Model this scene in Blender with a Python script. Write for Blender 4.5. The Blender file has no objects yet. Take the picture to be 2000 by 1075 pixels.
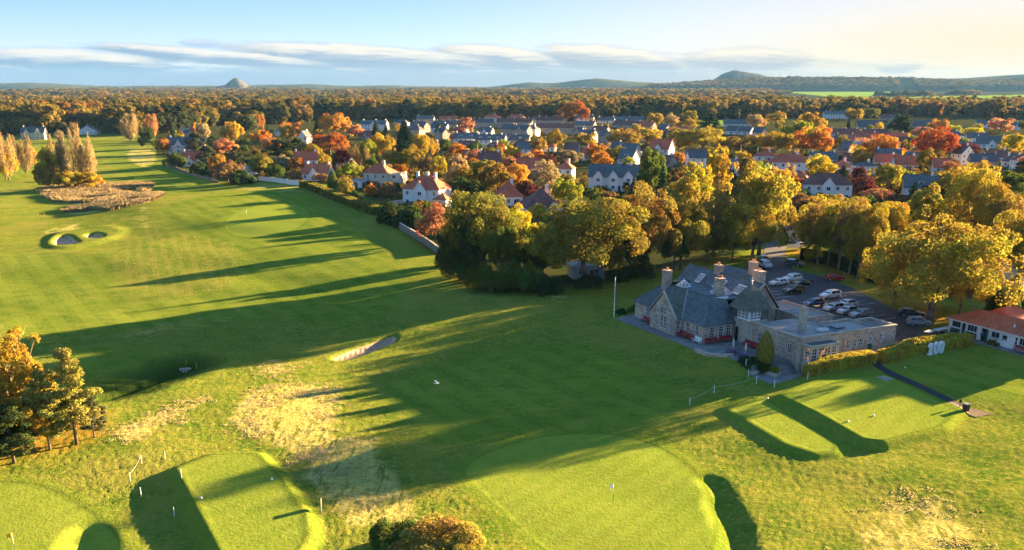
import bpy, bmesh, math, random
import numpy as np
from mathutils import Vector, Matrix

R = math.radians
sc = bpy.context.scene
COL = sc.collection

# ------------------------------------------------------------------ camera
CAM_H = 44.0
PITCH = math.atan2(650.0, 1840.0)          # looking down
cam_d = bpy.data.cameras.new("camera")
cam_d.sensor_width = 36.0
cam_d.lens = 36.0 * 1840.0 / 2000.0
cam_d.shift_y = 277.5 / 2000.0             # the photograph is the upper part of a larger frame
cam_d.clip_start = 1.0
cam_d.clip_end = 40000.0
cam = bpy.data.objects.new("camera", cam_d)
cam.location = (0, 0, CAM_H)
cam.rotation_euler = (R(90) - PITCH, 0, 0)
COL.objects.link(cam)
sc.camera = cam

# ------------------------------------------------------------------ sun, sky
SUN_AZ = 56.7        # degrees to the right of the view direction (+Y)
SUN_EL = 9.1
sun_d = bpy.data.lights.new("sun", 'SUN')
sun_d.energy = 4.5
sun_d.angle = R(0.55)
sun_d.color = (1.0, 0.64, 0.29)
sun = bpy.data.objects.new("sun", sun_d)
sv = Vector((math.sin(R(SUN_AZ)) * math.cos(R(SUN_EL)), math.cos(R(SUN_AZ)) * math.cos(R(SUN_EL)), math.sin(R(SUN_EL))))
sun.rotation_euler = sv.to_track_quat('Z', 'Y').to_euler()
COL.objects.link(sun)

vs = sc.view_settings
vs.view_transform = 'Standard'
vs.look = 'None'
vs.gamma = 1.0
vs.use_curve_mapping = False
vs.exposure = 3.6
sc.cycles.use_denoising = True
sc.cycles.max_bounces = 5
sc.cycles.diffuse_bounces = 3
sc.cycles.transmission_bounces = 4
sc.cycles.volume_bounces = 1
sc.cycles.caustics_reflective = False
sc.cycles.caustics_refractive = False
sc.cycles.sample_clamp_indirect = 6.0

world = bpy.data.worlds.new("World")
sc.world = world
world.use_nodes = True


class N:
    """tiny node-graph helper"""
    def __init__(s, tree):
        s.t = tree
        tree.nodes.clear()

    def n(s, typ, **kw):
        nd = s.t.nodes.new(typ)
        for k, v in kw.items():
            setattr(nd, k, v)
        return nd

    def put(s, sock, v):
        if hasattr(v, 'is_output') or isinstance(v, bpy.types.NodeSocket):
            s.t.links.new(v, sock)
        elif v is not None:
            if sock.type == 'RGBA' and len(v) == 3:
                v = (*v, 1)
            sock.default_value = v

    def m(s, op, a, b=None, c=None, clamp=False):
        nd = s.n('ShaderNodeMath', operation=op, use_clamp=clamp)
        s.put(nd.inputs[0], a)
        if b is not None: s.put(nd.inputs[1], b)
        if c is not None: s.put(nd.inputs[2], c)
        return nd.outputs[0]

    def mix(s, f, a, b, mode='MIX'):
        nd = s.n('ShaderNodeMix', data_type='RGBA', blend_type=mode)
        nd.clamp_factor = True
        s.put(nd.inputs[0], f); s.put(nd.inputs[6], a); s.put(nd.inputs[7], b)
        return nd.outputs[2]

    def mapr(s, v, a, b, c=0.0, d=1.0, smooth=True):
        nd = s.n('ShaderNodeMapRange', interpolation_type='SMOOTHSTEP' if smooth else 'LINEAR')
        s.put(nd.inputs[0], v)
        for i, q in enumerate((a, b, c, d)):
            nd.inputs[i + 1].default_value = q
        return nd.outputs[0]

    def noise(s, vec, scale, detail=4.0, rough=0.55, dist=0.0, out=0):
        nd = s.n('ShaderNodeTexNoise')
        if vec is not None: s.put(nd.inputs['Vector'], vec)
        nd.inputs['Scale'].default_value = scale
        nd.inputs['Detail'].default_value = detail
        nd.inputs['Roughness'].default_value = rough
        nd.inputs['Distortion'].default_value = dist
        return nd.outputs[out]

    def attr(s, name, out='Fac', typ='GEOMETRY'):
        nd = s.n('ShaderNodeAttribute', attribute_name=name, attribute_type=typ)
        return nd.outputs[out]

    def scalev(s, vec, v3, rot=(0, 0, 0)):
        nd = s.n('ShaderNodeMapping')
        s.put(nd.inputs['Vector'], vec)
        nd.inputs['Scale'].default_value = v3
        nd.inputs['Rotation'].default_value = rot
        return nd.outputs[0]


def build_world():
    g = N(world.node_tree)
    tc = g.n('ShaderNodeTexCoord').outputs['Generated']
    sep = g.n('ShaderNodeSeparateXYZ'); g.put(sep.inputs[0], tc)
    x, y, z = sep.outputs
    # clear air: the blue comes low down towards the horizon
    zz = g.m('MULTIPLY', z, 4.6)
    cmb = g.n('ShaderNodeCombineXYZ'); g.put(cmb.inputs[0], x); g.put(cmb.inputs[1], y); g.put(cmb.inputs[2], zz)
    nrm = g.n('ShaderNodeVectorMath', operation='NORMALIZE'); g.put(nrm.inputs[0], cmb.outputs[0])
    sky = g.n('ShaderNodeTexSky', sky_type='NISHITA')
    sky.sun_disc = False
    sky.sun_elevation = R(SUN_EL)
    sky.sun_rotation = R(SUN_AZ)
    sky.air_density = 1.0
    sky.dust_density = 0.6
    sky.ozone_density = 2.0
    g.put(sky.inputs['Vector'], nrm.outputs[0])
    col = sky.outputs[0]
    # ---- bands of low lens cloud, in azimuth / elevation (degrees)
    az = g.m('MULTIPLY', g.m('ARCTAN2', x, y), 57.2958)
    el = g.m('MULTIPLY', g.m('ARCSINE', z), 57.2958)
    cv = g.n('ShaderNodeCombineXYZ'); g.put(cv.inputs[0], g.m('MULTIPLY', az, 0.16)); g.put(cv.inputs[1], g.m('MULTIPLY', g.m('ADD', el, g.m('MULTIPLY', az, 0.02)), 1.7))
    n1 = g.noise(cv.outputs[0], 1.0, 6.0, 0.62, 0.3)
    cv2 = g.n('ShaderNodeCombineXYZ'); g.put(cv2.inputs[0], g.m('MULTIPLY', az, 0.5)); g.put(cv2.inputs[1], g.m('MULTIPLY', g.m('ADD', el, g.m('MULTIPLY', az, 0.03)), 6.0))
    n2 = g.noise(cv2.outputs[0], 1.0, 8.0, 0.66, 0.6)
    wob = g.m('MULTIPLY', g.m('SUBTRACT', n2, 0.5), 1.7)
    dens, lit = None, None
    # (azimuth, elevation, half width, half height, tilt)
    for (a0, e0, wa, we, tilt, k) in CLOUDS:
        da = g.m('SUBTRACT', az, a0)
        de = g.m('SUBTRACT', el, g.m('ADD', g.m('MULTIPLY', da, tilt), e0))
        q = g.m('ADD', g.m('POWER', g.m('DIVIDE', da, wa), 2.0), g.m('POWER', g.m('DIVIDE', de, we), 2.0))
        d = g.mapr(g.m('ADD', q, wob), 1.25, 0.55, 0.0, k)
        l = g.m('MULTIPLY', d, g.mapr(g.m('ADD', g.m('DIVIDE', de, we), wob), -0.3, 0.6))
        dens = d if dens is None else g.m('MAXIMUM', dens, d)
        lit = l if lit is None else g.m('MAXIMUM', lit, l)
    # the general bank of stratus near the horizon, all the way round; towards the sun it is a bright cream veil
    sund = g.m('ABSOLUTE', g.m('SUBTRACT', az, SUN_AZ))
    sund = g.m('MINIMUM', sund, g.m('SUBTRACT', 360.0, sund))
    glow = g.mapr(sund, 84.0, 24.0)
    veil = g.mapr(sund, 66.0, 30.0)
    grey = g.mix(glow, (0.0212, 0.0336, 0.0487), (0.0460, 0.0469, 0.0478))
    lite = g.mix(glow, (0.0867, 0.0796, 0.0690), (0.0920, 0.0823, 0.0637))
    bank = g.mapr(g.m('SUBTRACT', el, g.m('MULTIPLY', g.m('SUBTRACT', n1, 0.5), 2.6)), 1.55, 0.75, 0.0, 0.92)
    bank = g.m('MULTIPLY', bank, g.mapr(sund, 26.0, 50.0))
    hi = g.mapr(n2, 0.46, 0.60)
    ccol = g.mix(g.m('MULTIPLY', hi, g.mapr(el, 0.35, 1.5)), grey, lite)
    lcol = g.mix(lit, grey, lite)
    gm = g.n('ShaderNodeGamma'); g.put(gm.inputs[0], col); gm.inputs[1].default_value = 0.42
    hs = g.n('ShaderNodeHueSaturation'); hs.inputs['Saturation'].default_value = 1.95; g.put(hs.inputs['Color'], gm.outputs[0])
    skyc = g.n('ShaderNodeVectorMath', operation='SCALE'); g.put(skyc.inputs[0], g.mix(1.0, hs.outputs[0], (1.0, 0.86, 0.98), 'MULTIPLY')); skyc.inputs[3].default_value = SKY_K
    full = g.mix(g.m('MULTIPLY', g.mapr(el, 3.7, 0.5), 0.62), skyc.outputs[0], (0.0496, 0.0584, 0.0655))
    full = g.mix(g.m('MULTIPLY', veil, g.mapr(el, 9.0, 1.5)), full, (0.0850, 0.0735, 0.0531))
    full = g.mix(bank, full, ccol)
    full = g.mix(dens, full, lcol)
    # below the horizon: ground colour
    full = g.mix(g.mapr(z, -0.02, -0.002), (0.03, 0.035, 0.025), full)
    bg = g.n('ShaderNodeBackground'); g.put(bg.inputs[0], full); bg.inputs[1].default_value = 1.0
    out = g.n('ShaderNodeOutputWorld'); g.t.links.new(bg.outputs[0], out.inputs[0])


SKY_K = 0.068
HAZE = 2.3e-5
def azel(px, py):
    u = (px - 1000) / 1840.0; v = (py - 815) / 1840.0
    cp, sp = math.cos(PITCH), math.sin(PITCH)
    d = Vector((u, cp - v * sp, -sp - v * cp)).normalized()
    return math.degrees(math.atan2(d.x, d.y)), math.degrees(math.asin(d.z))
def cl(px0, px1, py, h, tilt, k):
    a0, e0 = azel(px0, py); a1, _ = azel(px1, py)
    return ((a0 + a1) / 2, e0, (a1 - a0) / 2, h / 1840 * 57.3, -tilt, k)
CLOUDS = [cl(150, 640, 108, 13, .075, .9), cl(420, 960, 110, 22, .05, .95), cl(840, 1090, 112, 22, .09, .95), cl(1040, 1340, 116, 24, .08, .95),
          cl(1330, 1590, 118, 22, .0, .9), cl(1710, 1800, 131, 11, -.03, .8), cl(-60, 330, 118, 20, .05, .9), cl(350, 440, 85, 8, .02, .5)]
build_world()

# ------------------------------------------------------------------ picture <-> place
CP, SP = math.cos(PITCH), math.sin(PITCH)
def at(px, py, z=0.0):
    """point of the place seen at photograph pixel (px, py) at height z"""
    u = (px - 1000) / 1840.0; v = (py - 815) / 1840.0
    ry = CP - v * SP; rz = -SP - v * CP
    t = (z - CAM_H) / rz
    return Vector((u * t, ry * t, z))
def pix(p):
    dz = p[2] - CAM_H
    zf = p[1] * CP - dz * SP
    return 1000 + 1840 * p[0] / zf, 815 + 1840 * (-p[1] * SP - dz * CP) / zf
def depth(p):
    return p[1] * CP - (p[2] - CAM_H) * SP
# ------------------------------------------------------------------ the lie of the land
AL = R(25.0)                                   # the clubhouse's own axes
CO = Vector((45.71, 143.92, 0))
def cw(s, t, z=0.0):
    """clubhouse coordinates -> place"""
    return Vector((CO.x + s * math.cos(AL) - t * math.sin(AL), CO.y + s * math.sin(AL) + t * math.cos(AL), z))

CTRL = []
for (px, py, z) in [
    (1200, 980, 0), (1000, 900, 0), (100, 1020, .1), (600, 950, .5), (820, 1060, .4), (1100, 1070, 0), (1380, 1060, .2), (-100, 900, .4), (300, 1060, .1),
    (700, 760, -.2), (900, 720, .3), (1100, 690, .6), (1300, 740, .5), (1000, 800, 0), (640, 690, -.6), (500, 800, .8), (330, 830, 1.0), (150, 860, 1.2),
    (500, 640, .4), (300, 600, .6), (100, 560, .8), (-100, 600, .8), (200, 480, 2.0), (60, 480, 1.6), (350, 470, 3.4), (480, 425, 4.8), (440, 385, 6.2), (330, 392, 5.6), (580, 372, 6.8),
    (700, 425, 5.4), (820, 500, 3.6), (680, 520, 3.0), (560, 480, 4.0), (500, 560, 1.6), (700, 600, .8), (900, 580, 2.0), (1050, 590, 2.0),
    (100, 420, 2.2), (-100, 430, 2.4), (950, 530, 3.0), (1150, 550, 2.8), (1200, 600, 2.2), (1300, 560, 3.0),
    (1950, 830, .8), (1800, 900, .3), (1600, 980, 0), (1900, 1050, .4), (2100, 950, .6), (1700, 760, 1.6), (1880, 720, 2.6), (1960, 760, 2.2), (2100, 760, 2.4), (1480, 800, .7),
    (1420, 780, .4), (1400, 900, 0), (1560, 1060, 0), (1655, 886, 1.0), (1705, 874, 1.4), (1765, 852, 1.65), (1612, 897, .8),
    (750, 400, 5.5), (900, 440, 4.2), (1000, 480, 3.6), (1700, 480, 3.6), (1900, 520, 3.6), (2050, 640, 3.2), (1600, 450, 4.0), (1300, 430, 4.2), (1100, 430, 4.4)]:
    p = at(px, py, z); CTRL.append((p.x, p.y, z))
# down behind the crest of the fairway
for (px, py, z) in [(330, 372, 1.0), (230, 340, .6), (120, 390, 1.4), (-50, 380, 1.2), (240, 300, .6), (60, 300, .6), (180, 275, .8), (420, 345, 1.6), (-150, 330, .8), (400, 330, 2.0)]:
    p = at(px, py, z); CTRL.append((p.x, p.y, z))
for (px, py, z) in [(650, 330, 4), (900, 340, 4), (1200, 340, 4), (1500, 340, 4), (1800, 340, 4), (2050, 400, 4), (560, 300, 3), (800, 270, 3), (1100, 270, 3), (1500, 270, 3), (1900, 270, 3), (500, 240, 2), (1000, 230, 2), (1500, 230, 2), (100, 240, 2)]:
    p = at(px, py, z); CTRL.append((p.x, p.y, z))
for (s, t, z) in [(-4, 20, 2.6), (8, 30, 3.2), (5, 4, 3.0), (15, 3, 3.3), (20, 20, 3.4), (28, 10, 3.4), (30, 30, 3.4), (40, 20, 3.4), (24, 40, 3.4), (50, 8, 3.4), (-12, 12, 1.0), (-14, 24, 1.4), (-16, 36, 1.8), (-13, 2, .8), (-6, -7, .9), (4, -6, 1.3), (12, -6, 1.9)]:
    p = cw(s, t); CTRL.append((p.x, p.y, z))
CTRL = np.array(CTRL)

def poly_sdf(x, y, poly):
    """signed distance to a polygon (negative inside), vectorised"""
    P = np.asarray(poly, float)[:, :2]
    d = np.full(x.shape, 1e18); inside = np.zeros(x.shape, bool)
    n = len(P)
    for i in range(n):
        a = P[i]; b = P[(i + 1) % n]
        ex, ey = b - a
        wx, wy = x - a[0], y - a[1]
        t = np.clip((wx * ex + wy * ey) / (ex * ex + ey * ey + 1e-12), 0, 1)
        d = np.minimum(d, (wx - ex * t) ** 2 + (wy - ey * t) ** 2)
        c = ((a[1] > y) != (b[1] > y)) & (x < (b[0] - a[0]) * (y - a[1]) / (b[1] - a[1] + 1e-12) + a[0])
        inside ^= c
    d = np.sqrt(d)
    return np.where(inside, -d, d)

def sstep(v, a, b):
    t = np.clip((v - a) / (b - a), 0, 1)
    return t * t * (3 - 2 * t)

def smooth_poly(pts, it=2):
    for _ in range(it):
        q = []
        for i in range(len(pts)):
            a, b = pts[i], pts[(i + 1) % len(pts)]
            q.append((a[0] * .75 + b[0] * .25, a[1] * .75 + b[1] * .25)); q.append((a[0] * .25 + b[0] * .75, a[1] * .25 + b[1] * .75))
        pts = q
    return pts

def pp(pts, z=0.0, it=2):
    """polygon of the place from photograph pixels"""
    w = [at(px, py, z) for px, py in pts]
    w = [(v.x, v.y) for v in w]
    return smooth_poly(w, it) if it else w

# levelled ground: polygon, height, width of the bank round it
TERRACE = [tuple(cw(s, t).xy) for s, t in [(-11.4, 37.8), (-10.6, 8.6), (-8.6, 7.2), (-8.4, 1.2), (-.9, -.4), (3, 14), (-5, 40)]]
CARPARK = [tuple(at(px, py, 3.35).xy) for px, py in [(1497, 470), (1536, 470), (1533, 500), (1550, 526), (1605, 541), (1660, 561), (1715, 589), (1775, 620), (1845, 652)]] + [tuple(cw(s_, t_).xy) for s_, t_ in [(33.0, 1.0), (33.0, -3.4), (19.6, -3.4), (19.5, 5.5), (15.3, 5.6), (15.3, 22.6), (16, 27), (16, 38), (12, 44)]] + [tuple(at(1490, 500, 3.35).xy)]
PAVED = [tuple(cw(s, t).xy) for s, t in [(-8.9, 1.1), (-8.9, -4.3), (-.3, -2.6), (.4, -.2)]]
TEE_D = pp([(1422, 799), (1465, 779), (1500, 785), (1634, 868), (1624, 882), (1592, 884), (1540, 868)], 1.0, 0)
TEE_E = pp([(1528, 772), (1600, 744), (1730, 733), (1868, 800), (1835, 832), (1722, 860), (1688, 856), (1600, 806)], 1.7, 0)
TEE_C = pp([(350, 917), (420, 890), (498, 888), (545, 935), (592, 1008), (598, 1048), (570, 1092), (445, 1094), (385, 985)], .9, 0)
LEVEL = [(TEE_D, 1.1, 2.0), (TEE_E, 1.75, 1.9), (TEE_C, 1.1, 2.2),
         (TERRACE, 2.38, 2.2), (PAVED, 1.05, 1.4), (CARPARK, 3.35, 5.0)]
SHOP_POLY = [tuple(at(px, py, 3.1).xy) for px, py in [(1840, 662), (1905, 676), (2100, 735), (2160, 640), (1960, 590), (1850, 630)]]
LEVEL.append((SHOP_POLY, 3.05, 3.0))
# hollows: polygon, depth, width of the lip
SAND_1 = pp([(104, 474), (110, 466), (128, 462), (143, 466), (146, 472), (155, 474), (150, 479), (120, 482), (108, 480)], 2.0)
SAND_2 = pp([(164, 463), (176, 458), (196, 459), (205, 463), (196, 467), (180, 468)], 2.2)
SAND_3 = pp([(646, 704), (668, 692), (720, 674), (768, 661), (776, 667), (766, 675), (700, 700), (666, 709)], -.3, 1)
HOLLOW_1 = pp([(1372, 936), (1392, 938), (1412, 950), (1424, 985), (1448, 1015), (1462, 1060), (1470, 1130), (1420, 1130), (1414, 1060), (1408, 1020), (1388, 990), (1396, 965)], 0)
HOLLOW_2 = pp([(150, 1035), (180, 1028), (205, 1040), (212, 1075), (205, 1120), (130, 1120), (118, 1080)], 0)
DITCH = [at(px, py, -.4) for px, py in [(205, 777), (240, 768), (285, 750), (325, 735), (360, 719)]]
HOLLOWS = [(SAND_1, 1.0, 1.6), (SAND_2, 1.0, 1.6), (SAND_3, .9, 1.6), (HOLLOW_1, .95, 3.3), (HOLLOW_2, .9, 3.3)]
# low banks that ring the sand
RIMS = [(pp([(92, 474), (108, 458), (150, 455), (200, 448), (236, 452), (240, 460), (205, 473), (150, 486), (100, 486)], 2.0), .55, 3.0)]

def gz(x, y):
    x = np.asarray(x, float); y = np.asarray(y, float)
    shp = x.shape
    x = x.ravel(); y = y.ravel()
    num = np.zeros(x.shape); den = np.zeros(x.shape)
    rr = np.hypot(x, y)
    for cx, cy, cz in CTRL:
        r2 = (7.0 + .045 * math.hypot(cx, cy)) ** 2
        w = 1.0 / ((x - cx) ** 2 + (y - cy) ** 2 + r2) ** 2
        w *= r2
        num += w * cz; den += w
    z = num / den
    far = sstep(rr, 900, 2200)
    z = z * (1 - far) + 1.0 * far
    z += .22 * np.sin(x * .085 + 1.3) * np.sin(y * .071 + .4) * (1 - far) + .10 * np.sin(x * .23 + y * .11) * np.sin(y * .19 - .6) * sstep(400 - rr, 0, 150)
    m = rr < 420
    if m.any():
        xm, ym, zm = x[m], y[m], z[m].copy()
        for poly, h, w in LEVEL:
            k = 1 - sstep(poly_sdf(xm, ym, poly), .15, w)
            zm = zm * (1 - k) + h * k
        for poly, h, w in RIMS:
            zm += h * (1 - sstep(poly_sdf(xm, ym, poly), -1.5, w))
        for poly, d, w in HOLLOWS:
            zm -= d * (1 - sstep(poly_sdf(xm, ym, poly), -w * .6, w * .5))
        # the burn
        dd = np.full(xm.shape, 1e9)
        for i in range(len(DITCH) - 1):
            a, b = DITCH[i], DITCH[i + 1]
            e = b - a
            t = np.clip(((xm - a.x) * e.x + (ym - a.y) * e.y) / (e.x ** 2 + e.y ** 2), 0, 1)
            dd = np.minimum(dd, np.hypot(xm - a.x - e.x * t, ym - a.y - e.y * t))
        zm -= 1.1 * (1 - sstep(dd, .8, 8.0)) + 1.5 * (1 - sstep(dd, .6, 1.7))
        z[m] = zm
    return z.reshape(shp)

def g1(x, y):
    return float(gz(np.array([x]), np.array([y]))[0])

def gp(px, py):
    """where the ray through a photograph pixel meets the ground"""
    u = (px - 1000) / 1840.0; v = (py - 815) / 1840.0
    d = np.array([u, CP - v * SP, -SP - v * CP])
    t0 = (-2.5 - CAM_H) / d[2] if d[2] < -1e-4 else 9000.0
    t1 = (9.0 - CAM_H) / d[2] if d[2] < -1e-4 else 8000.0
    t = np.linspace(t1, t0, 120)
    z = CAM_H + d[2] * t
    g = gz(d[0] * t, d[1] * t)
    k = np.argmax(z <= g) if (z <= g).any() else len(t) - 1
    if k > 0:
        f = (z[k - 1] - g[k - 1]) / ((z[k - 1] - g[k - 1]) - (z[k] - g[k]) + 1e-9)
        tt = t[k - 1] + f * (t[k] - t[k - 1])
    else:
        tt = t[0]
    X, Y = d[0] * tt, d[1] * tt
    return Vector((X, Y, g1(X, Y)))

def ppg(pts, it=2):
    w = [gp(px, py) for px, py in pts]
    w = [(v.x, v.y) for v in w]
    return smooth_poly(w, it) if it else w

# ------------------------------------------------------------------ building blocks
def tag(o, label=None, cat=None, group=None, kind=None):
    if label: o['label'] = label
    if cat: o['category'] = cat
    if group: o['group'] = group
    if kind: o['kind'] = kind
    return o

def empty(name, loc=(0, 0, 0), rz=0.0, label=None, cat=None, group=None):
    o = bpy.data.objects.new(name, None)
    o.empty_display_size = .2
    o.location = loc; o.rotation_euler = (0, 0, rz)
    COL.objects.link(o)
    return tag(o, label, cat, group)

def link(name, me, parent=None, mat=None, loc=None):
    o = bpy.data.objects.new(name, me)
    if mat is not None and not me.materials: me.materials.append(mat)
    COL.objects.link(o)
    if parent is not None: o.parent = parent
    if loc is not None: o.location = loc
    return o

class MB:
    """collects faces; build() links them as one mesh object"""
    def __init__(s): s.v = []; s.f = []
    def face(s, *pts):
        n = len(s.v); s.v += [tuple(p) for p in pts]; s.f.append(tuple(range(n, n + len(pts)))); return s
    def box(s, x0, x1, y0, y1, z0, z1, T=None):
        c = [(x0, y0, z0), (x1, y0, z0), (x1, y1, z0), (x0, y1, z0), (x0, y0, z1), (x1, y0, z1), (x1, y1, z1), (x0, y1, z1)]
        if T: c = [T(*p) for p in c]
        n = len(s.v); s.v += [tuple(p) for p in c]
        for q in ((0, 3, 2, 1), (4, 5, 6, 7), (0, 1, 5, 4), (1, 2, 6, 5), (2, 3, 7, 6), (3, 0, 4, 7)):
            s.f.append(tuple(n + i for i in q))
        return s
    def solid(s, bottom, top):
        """prism between two rings of equal length (counter-clockwise seen from above)"""
        n = len(s.v); k = len(bottom)
        s.v += [tuple(p) for p in bottom] + [tuple(p) for p in top]
        s.f.append(tuple(n + i for i in reversed(range(k)))); s.f.append(tuple(n + k + i for i in range(k)))
        for i in range(k):
            j = (i + 1) % k
            s.f.append((n + i, n + j, n + k + j, n + k + i))
        return s
    def tube(s, p0, p1, r0, r1=None, n=6, cap=True):
        p0, p1 = Vector(p0), Vector(p1)
        r1 = r0 if r1 is None else r1
        d = (p1 - p0)
        if d.length < 1e-6: return s
        d.normalize()
        a = d.orthogonal().normalized(); b = d.cross(a)
        k = len(s.v)
        for p, r in ((p0, r0), (p1, r1)):
            for i in range(n):
                t = 2 * math.pi * i / n
                s.v.append(tuple(p + a * (r * math.cos(t)) + b * (r * math.sin(t))))
        for i in range(n):
            j = (i + 1) % n
            s.f.append((k + i, k + j, k + n + j, k + n + i))
        if cap:
            s.f.append(tuple(k + i for i in reversed(range(n)))); s.f.append(tuple(k + n + i for i in range(n)))
        return s
    def mesh(s, name, smooth=False):
        me = bpy.data.meshes.new(name)
        me.from_pydata(s.v, [], s.f)
        if smooth: me.polygons.foreach_set('use_smooth', [True] * len(me.polygons))
        me.update()
        return me
    def build(s, name, mat, parent=None, smooth=False, loc=None):
        return link(name, s.mesh(name, smooth), parent, mat, loc)

# ------------------------------------------------------------------ materials
MATS = {}
def new_mat(name):
    m = bpy.data.materials.new(name); m.use_nodes = True
    MATS[name] = m
    return m, N(m.node_tree)

def principled(g, col, rough=.8, bump=None, bstr=.3, bdist=.02, metal=0.0, spec=None, sheen=None, normal=None):
    b = g.n('ShaderNodeBsdfPrincipled')
    g.put(b.inputs['Base Color'], col); g.put(b.inputs['Roughness'], rough); b.inputs['Metallic'].default_value = metal
    if spec is not None: b.inputs['Specular IOR Level'].default_value = spec
    if sheen:
        b.inputs['Sheen Weight'].default_value = sheen[0]; b.inputs['Sheen Roughness'].default_value = sheen[1]
        g.put(b.inputs['Sheen Tint'], sheen[2])
    if bump is not None:
        bn = g.n('ShaderNodeBump'); bn.inputs['Strength'].default_value = bstr; bn.inputs['Distance'].default_value = bdist
        g.put(bn.inputs['Height'], bump); g.t.links.new(bn.outputs[0], b.inputs['Normal'])
    o = g.n('ShaderNodeOutputMaterial'); g.t.links.new(b.outputs[0], o.inputs[0])
    return b

def matte(g, col, bump=None, bstr=1.0, bdist=.1):
    b = g.n('ShaderNodeBsdfDiffuse'); g.put(b.inputs['Color'], col)
    if bump is not None:
        bn = g.n('ShaderNodeBump'); bn.inputs['Strength'].default_value = bstr; bn.inputs['Distance'].default_value = bdist
        g.put(bn.inputs['Height'], bump); g.t.links.new(bn.outputs[0], b.inputs['Normal'])
    o = g.n('ShaderNodeOutputMaterial'); g.t.links.new(b.outputs[0], o.inputs[0])
    return b

def objco(g): return g.n('ShaderNodeTexCoord').outputs['Object']
def worldco(g): return g.n('ShaderNodeNewGeometry').outputs['Position']

def simple(name, col, rough=.7, var=.25, scale=3.0, metal=0.0, spec=None, bump=0.0):
    m, g = new_mat(name)
    n = g.noise(worldco(g), scale, 5.0, .6)
    dark = tuple(c * (1 - var) for c in col); lite = tuple(min(1, c * (1 + var)) for c in col)
    c = g.mix(g.mapr(n, .3, .7), dark, lite)
    principled(g, c, rough, bump=n if bump else None, bstr=bump, bdist=.03, metal=metal, spec=spec)
    return m

def mixed(name, cols, scale, rough=.85, fine=12.0, bump=.4, bdist=.03, stretch=(1, 1, 1), stain=.0, spec=.3):
    """stone, slate, tile, asphalt: blotches of several colours, fine grain and relief"""
    m, g = new_mat(name)
    co = g.scalev(worldco(g), stretch)
    vor = g.n('ShaderNodeTexVoronoi', feature='F1'); g.put(vor.inputs['Vector'], co); vor.inputs['Scale'].default_value = scale
    sepc = g.n('ShaderNodeSeparateColor'); g.put(sepc.inputs[0], vor.outputs['Color'])
    n = g.noise(worldco(g), scale * .35, 5, .65)
    f = g.m('ADD', g.m('MULTIPLY', sepc.outputs[0], .65), g.m('MULTIPLY', n, .5))
    ramp = g.n('ShaderNodeValToRGB'); g.put(ramp.inputs[0], f)
    el = ramp.color_ramp.elements
    while len(el) < len(cols): el.new(.5)
    for i, c in enumerate(cols):
        el[i].position = .15 + .8 * i / max(1, len(cols) - 1); el[i].color = (*c, 1)
    nf = g.noise(worldco(g), fine, 4, .6)
    c = g.mix(g.mapr(nf, .25, .75), ramp.outputs[0], tuple(q * .62 for q in cols[len(cols) // 2]))
    c = g.mix(.45, ramp.outputs[0], c)
    if stain:
        st = g.noise(worldco(g), .22, 4, .6)
        c = g.mix(g.m('MULTIPLY', g.mapr(st, .45, .7), stain), c, tuple(q * .4 for q in cols[0]))
    h = g.m('ADD', g.m('MULTIPLY', nf, .5), g.m('MULTIPLY', sepc.outputs[1], .5))
    principled(g, c, rough, bump=h, bstr=bump, bdist=bdist, spec=spec)
    return m

def glassy(name, col, rough=.08):
    m, g = new_mat(name)
    n = g.noise(worldco(g), .8, 2)
    c = g.mix(g.mapr(n, .35, .65), tuple(q * .6 for q in col), col)
    principled(g, c, rough, spec=.6)
    return m

STONE = mixed('clubhouse_stone', [(.21, .15, .125), (.46, .34, .265), (.60, .46, .36), (.33, .24, .21), (.74, .61, .48)], 1.75, .9, 9, .6, .05, (1, 1, 1.7), .35)
STONE_D = mixed('dressed_stone', [(.34, .29, .23), (.47, .41, .33), (.57, .50, .41)], 1.6, .9, 9, .35, .03, (1, 1, 1.6), .3)
SLATE = mixed('slate', [(.030, .054, .066), (.066, .10, .112), (.125, .15, .148), (.045, .072, .09)], 2.1, .6, 10, .5, .03, (1, 1, 1), .3, .5)
SLATE_M = mixed('mossy_slate', [(.045, .06, .055), (.085, .105, .085), (.15, .15, .105), (.06, .075, .075)], 2.1, .7, 10, .6, .03, (1, 1, 1), .25, .4)
LEAD = mixed('lead_roof', [(.17, .16, .155), (.26, .245, .235), (.35, .32, .295)], .35, .55, 4, .15, .02, (1, 1, 1), .5, .5)
LEAD_D = mixed('dark_lead', [(.055, .085, .10), (.08, .11, .125), (.10, .13, .14)], .4, .5, 4, .15, .02, (1, 1, 1), .3, .5)
WHITE = simple('white_paint', (.80, .80, .78), .55, .06, 2.0)
REDTILE = mixed('red_tile', [(.33, .070, .036), (.44, .105, .055), (.54, .16, .085), (.38, .085, .05)], 2.4, .8, 8, .5, .04, (1, 1, 1), .25, .3)
ORANGETILE = mixed('orange_tile', [(.36, .10, .05), (.45, .14, .07), (.52, .19, .10)], 2.4, .8, 8, .5, .04, (1, 1, 1), .2, .3)
BROWNTILE = mixed('brown_tile', [(.13, .065, .055), (.18, .085, .07), (.22, .11, .09)], 2.4, .8, 8, .5, .04, (1, 1, 1), .25, .3)
GREYTILE = mixed('grey_tile', [(.07, .08, .09), (.10, .11, .12), (.14, .14, .145)], 2.4, .75, 8, .5, .04, (1, 1, 1), .25, .3)
HARL = mixed('white_harling', [(.74, .73, .70), (.81, .80, .77), (.86, .85, .82)], .6, .9, 5, .2, .02, (1, 1, .5), .15, .2)
CREAM = mixed('cream_render', [(.56, .50, .36), (.64, .57, .42), (.70, .63, .48)], .6, .9, 5, .2, .02, (1, 1, .5), .15, .2)
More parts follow.
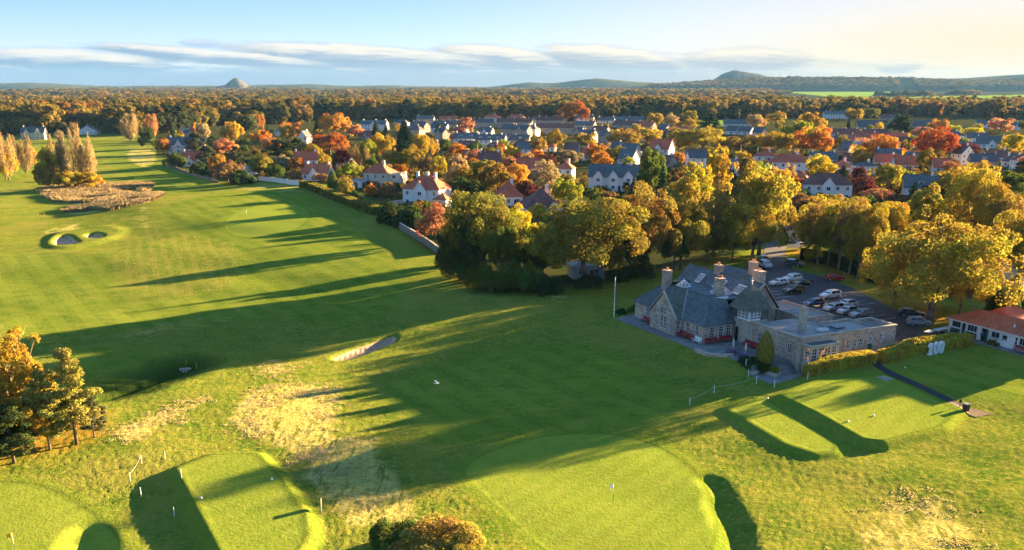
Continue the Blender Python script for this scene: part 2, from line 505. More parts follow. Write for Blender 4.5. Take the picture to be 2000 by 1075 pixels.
BEIGE = mixed('beige_roughcast', [(.34, .29, .24), (.42, .36, .30), (.48, .42, .35)], .6, .9, 5, .2, .02, (1, 1, .5), .2, .2)
GLASS = glassy('window_glass', (.035, .045, .055))
ASPHALT = mixed('asphalt', [(.040, .041, .046), (.055, .056, .062), (.072, .072, .077)], .25, .75, 22, .3, .01, (1, 1, 1), .3, .4)
TARMAC = mixed('path_tarmac', [(.022, .023, .030), (.030, .031, .038)], .5, .8, 25, .3, .01)
FLAG = mixed('flagstones', [(.12, .125, .13), (.17, .175, .18), (.23, .23, .225), (.10, .11, .115)], 1.1, .85, 8, .3, .02, (1, 1, 1), .4, .3)
REDPAINT = simple('red_paint', (.26, .012, .022), .45, .2, 3)
TEALP = simple('dark_green_paint', (.01, .085, .05), .5, .2, 3)
PURPLE = simple('purple_paint', (.09, .025, .12), .55, .3, 4)
TERRA = simple('terracotta', (.30, .12, .065), .8, .2, 6)
DARK = simple('dark_interior', (.012, .012, .014), .8, .2, 3)
BLACKP = simple('black_plastic', (.018, .018, .02), .45, .2, 6)
METAL = simple('grey_metal', (.35, .36, .37), .4, .15, 6, metal=.6)
SANDM = mixed('bunker_sand', [(.37, .235, .15), (.46, .30, .20), (.54, .38, .26)], .7, .95, 10, .6, .05, (1, 1, 1), .2, .1)
BARK = mixed('bark', [(.09, .075, .06), (.15, .125, .095), (.21, .18, .14)], 3.0, .95, 10, .6, .05, (1, 1, .35), .2, .1)
BARK_P = mixed('pale_bark', [(.16, .12, .08), (.24, .18, .12), (.30, .23, .16)], 3.0, .95, 10, .6, .05, (1, 1, .35), .2, .1)
WALLSTONE = mixed('garden_wall_stone', [(.20, .15, .11), (.28, .22, .17), (.36, .29, .22)], 1.8, .95, 9, .6, .05, (1, 1, 2), .3, .1)
YELLOW = simple('yellow_paint', (.65, .48, .03), .5, .1, 4)
WARM = None

def make_foliage(name, trans=.42, var=.55, hue=.045):
    """leaves: the object's own colour, varied leaf by leaf and clump by clump"""
    m, g = new_mat(name)
    oi = g.n('ShaderNodeObjectInfo')
    v = g.attr('leaf')
    k = g.attr('clump')
    n = g.noise(worldco(g), .30, 3, .6)
    hs = g.n('ShaderNodeHueSaturation')
    g.put(hs.inputs['Color'], oi.outputs['Color'])
    g.put(hs.inputs['Hue'], g.m('ADD', .5, g.m('MULTIPLY', g.m('SUBTRACT', g.m('ADD', g.m('MULTIPLY', k, .6), g.m('MULTIPLY', n, .6)), .6), hue * 2)))
    g.put(hs.inputs['Value'], g.m('ADD', 1.0 - var * .55, g.m('MULTIPLY', g.m('ADD', g.m('MULTIPLY', v, .6), g.m('MULTIPLY', k, .4)), var * 1.1)))
    d = g.n('ShaderNodeBsdfDiffuse'); g.put(d.inputs[0], hs.outputs[0])
    t = g.n('ShaderNodeBsdfTranslucent'); g.put(t.inputs[0], hs.outputs[0])
    mx = g.n('ShaderNodeMixShader'); mx.inputs[0].default_value = trans
    g.t.links.new(d.outputs[0], mx.inputs[1]); g.t.links.new(t.outputs[0], mx.inputs[2])
    o = g.n('ShaderNodeOutputMaterial'); g.t.links.new(mx.outputs[0], o.inputs[0])
    return m
LEAF = make_foliage('leaves')
NEEDLE = make_foliage('needles', .1, .6, .02)
# ------------------------------------------------------------------ ground
GREEN_A = ppg([(902, 912), (960, 880), (1030, 858), (1120, 846), (1225, 850), (1310, 882), (1368, 930), (1396, 1000), (1398, 1050), (1370, 1110), (1250, 1150), (1130, 1120), (1040, 1055), (965, 985), (915, 940)])
GREEN_B = ppg([(-60, 945), (45, 940), (120, 962), (185, 1003), (232, 1048), (262, 1110), (200, 1190), (-80, 1200)])
GREEN_L = ppg([(430, 440), (470, 408), (560, 395), (610, 410), (600, 440), (540, 462), (460, 462)])
FAIR = [ppg([(715, 765), (850, 705), (1000, 668), (1130, 672), (1250, 716), (1345, 780), (1300, 838), (1120, 838), (960, 860), (880, 872), (800, 830)]),
        ppg([(-60, 500), (60, 492), (230, 500), (215, 560), (300, 590), (470, 560), (478, 500), (440, 470), (320, 450), (310, 400), (430, 378), (590, 366), (640, 400), (730, 475), (800, 540), (790, 600), (640, 650), (560, 610), (400, 640), (200, 650), (-60, 660)]),
        ppg([(190, 282), (240, 282), (330, 330), (420, 360), (360, 380), (300, 372), (215, 330)]),
        ppg([(100, 690), (230, 668), (330, 690), (300, 730), (215, 755)]),
        ppg([(-60, 330), (60, 300), (110, 300), (70, 345), (-60, 380)]),
        ppg([(1720, 716), (1900, 680), (2100, 735), (2100, 775), (1935, 790), (1840, 775), (1770, 740)])]
DRY = [(ppg([(430, 838), (455, 785), (520, 752), (610, 748), (665, 760), (670, 805), (650, 850), (720, 850), (770, 905), (830, 1000), (790, 1035), (690, 1030), (630, 1000), (585, 920), (530, 862)]), 1.0),
       (ppg([(200, 850), (260, 815), (345, 790), (410, 770), (420, 790), (340, 830), (250, 880)]), .75),
       (ppg([(1640, 1040), (1720, 980), (1830, 960), (1900, 1000), (1930, 1080), (1780, 1130), (1650, 1110)]), .7),
       (ppg([(60, 372), (130, 368), (250, 362), (300, 370), (260, 388), (120, 402)]), .9),
       (ppg([(110, 418), (200, 395), (300, 382), (320, 390), (240, 408), (150, 420)]), 1.0),
       (ppg([(240, 440), (262, 400), (305, 400), (315, 440), (280, 452)]), .45), (ppg([(60, 455), (120, 440), (170, 432), (165, 448), (90, 462)]), .6),
       (ppg([(240, 290), (310, 292), (312, 325), (250, 328)]), .7), (ppg([(110, 282), (190, 268), (236, 270), (236, 280), (120, 296)]), .6),
       (ppg([(200, 655), (330, 628), (470, 605), (470, 618), (330, 650), (205, 678)]), .35), (ppg([(460, 735), (520, 700), (600, 705), (560, 745)]), .5),
       (ppg([(560, 355), (600, 352), (620, 372), (580, 380), (480, 376), (420, 372)]), .5), (ppg([(1055, 582), (1120, 572), (1130, 582), (1075, 590)]), .7)]
TRACKS = ppg([(215, 505), (235, 458), (310, 440), (430, 462), (478, 500), (468, 562), (300, 592), (220, 562)])
LITTER = [ppg([(1500, 505), (1560, 500), (1660, 560), (1760, 600), (1840, 640), (1860, 600), (1700, 520), (1560, 480)], 1), ppg([(1090, 560), (1200, 545), (1330, 528), (1430, 510), (1440, 500), (1300, 500), (1100, 520)], 1), ppg([(0, 900), (60, 880), (150, 868), (200, 840), (180, 800), (0, 820)], 1)]
FIELDS = [[tuple(at(px, py, 1).xy) for px, py in q] for q in
          ([(1535, 180), (1600, 172), (1735, 173), (1755, 183), (1700, 190), (1660, 192), (1600, 187)], [(1690, 196), (1760, 190), (2080, 184), (2080, 206), (1900, 207), (1780, 204)],
           [(205, 192), (245, 186), (248, 194), (212, 197)], [(420, 204), (620, 199), (720, 202), (700, 206), (440, 208)], [(600, 178), (760, 176), (760, 179), (610, 182)], [(1340, 240), (1420, 236), (1425, 246), (1350, 250)], [(1230, 160.8 + 9), (1330, 170), (1330, 172.5), (1240, 172.5)])]

def build_ground():
    az = list(np.radians(np.arange(-33, 33.001, .14)))
    left = [-math.pi + i * (math.pi - R(33)) / 26 for i in range(26)]
    az = np.array(left + az + [-a for a in reversed(left[1:])])
    r = [0.0, 12, 24, 36, 46, 56, 64, 70]
    q = 70.0
    while q < 330: q *= 1.0043; r.append(q)
    while q < 900: q *= 1.010; r.append(q)
    while q < 10000: q *= 1.05; r.append(q)
    r = np.array(r)
    na, nr = len(az), len(r)
    A, RR = np.meshgrid(az, r[1:])
    X = (RR * np.sin(A)).ravel(); Y = (RR * np.cos(A)).ravel()
    Z = gz(X, Y)
    # soft unevenness of rough grass
    near = sstep(260 - np.hypot(X, Y), 0, 120)
    rng = np.random.default_rng(3)
    zg = np.full(X.shape, 50.0); zf = np.full(X.shape, 50.0); zd = np.zeros(X.shape); zl = np.zeros(X.shape); zt = np.zeros(X.shape); zk = np.zeros(X.shape); zw = np.zeros(X.shape)
    m = np.hypot(X, Y) < 800
    xm, ym = X[m], Y[m]
    a = zg[m]
    for poly in (GREEN_A, GREEN_B, TEE_D, TEE_E, TEE_C, GREEN_L):
        a = np.minimum(a, poly_sdf(xm, ym, poly))
    zg[m] = a
    a = zf[m]
    for poly in FAIR: a = np.minimum(a, poly_sdf(xm, ym, poly))
    zf[m] = a
    a = zd[m]
    for poly, k in DRY: a = np.maximum(a, k * (1 - sstep(poly_sdf(xm, ym, poly), -4, 3.0)))
    zd[m] = a
    a = zl[m]
    for poly in LITTER: a = np.maximum(a, 1 - sstep(poly_sdf(xm, ym, poly), -3, 4))
    zl[m] = a
    zt[m] = 1 - sstep(poly_sdf(xm, ym, TRACKS), -3, 3)
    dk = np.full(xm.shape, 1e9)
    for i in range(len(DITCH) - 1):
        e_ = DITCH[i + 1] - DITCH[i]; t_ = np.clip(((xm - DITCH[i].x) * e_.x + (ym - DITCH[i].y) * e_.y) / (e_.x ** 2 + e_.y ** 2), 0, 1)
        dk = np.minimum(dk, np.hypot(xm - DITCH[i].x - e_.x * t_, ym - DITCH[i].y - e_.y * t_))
    zk[m] = 1 - sstep(dk, 2.0, 8.5)  # reach of the rank grass and painted shade along the ditch
    fld = np.zeros(X.shape); big = np.hypot(X, Y) > 600
    a = fld[big]
    for poly in FIELDS: a = np.maximum(a, 1 - sstep(poly_sdf(X[big], Y[big], poly), -2, 2))
    fld[big] = a
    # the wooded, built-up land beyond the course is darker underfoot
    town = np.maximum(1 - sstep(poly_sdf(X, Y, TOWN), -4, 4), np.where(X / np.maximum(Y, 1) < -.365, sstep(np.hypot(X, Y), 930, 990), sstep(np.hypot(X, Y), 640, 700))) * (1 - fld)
    mown = 1 - sstep(np.minimum(zg, zf + 1.5), -.3, 3.5)
    rough = near * (1 - mown) * (1 - town)
    Z = Z + rough * (rng.random(X.shape) - .35) * .10
    V = np.vstack([[[0, 0, g1(0.01, 0.01)]], np.column_stack([X, Y, Z])])
    faces = []
    for j in range(na):
        k = (j + 1) % na
        faces.append((0, 1 + k, 1 + j))
    idx = np.arange(1, 1 + na * (nr - 1)).reshape(nr - 1, na)
    a_ = idx[:-1, :]; b_ = np.roll(idx, -1, 1)[:-1, :]; c_ = np.roll(idx, -1, 1)[1:, :]; d_ = idx[1:, :]
    quads = np.stack([a_, b_, c_, d_], -1).reshape(-1, 4)
    me = bpy.data.meshes.new('ground')
    nq = len(quads); nt = len(faces)
    me.vertices.add(len(V)); me.vertices.foreach_set('co', V.ravel())
    loops = np.concatenate([np.array(faces).ravel(), quads.ravel()])
    me.loops.add(len(loops)); me.loops.foreach_set('vertex_index', loops.astype(np.int32))
    me.polygons.add(nt + nq)
    ls = np.concatenate([np.arange(nt) * 3, nt * 3 + np.arange(nq) * 4])
    me.polygons.foreach_set('loop_start', ls.astype(np.int32))
    me.update(calc_edges=True); me.validate()
    me.polygons.foreach_set('use_smooth', [True] * len(me.polygons))
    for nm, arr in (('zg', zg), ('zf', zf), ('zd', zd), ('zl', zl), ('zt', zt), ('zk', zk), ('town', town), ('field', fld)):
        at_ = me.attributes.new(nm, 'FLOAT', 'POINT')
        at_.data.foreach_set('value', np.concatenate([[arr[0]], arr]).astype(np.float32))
    o = link('ground', me, None, GRASS)
    tag(o, kind='structure')
    # make sure the faces look up
    if me.polygons[nt + 5].normal.z < 0: me.flip_normals()
    return o

TOWN = [tuple(at(px, py, 3).xy) for px, py in [(590, 352), (640, 372), (740, 418), (800, 462), (852, 500), (872, 532), (930, 566), (1060, 568), (1180, 545), (1330, 520), (1440, 492), (1500, 480), (1560, 478), (1700, 520), (1850, 590), (2200, 590), (2600, 300), (2300, 262), (560, 262), (300, 270), (325, 315), (420, 348), (500, 352)]]

def grass_material():
    m, g = new_mat('grass')
    co = worldco(g)
    zg, zf, zd, zl, tw, fd = (g.attr(k) for k in ('zg', 'zf', 'zd', 'zl', 'town', 'field'))
    big = g.noise(co, .035, 4, .6)
    med = g.noise(co, .22, 5, .62)
    fine = g.noise(co, 1.6, 5, .7)
    tuft = g.noise(co, 4.2, 4, .7)
    # rough
    rough = g.mix(g.mapr(med, .32, .68), (0.082, 0.156, 0.016), (0.171, 0.206, 0.028))
    rough = g.mix(g.mapr(fine, .45, .72), rough, (0.283, 0.271, 0.055))
    rough = g.mix(g.m('MULTIPLY', g.mapr(big, .5, .68), .55), rough, (0.253, 0.246, 0.050))
    # mown fairway, with mowing stripes
    st = g.scalev(co, (1, 1, 1), (0, 0, R(-33)))
    sx = g.n('ShaderNodeSeparateXYZ'); g.put(sx.inputs[0], st)
    stripe = g.mapr(g.m('SINE', g.m('MULTIPLY', sx.outputs[0], 1.15)), -.25, .25)
    fair = g.mix(g.mapr(med, .34, .66), (0.080, 0.160, 0.014), (0.150, 0.222, 0.022))
    fair = g.mix(g.m('MULTIPLY', stripe, .55), fair, (0.205, 0.275, 0.032))
    fair = g.mix(g.m('MULTIPLY', g.mapr(fine, .42, .68), .6), fair, (0.235, 0.250, 0.045))
    fair = g.mix(g.m('MULTIPLY', g.mapr(g.m('ADD', g.m('MULTIPLY', tuft, .6), g.m('MULTIPLY', big, .5)), .62, .48), .5), fair, (.065, .125, .012))
    # browned patches, worn lines and damp ground across the mown turf
    wl = g.noise(g.scalev(co, (.28, 1.0, 1), (0, 0, R(35))), .55, 5, .7)
    fair = g.mix(g.m('MULTIPLY', g.mapr(wl, .56, .70), .55), fair, (.27, .25, .07))
    fair = g.mix(g.m('MULTIPLY', g.mapr(wl, .44, .32), .5), fair, (.050, .110, .012))
    rough = g.mix(g.m('MULTIPLY', g.mapr(wl, .44, .30), .6), rough, (.055, .115, .012))
    # putting surface
    st2 = g.scalev(co, (1, 1, 1), (0, 0, R(38)))
    sx2 = g.n('ShaderNodeSeparateXYZ'); g.put(sx2.inputs[0], st2)
    stripe2 = g.mapr(g.m('SINE', g.m('MULTIPLY', sx2.outputs[0], 2.2)), -.3, .3)
    put = g.mix(g.mapr(big, .35, .65), (0.171, 0.263, 0.026), (0.223, 0.287, 0.034))
    put = g.mix(g.m('MULTIPLY', g.mapr(med, .42, .7), .45), put, (0.104, 0.175, 0.020))
    put = g.mix(g.m('MULTIPLY', stripe2, .4), put, (0.231, 0.329, 0.040))
    put = g.mix(g.m('MULTIPLY', g.mapr(fine, .42, .68), .5), put, (0.262, 0.285, 0.055))
    put = g.mix(g.m('MULTIPLY', g.mapr(g.m('ADD', g.m('MULTIPLY', tuft, .7), g.m('MULTIPLY', med, .4)), .60, .45), .45), put, (.10, .17, .018))
    # dry, straw coloured rough lying in swathes
    sw = g.scalev(co, (1.0, .22, 1), (0, 0, R(-28)))
    swn = g.noise(sw, 1.0, 4, .6)
    dryc = g.mix(g.mapr(fine, .3, .7), (0.298, 0.263, 0.060), (0.512, 0.496, 0.150))
    dryc = g.mix(g.mapr(swn, .50, .66), dryc, (0.149, 0.181, 0.030))
    tk = g.scalev(co, (1, 1, 1), (0, 0, R(-22)))
    tks = g.n('ShaderNodeSeparateXYZ'); g.put(tks.inputs[0], tk)
    trk = g.mapr(g.m('SINE', g.m('ADD', g.m('MULTIPLY', tks.outputs[0], 2.1), g.m('MULTIPLY', big, 7.0))), -.1, .6)
    c = g.mix(g.m('MULTIPLY', g.attr('zt'), g.m('MULTIPLY', g.m('MULTIPLY', trk, g.mapr(fine, .3, .7)), .55)), rough, (.26, .25, .06))
    edge = g.m('ADD', zf, g.m('MULTIPLY', g.m('SUBTRACT', med, .5), 1.6))
    c = g.mix(g.m('MULTIPLY', g.mapr(edge, 2.2, -2.2), .8), c, fair)
    edr = g.m('ADD', zd, g.m('MULTIPLY', g.m('SUBTRACT', med, .5), 1.1))
    c = g.mix(g.mapr(edr, .35, .72), c, dryc)
    rim = g.m('MULTIPLY', g.mapr(zg, 1.9, 1.4), g.mapr(zg, -.1, .1))
    c = g.mix(g.m('MULTIPLY', rim, .35), c, (0.142, 0.239, 0.020))
    line = g.m('MULTIPLY', g.mapr(g.m('ABSOLUTE', g.m('SUBTRACT', zg, .05)), .42, .10), .30)
    c = g.mix(g.m('MULTIPLY', g.mapr(g.m('ADD', zg, g.m('MULTIPLY', g.m('SUBTRACT', fine, .5), .5)), .25, -.15), .85), c, put)
    c = g.mix(line, c, (0.045, 0.099, 0.010))
    c = g.mix(g.m('MULTIPLY', g.attr('zk'), .85), c, (.022, .055, .010))  # rank grass by the ditch, darkened to paint in the shade of its bank
    lit = g.m('MULTIPLY', zl, g.mapr(g.m('ADD', fine, g.m('MULTIPLY', med, .6)), .62, .9))
    c = g.mix(lit, c, (0.357, 0.197, 0.035))
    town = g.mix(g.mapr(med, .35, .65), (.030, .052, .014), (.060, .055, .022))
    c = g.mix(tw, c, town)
    fcol = g.mix(g.mapr(big, .3, .7), (.13, .27, .03), (.20, .33, .045))
    c = g.mix(fd, c, fcol)
    hgt = g.m('ADD', g.m('MULTIPLY', tuft, .6), g.m('MULTIPLY', fine, .9))
    soft = g.m('MULTIPLY', g.mapr(zg, -.8, .8, .42, 1.0), g.mapr(zf, -2.5, 2.5, .45, 1.0))
    hgt = g.m('MULTIPLY', g.m('MULTIPLY', hgt, g.m('ADD', soft, g.m('MULTIPLY', zd, .8))), g.m('SUBTRACT', 1.0, g.m('MULTIPLY', g.m('MAXIMUM', tw, fd), .9)))
    matte(g, c, hgt, 1.0, .26)
    return m
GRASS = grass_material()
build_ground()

def sheet(name, poly, mat, lift, step=1.2, kind='structure', zfun=None):
    """a paved sheet draped over the ground, with a solid edge"""
    P = np.array([p[:2] for p in poly], float)
    bm = bmesh.new()
    vs_ = [bm.verts.new((x, y, 0)) for x, y in P]
    f = bm.faces.new(vs_)
    x0, y0 = P.min(0); x1, y1 = P.max(0)
    for ax, lo, hi in ((0, x0, x1), (1, y0, y1)):
        q = lo + step
        while q < hi:
            co = (q, 0, 0) if ax == 0 else (0, q, 0); no = (1, 0, 0) if ax == 0 else (0, 1, 0)
            bmesh.ops.bisect_plane(bm, geom=bm.verts[:] + bm.edges[:] + bm.faces[:], plane_co=co, plane_no=no)
            q += step
    bmesh.ops.triangulate(bm, faces=bm.faces[:])
    xs = np.array([v.co.x for v in bm.verts]); ys = np.array([v.co.y for v in bm.verts])
    zs = gz(xs, ys) + lift
    if zfun is not None: zs = zfun(xs, ys)
    for v, z in zip(bm.verts, zs): v.co.z = z
    bm.normal_update()
    if sum(f.normal.z for f in bm.faces) < 0: bmesh.ops.reverse_faces(bm, faces=bm.faces[:])
    ed = [e for e in bm.edges if e.is_boundary]
    ret = bmesh.ops.extrude_edge_only(bm, edges=ed)
    for v in [x for x in ret['geom'] if isinstance(x, bmesh.types.BMVert)]: v.co.z -= .35
    me = bpy.data.meshes.new(name); bm.to_mesh(me); bm.free()
    o = link(name, me, None, mat)
    if kind: tag(o, kind=kind)
    return o
# ------------------------------------------------------------------ trees
def quads_mesh(name, C, A, B, leaf, clump, mat):
    """diamond leaves: centres C, half axes A and B"""
    n = len(C)
    V = np.empty((n, 4, 3))
    V[:, 0] = C - A; V[:, 1] = C + B; V[:, 2] = C + A; V[:, 3] = C - B
    me = bpy.data.meshes.new(name)
    me.vertices.add(n * 4); me.vertices.foreach_set('co', V.ravel())
    me.loops.add(n * 4); me.loops.foreach_set('vertex_index', np.arange(n * 4, dtype=np.int32))
    me.polygons.add(n); me.polygons.foreach_set('loop_start', np.arange(0, n * 4, 4, dtype=np.int32))
    me.update(calc_edges=True)
    for nm, arr in (('leaf', leaf), ('clump', clump)):
        a = me.attributes.new(nm, 'FLOAT', 'POINT'); a.data.foreach_set('value', np.repeat(arr, 4).astype(np.float32))
    me.materials.append(mat)
    return me

def unit(v): return v / (np.linalg.norm(v, axis=1, keepdims=True) + 1e-9)

def leaves(rng, C, Nn, size, ratio=.62, jit=.75):
    """leaf axes from wanted normals"""
    n = len(C)
    nn = unit(Nn + rng.normal(size=(n, 3)) * jit)
    t = unit(np.cross(nn, rng.normal(size=(n, 3))))
    b = np.cross(nn, t)
    s = size * rng.uniform(.6, 1.35, (n, 1))
    return t * s, b * s * ratio

PROTO = {}
def crown_broad(rng, Rc, z0, z1, nclump, nleaf, size, flat=.8, low=-.45, cr=.30):
    hc = (z1 - z0) / 2; zc = z0 + hc * .88
    d = unit(rng.normal(size=(nclump * 4, 3))); d = d[d[:, 2] > low][:nclump]
    k = len(d)
    f = rng.uniform(.35, .98, (k, 1)) ** .8
    lob = 1 + .16 * np.sin(np.arctan2(d[:, 1], d[:, 0]) * rng.integers(2, 5) + rng.uniform(0, 6))[:, None]
    c = d * f * np.array([Rc, Rc, hc * 1.06]) * lob; c[:, 2] += zc
    rc = cr * Rc * rng.uniform(.65, 1.25, k)
    per = (rc ** 2 / (rc ** 2).sum() * nleaf).astype(int)
    idx = np.repeat(np.arange(k), per)
    n = len(idx)
    dd = unit(rng.normal(size=(n, 3)))
    out = unit(c[idx] - np.array([0, 0, zc - hc * .3]))
    flip = (np.einsum('ij,ij->i', dd, out) < -.25)
    dd[flip] = -dd[flip]
    rad = rc[idx, None] * (1 - .5 * rng.random((n, 1)) ** 2.2)
    P_ = c[idx] + dd * rad * np.array([1, 1, flat])
    A, B = leaves(rng, P_, dd * .9 + out * .5 + np.array([0, 0, .25]), size)
    return P_, A, B, rng.random(n), rng.random(k)[idx], c, rc

def branches(rng, mb, base_r, z_fork, tips, top):
    mb.tube((0, 0, -.4), (0, 0, z_fork * .5), base_r * 1.25, base_r, 7)
    mid = Vector((rng.uniform(-.2, .2), rng.uniform(-.2, .2), z_fork))
    mb.tube((0, 0, z_fork * .5), mid, base_r, base_r * .8, 7)
    mb.tube(mid, (0, 0, top), base_r * .75, .05, 6)
    for t in tips:
        t = Vector(t)
        a = mid.lerp(Vector((0, 0, top)), rng.uniform(0, .35))
        k = a.lerp(t, .5) + Vector((0, 0, -.06 * (t - a).length))
        mb.tube(a, k, base_r * .46, base_r * .28, 5); mb.tube(k, t, base_r * .28, .04, 5)
        for _ in range(2):
            e = k.lerp(t, .85) + Vector(rng.normal(size=3).clip(-1.3, 1.3)) * min(1.1, (t - a).length * .14)
            mb.tube(k.lerp(t, .4), e, base_r * .14, .02, 4)

def make_proto(kind, lod, seed):
    rng = np.random.default_rng(seed * 97 + lod * 7 + hash_s(kind))
    nl, sz = {0: (25000, .215), 1: (9500, .37), 2: (3200, .66), 3: (260, 2.1)}[lod]
    mb = MB(); tr = BARK
    if kind == 'broad':
        Ht, Rc = 16.0, 9.0
        C, A, B, lf, clp, c, rc = crown_broad(rng, Rc, 2.6, 15.6, 105, int(nl * .82), sz, .75, -.45, .215)
    elif kind == 'round':
        Ht, Rc = 14.0, 6.6
        C, A, B, lf, clp, c, rc = crown_broad(rng, Rc, 1.8, 13.6, 64, int(nl * .7), sz * .95, .85, -.6, .25)
    elif kind == 'tall':
        Ht, Rc = 18.0, 5.4
        C, A, B, lf, clp, c, rc = crown_broad(rng, Rc, 3.2, 17.6, 76, int(nl * .7), sz * .95, 1.1, -.7, .28)
    elif kind == 'open':
        Ht, Rc = 18.0, 5.8
        C, A, B, lf, clp, c, rc = crown_broad(rng, Rc, 3.0, 17.7, 100, int(nl * .36), sz, 1.0, -.65, .20)
    elif kind == 'bush':
        Ht, Rc = 3.0, 2.4
        C, A, B, lf, clp, c, rc = crown_broad(rng, Rc, -.6, 2.9, 26, int(nl * .35), sz * .45, .9, -.3, .34)
    elif kind == 'spruce':
        Ht, Rc = 20.0, 4.6
        n = int(nl * .8)
        h = 1 - np.sqrt(rng.random(n)) * .985
        lay = np.floor(h * 24) / 24 + rng.uniform(0, .018, n)
        a0 = rng.random(n) * 6.283
        spoke = np.round(a0 / 6.283 * 11 + lay * 37) / 11 * 6.283
        ang = spoke - lay * 37 / 11 * 6.283 + rng.normal(size=n) * .11
        rr = np.sqrt(rng.random(n)) * (1 - lay) ** .85 * Rc * (1 + .18 * np.sin(ang * 3 + lay * 9))
        C = np.column_stack([np.cos(ang) * rr, np.sin(ang) * rr, .5 + lay * 19.2 - rr * .42 + rng.normal(size=n) * .12])
        Nn = np.column_stack([np.cos(ang) * .5, np.sin(ang) * .5, np.full(n, .9)])
        A, B = leaves(rng, C, Nn, sz * 1.15, .45, .5)
        lf = rng.random(n); clp = (np.sin(spoke * 5 + lay * 60) * .5 + .5)
        mb.tube((0, 0, -.4), (0, 0, 19), .30, .03, 6)
    elif kind == 'pine':
        Ht, Rc = 16.0, 5.0
        k = 80
        zc = np.sort(rng.uniform(3.0, 15.5, k)); f = (1 - (np.abs(zc - 7.5) / 9.0) ** 1.6).clip(.12)
        an = rng.random(k) * 6.283; rr = Rc * f * rng.uniform(.25, .95, k)
        c = np.column_stack([np.cos(an) * rr, np.sin(an) * rr, zc]); rc = rng.uniform(.55, 1.25, k)
        idx = rng.integers(0, k, int(nl * .8)); n = len(idx)
        dd = unit(rng.normal(size=(n, 3)))
        C = c[idx] + dd * rc[idx, None] * (1 - .5 * rng.random((n, 1)) ** 2) * np.array([1.15, 1.15, .62])
        A, B = leaves(rng, C, dd + np.array([0, 0, .6]), sz * 1.05, .38, .8)
        lf = rng.random(n); clp = rng.random(k)[idx]
        mb.tube((0, 0, -.4), (.1, 0, 8), .30, .22, 7); mb.tube((.1, 0, 8), (0, .1, 15.4), .22, .04, 6)
        for i in range(0, k, 3): mb.tube((0, 0, c[i][2] - .7), c[i], .07, .03, 4)
    elif kind == 'poplar':
        Ht, Rc = 20.0, 4.2
        n = int(nl * .34)
        ns_ = 9
        sa = rng.random(ns_) * 6.283; sr = np.sqrt(rng.random(ns_)) * Rc * .72; st_ = rng.uniform(12.5, 19.8, ns_); sb = rng.uniform(1.2, 5, ns_)
        si = rng.integers(0, ns_, n)
        z = sb[si] + (st_[si] - sb[si]) * rng.beta(1.5, 1.3, n)
        f_ = (z - sb[si]) / (st_[si] - sb[si])
        ang = rng.random(n) * 6.283; rr = 1.35 * np.interp(f_, [0, .25, .6, 1], [.3, 1.0, .85, .08]) * np.sqrt(rng.random(n))
        grow = np.interp(z, [0, 8], [.25, 1.0])
        C = np.column_stack([np.cos(sa[si]) * sr[si] * grow + np.cos(ang) * rr, np.sin(sa[si]) * sr[si] * grow + np.sin(ang) * rr, z])
        up = unit(np.column_stack([np.cos(ang) * .30, np.sin(ang) * .30, np.ones(n)]) + rng.normal(size=(n, 3)) * .16)
        L = {0: .75, 1: 1.1, 2: 1.7, 3: 2.6}[lod]; W = {0: .035, 1: .06, 2: .13, 3: .4}[lod]
        A = up * L * rng.uniform(.5, 1.2, (n, 1)); B = unit(np.cross(up, rng.normal(size=(n, 3)))) * W
        m = rng.random(n) < .30                    # the last leaves
        a2, b2 = leaves(rng, C[m], rng.normal(size=(m.sum(), 3)), sz * .75)
        A[m] = a2; B[m] = b2
        lf = rng.random(n); clp = np.interp(np.sin(ang * 4), [-1, 1], [0, 1])
        for i in range(ns_):
            kx, ky = math.cos(sa[i]) * sr[i], math.sin(sa[i]) * sr[i]
            mb.tube((0, 0, .6), (kx * .8, ky * .8, 6.5), .17, .12, 5); mb.tube((kx * .8, ky * .8, 6.5), (kx, ky, st_[i]), .12, .02, 4)
        mb.tube((0, 0, -.4), (0, 0, 9), .28, .10, 6); tr = BARK_P
    elif kind == 'cone':
        Ht, Rc = 4.6, 1.55
        n = int(nl * .45)
        h = 1 - np.sqrt(rng.random(n)); ang = rng.random(n) * 6.283
        prof = np.interp(h, [0, .12, .45, .8, 1], [.80, 1.0, .9, .5, .05]) * Rc
        rr = prof * (1 - .3 * rng.random(n) ** 2)
        C = np.column_stack([np.cos(ang) * rr, np.sin(ang) * rr, .15 + h * 4.4])
        A, B = leaves(rng, C, np.column_stack([np.cos(ang), np.sin(ang), np.full(n, .7)]), sz * .40, .5, .7)
        lf = rng.random(n); clp = np.sin(ang * 7 + h * 20) * .5 + .5
        mb.tube((0, 0, -.4), (0, 0, 2), .1, .05, 6)
    if kind == 'open': tr = BARK_P
    if kind in ('broad', 'round', 'tall', 'bush', 'open'):
        o = np.argsort(-c[:, 2]); tips = [c[i] for i in o[::max(1, len(o) // (46 if kind == 'open' else 20))]]
        base = {'broad': .50, 'round': .30, 'tall': .32, 'bush': .07, 'open': .40}[kind]
        branches(rng, mb, base, {'broad': 4.2, 'round': 3.2, 'tall': 5.0, 'bush': .5, 'open': 4.6}[kind], tips if lod < 2 else tips[:3], Ht * .8)
    crown = quads_mesh('crown_' + kind, C, A, B, lf, clp, NEEDLE if kind in ('spruce', 'pine', 'cone') else LEAF)
    trunk = mb.mesh('trunk_' + kind, True); trunk.materials.append(tr)
    return crown, trunk, Ht, Rc

def hash_s(s): return sum(ord(ch) * (i + 3) for i, ch in enumerate(s))

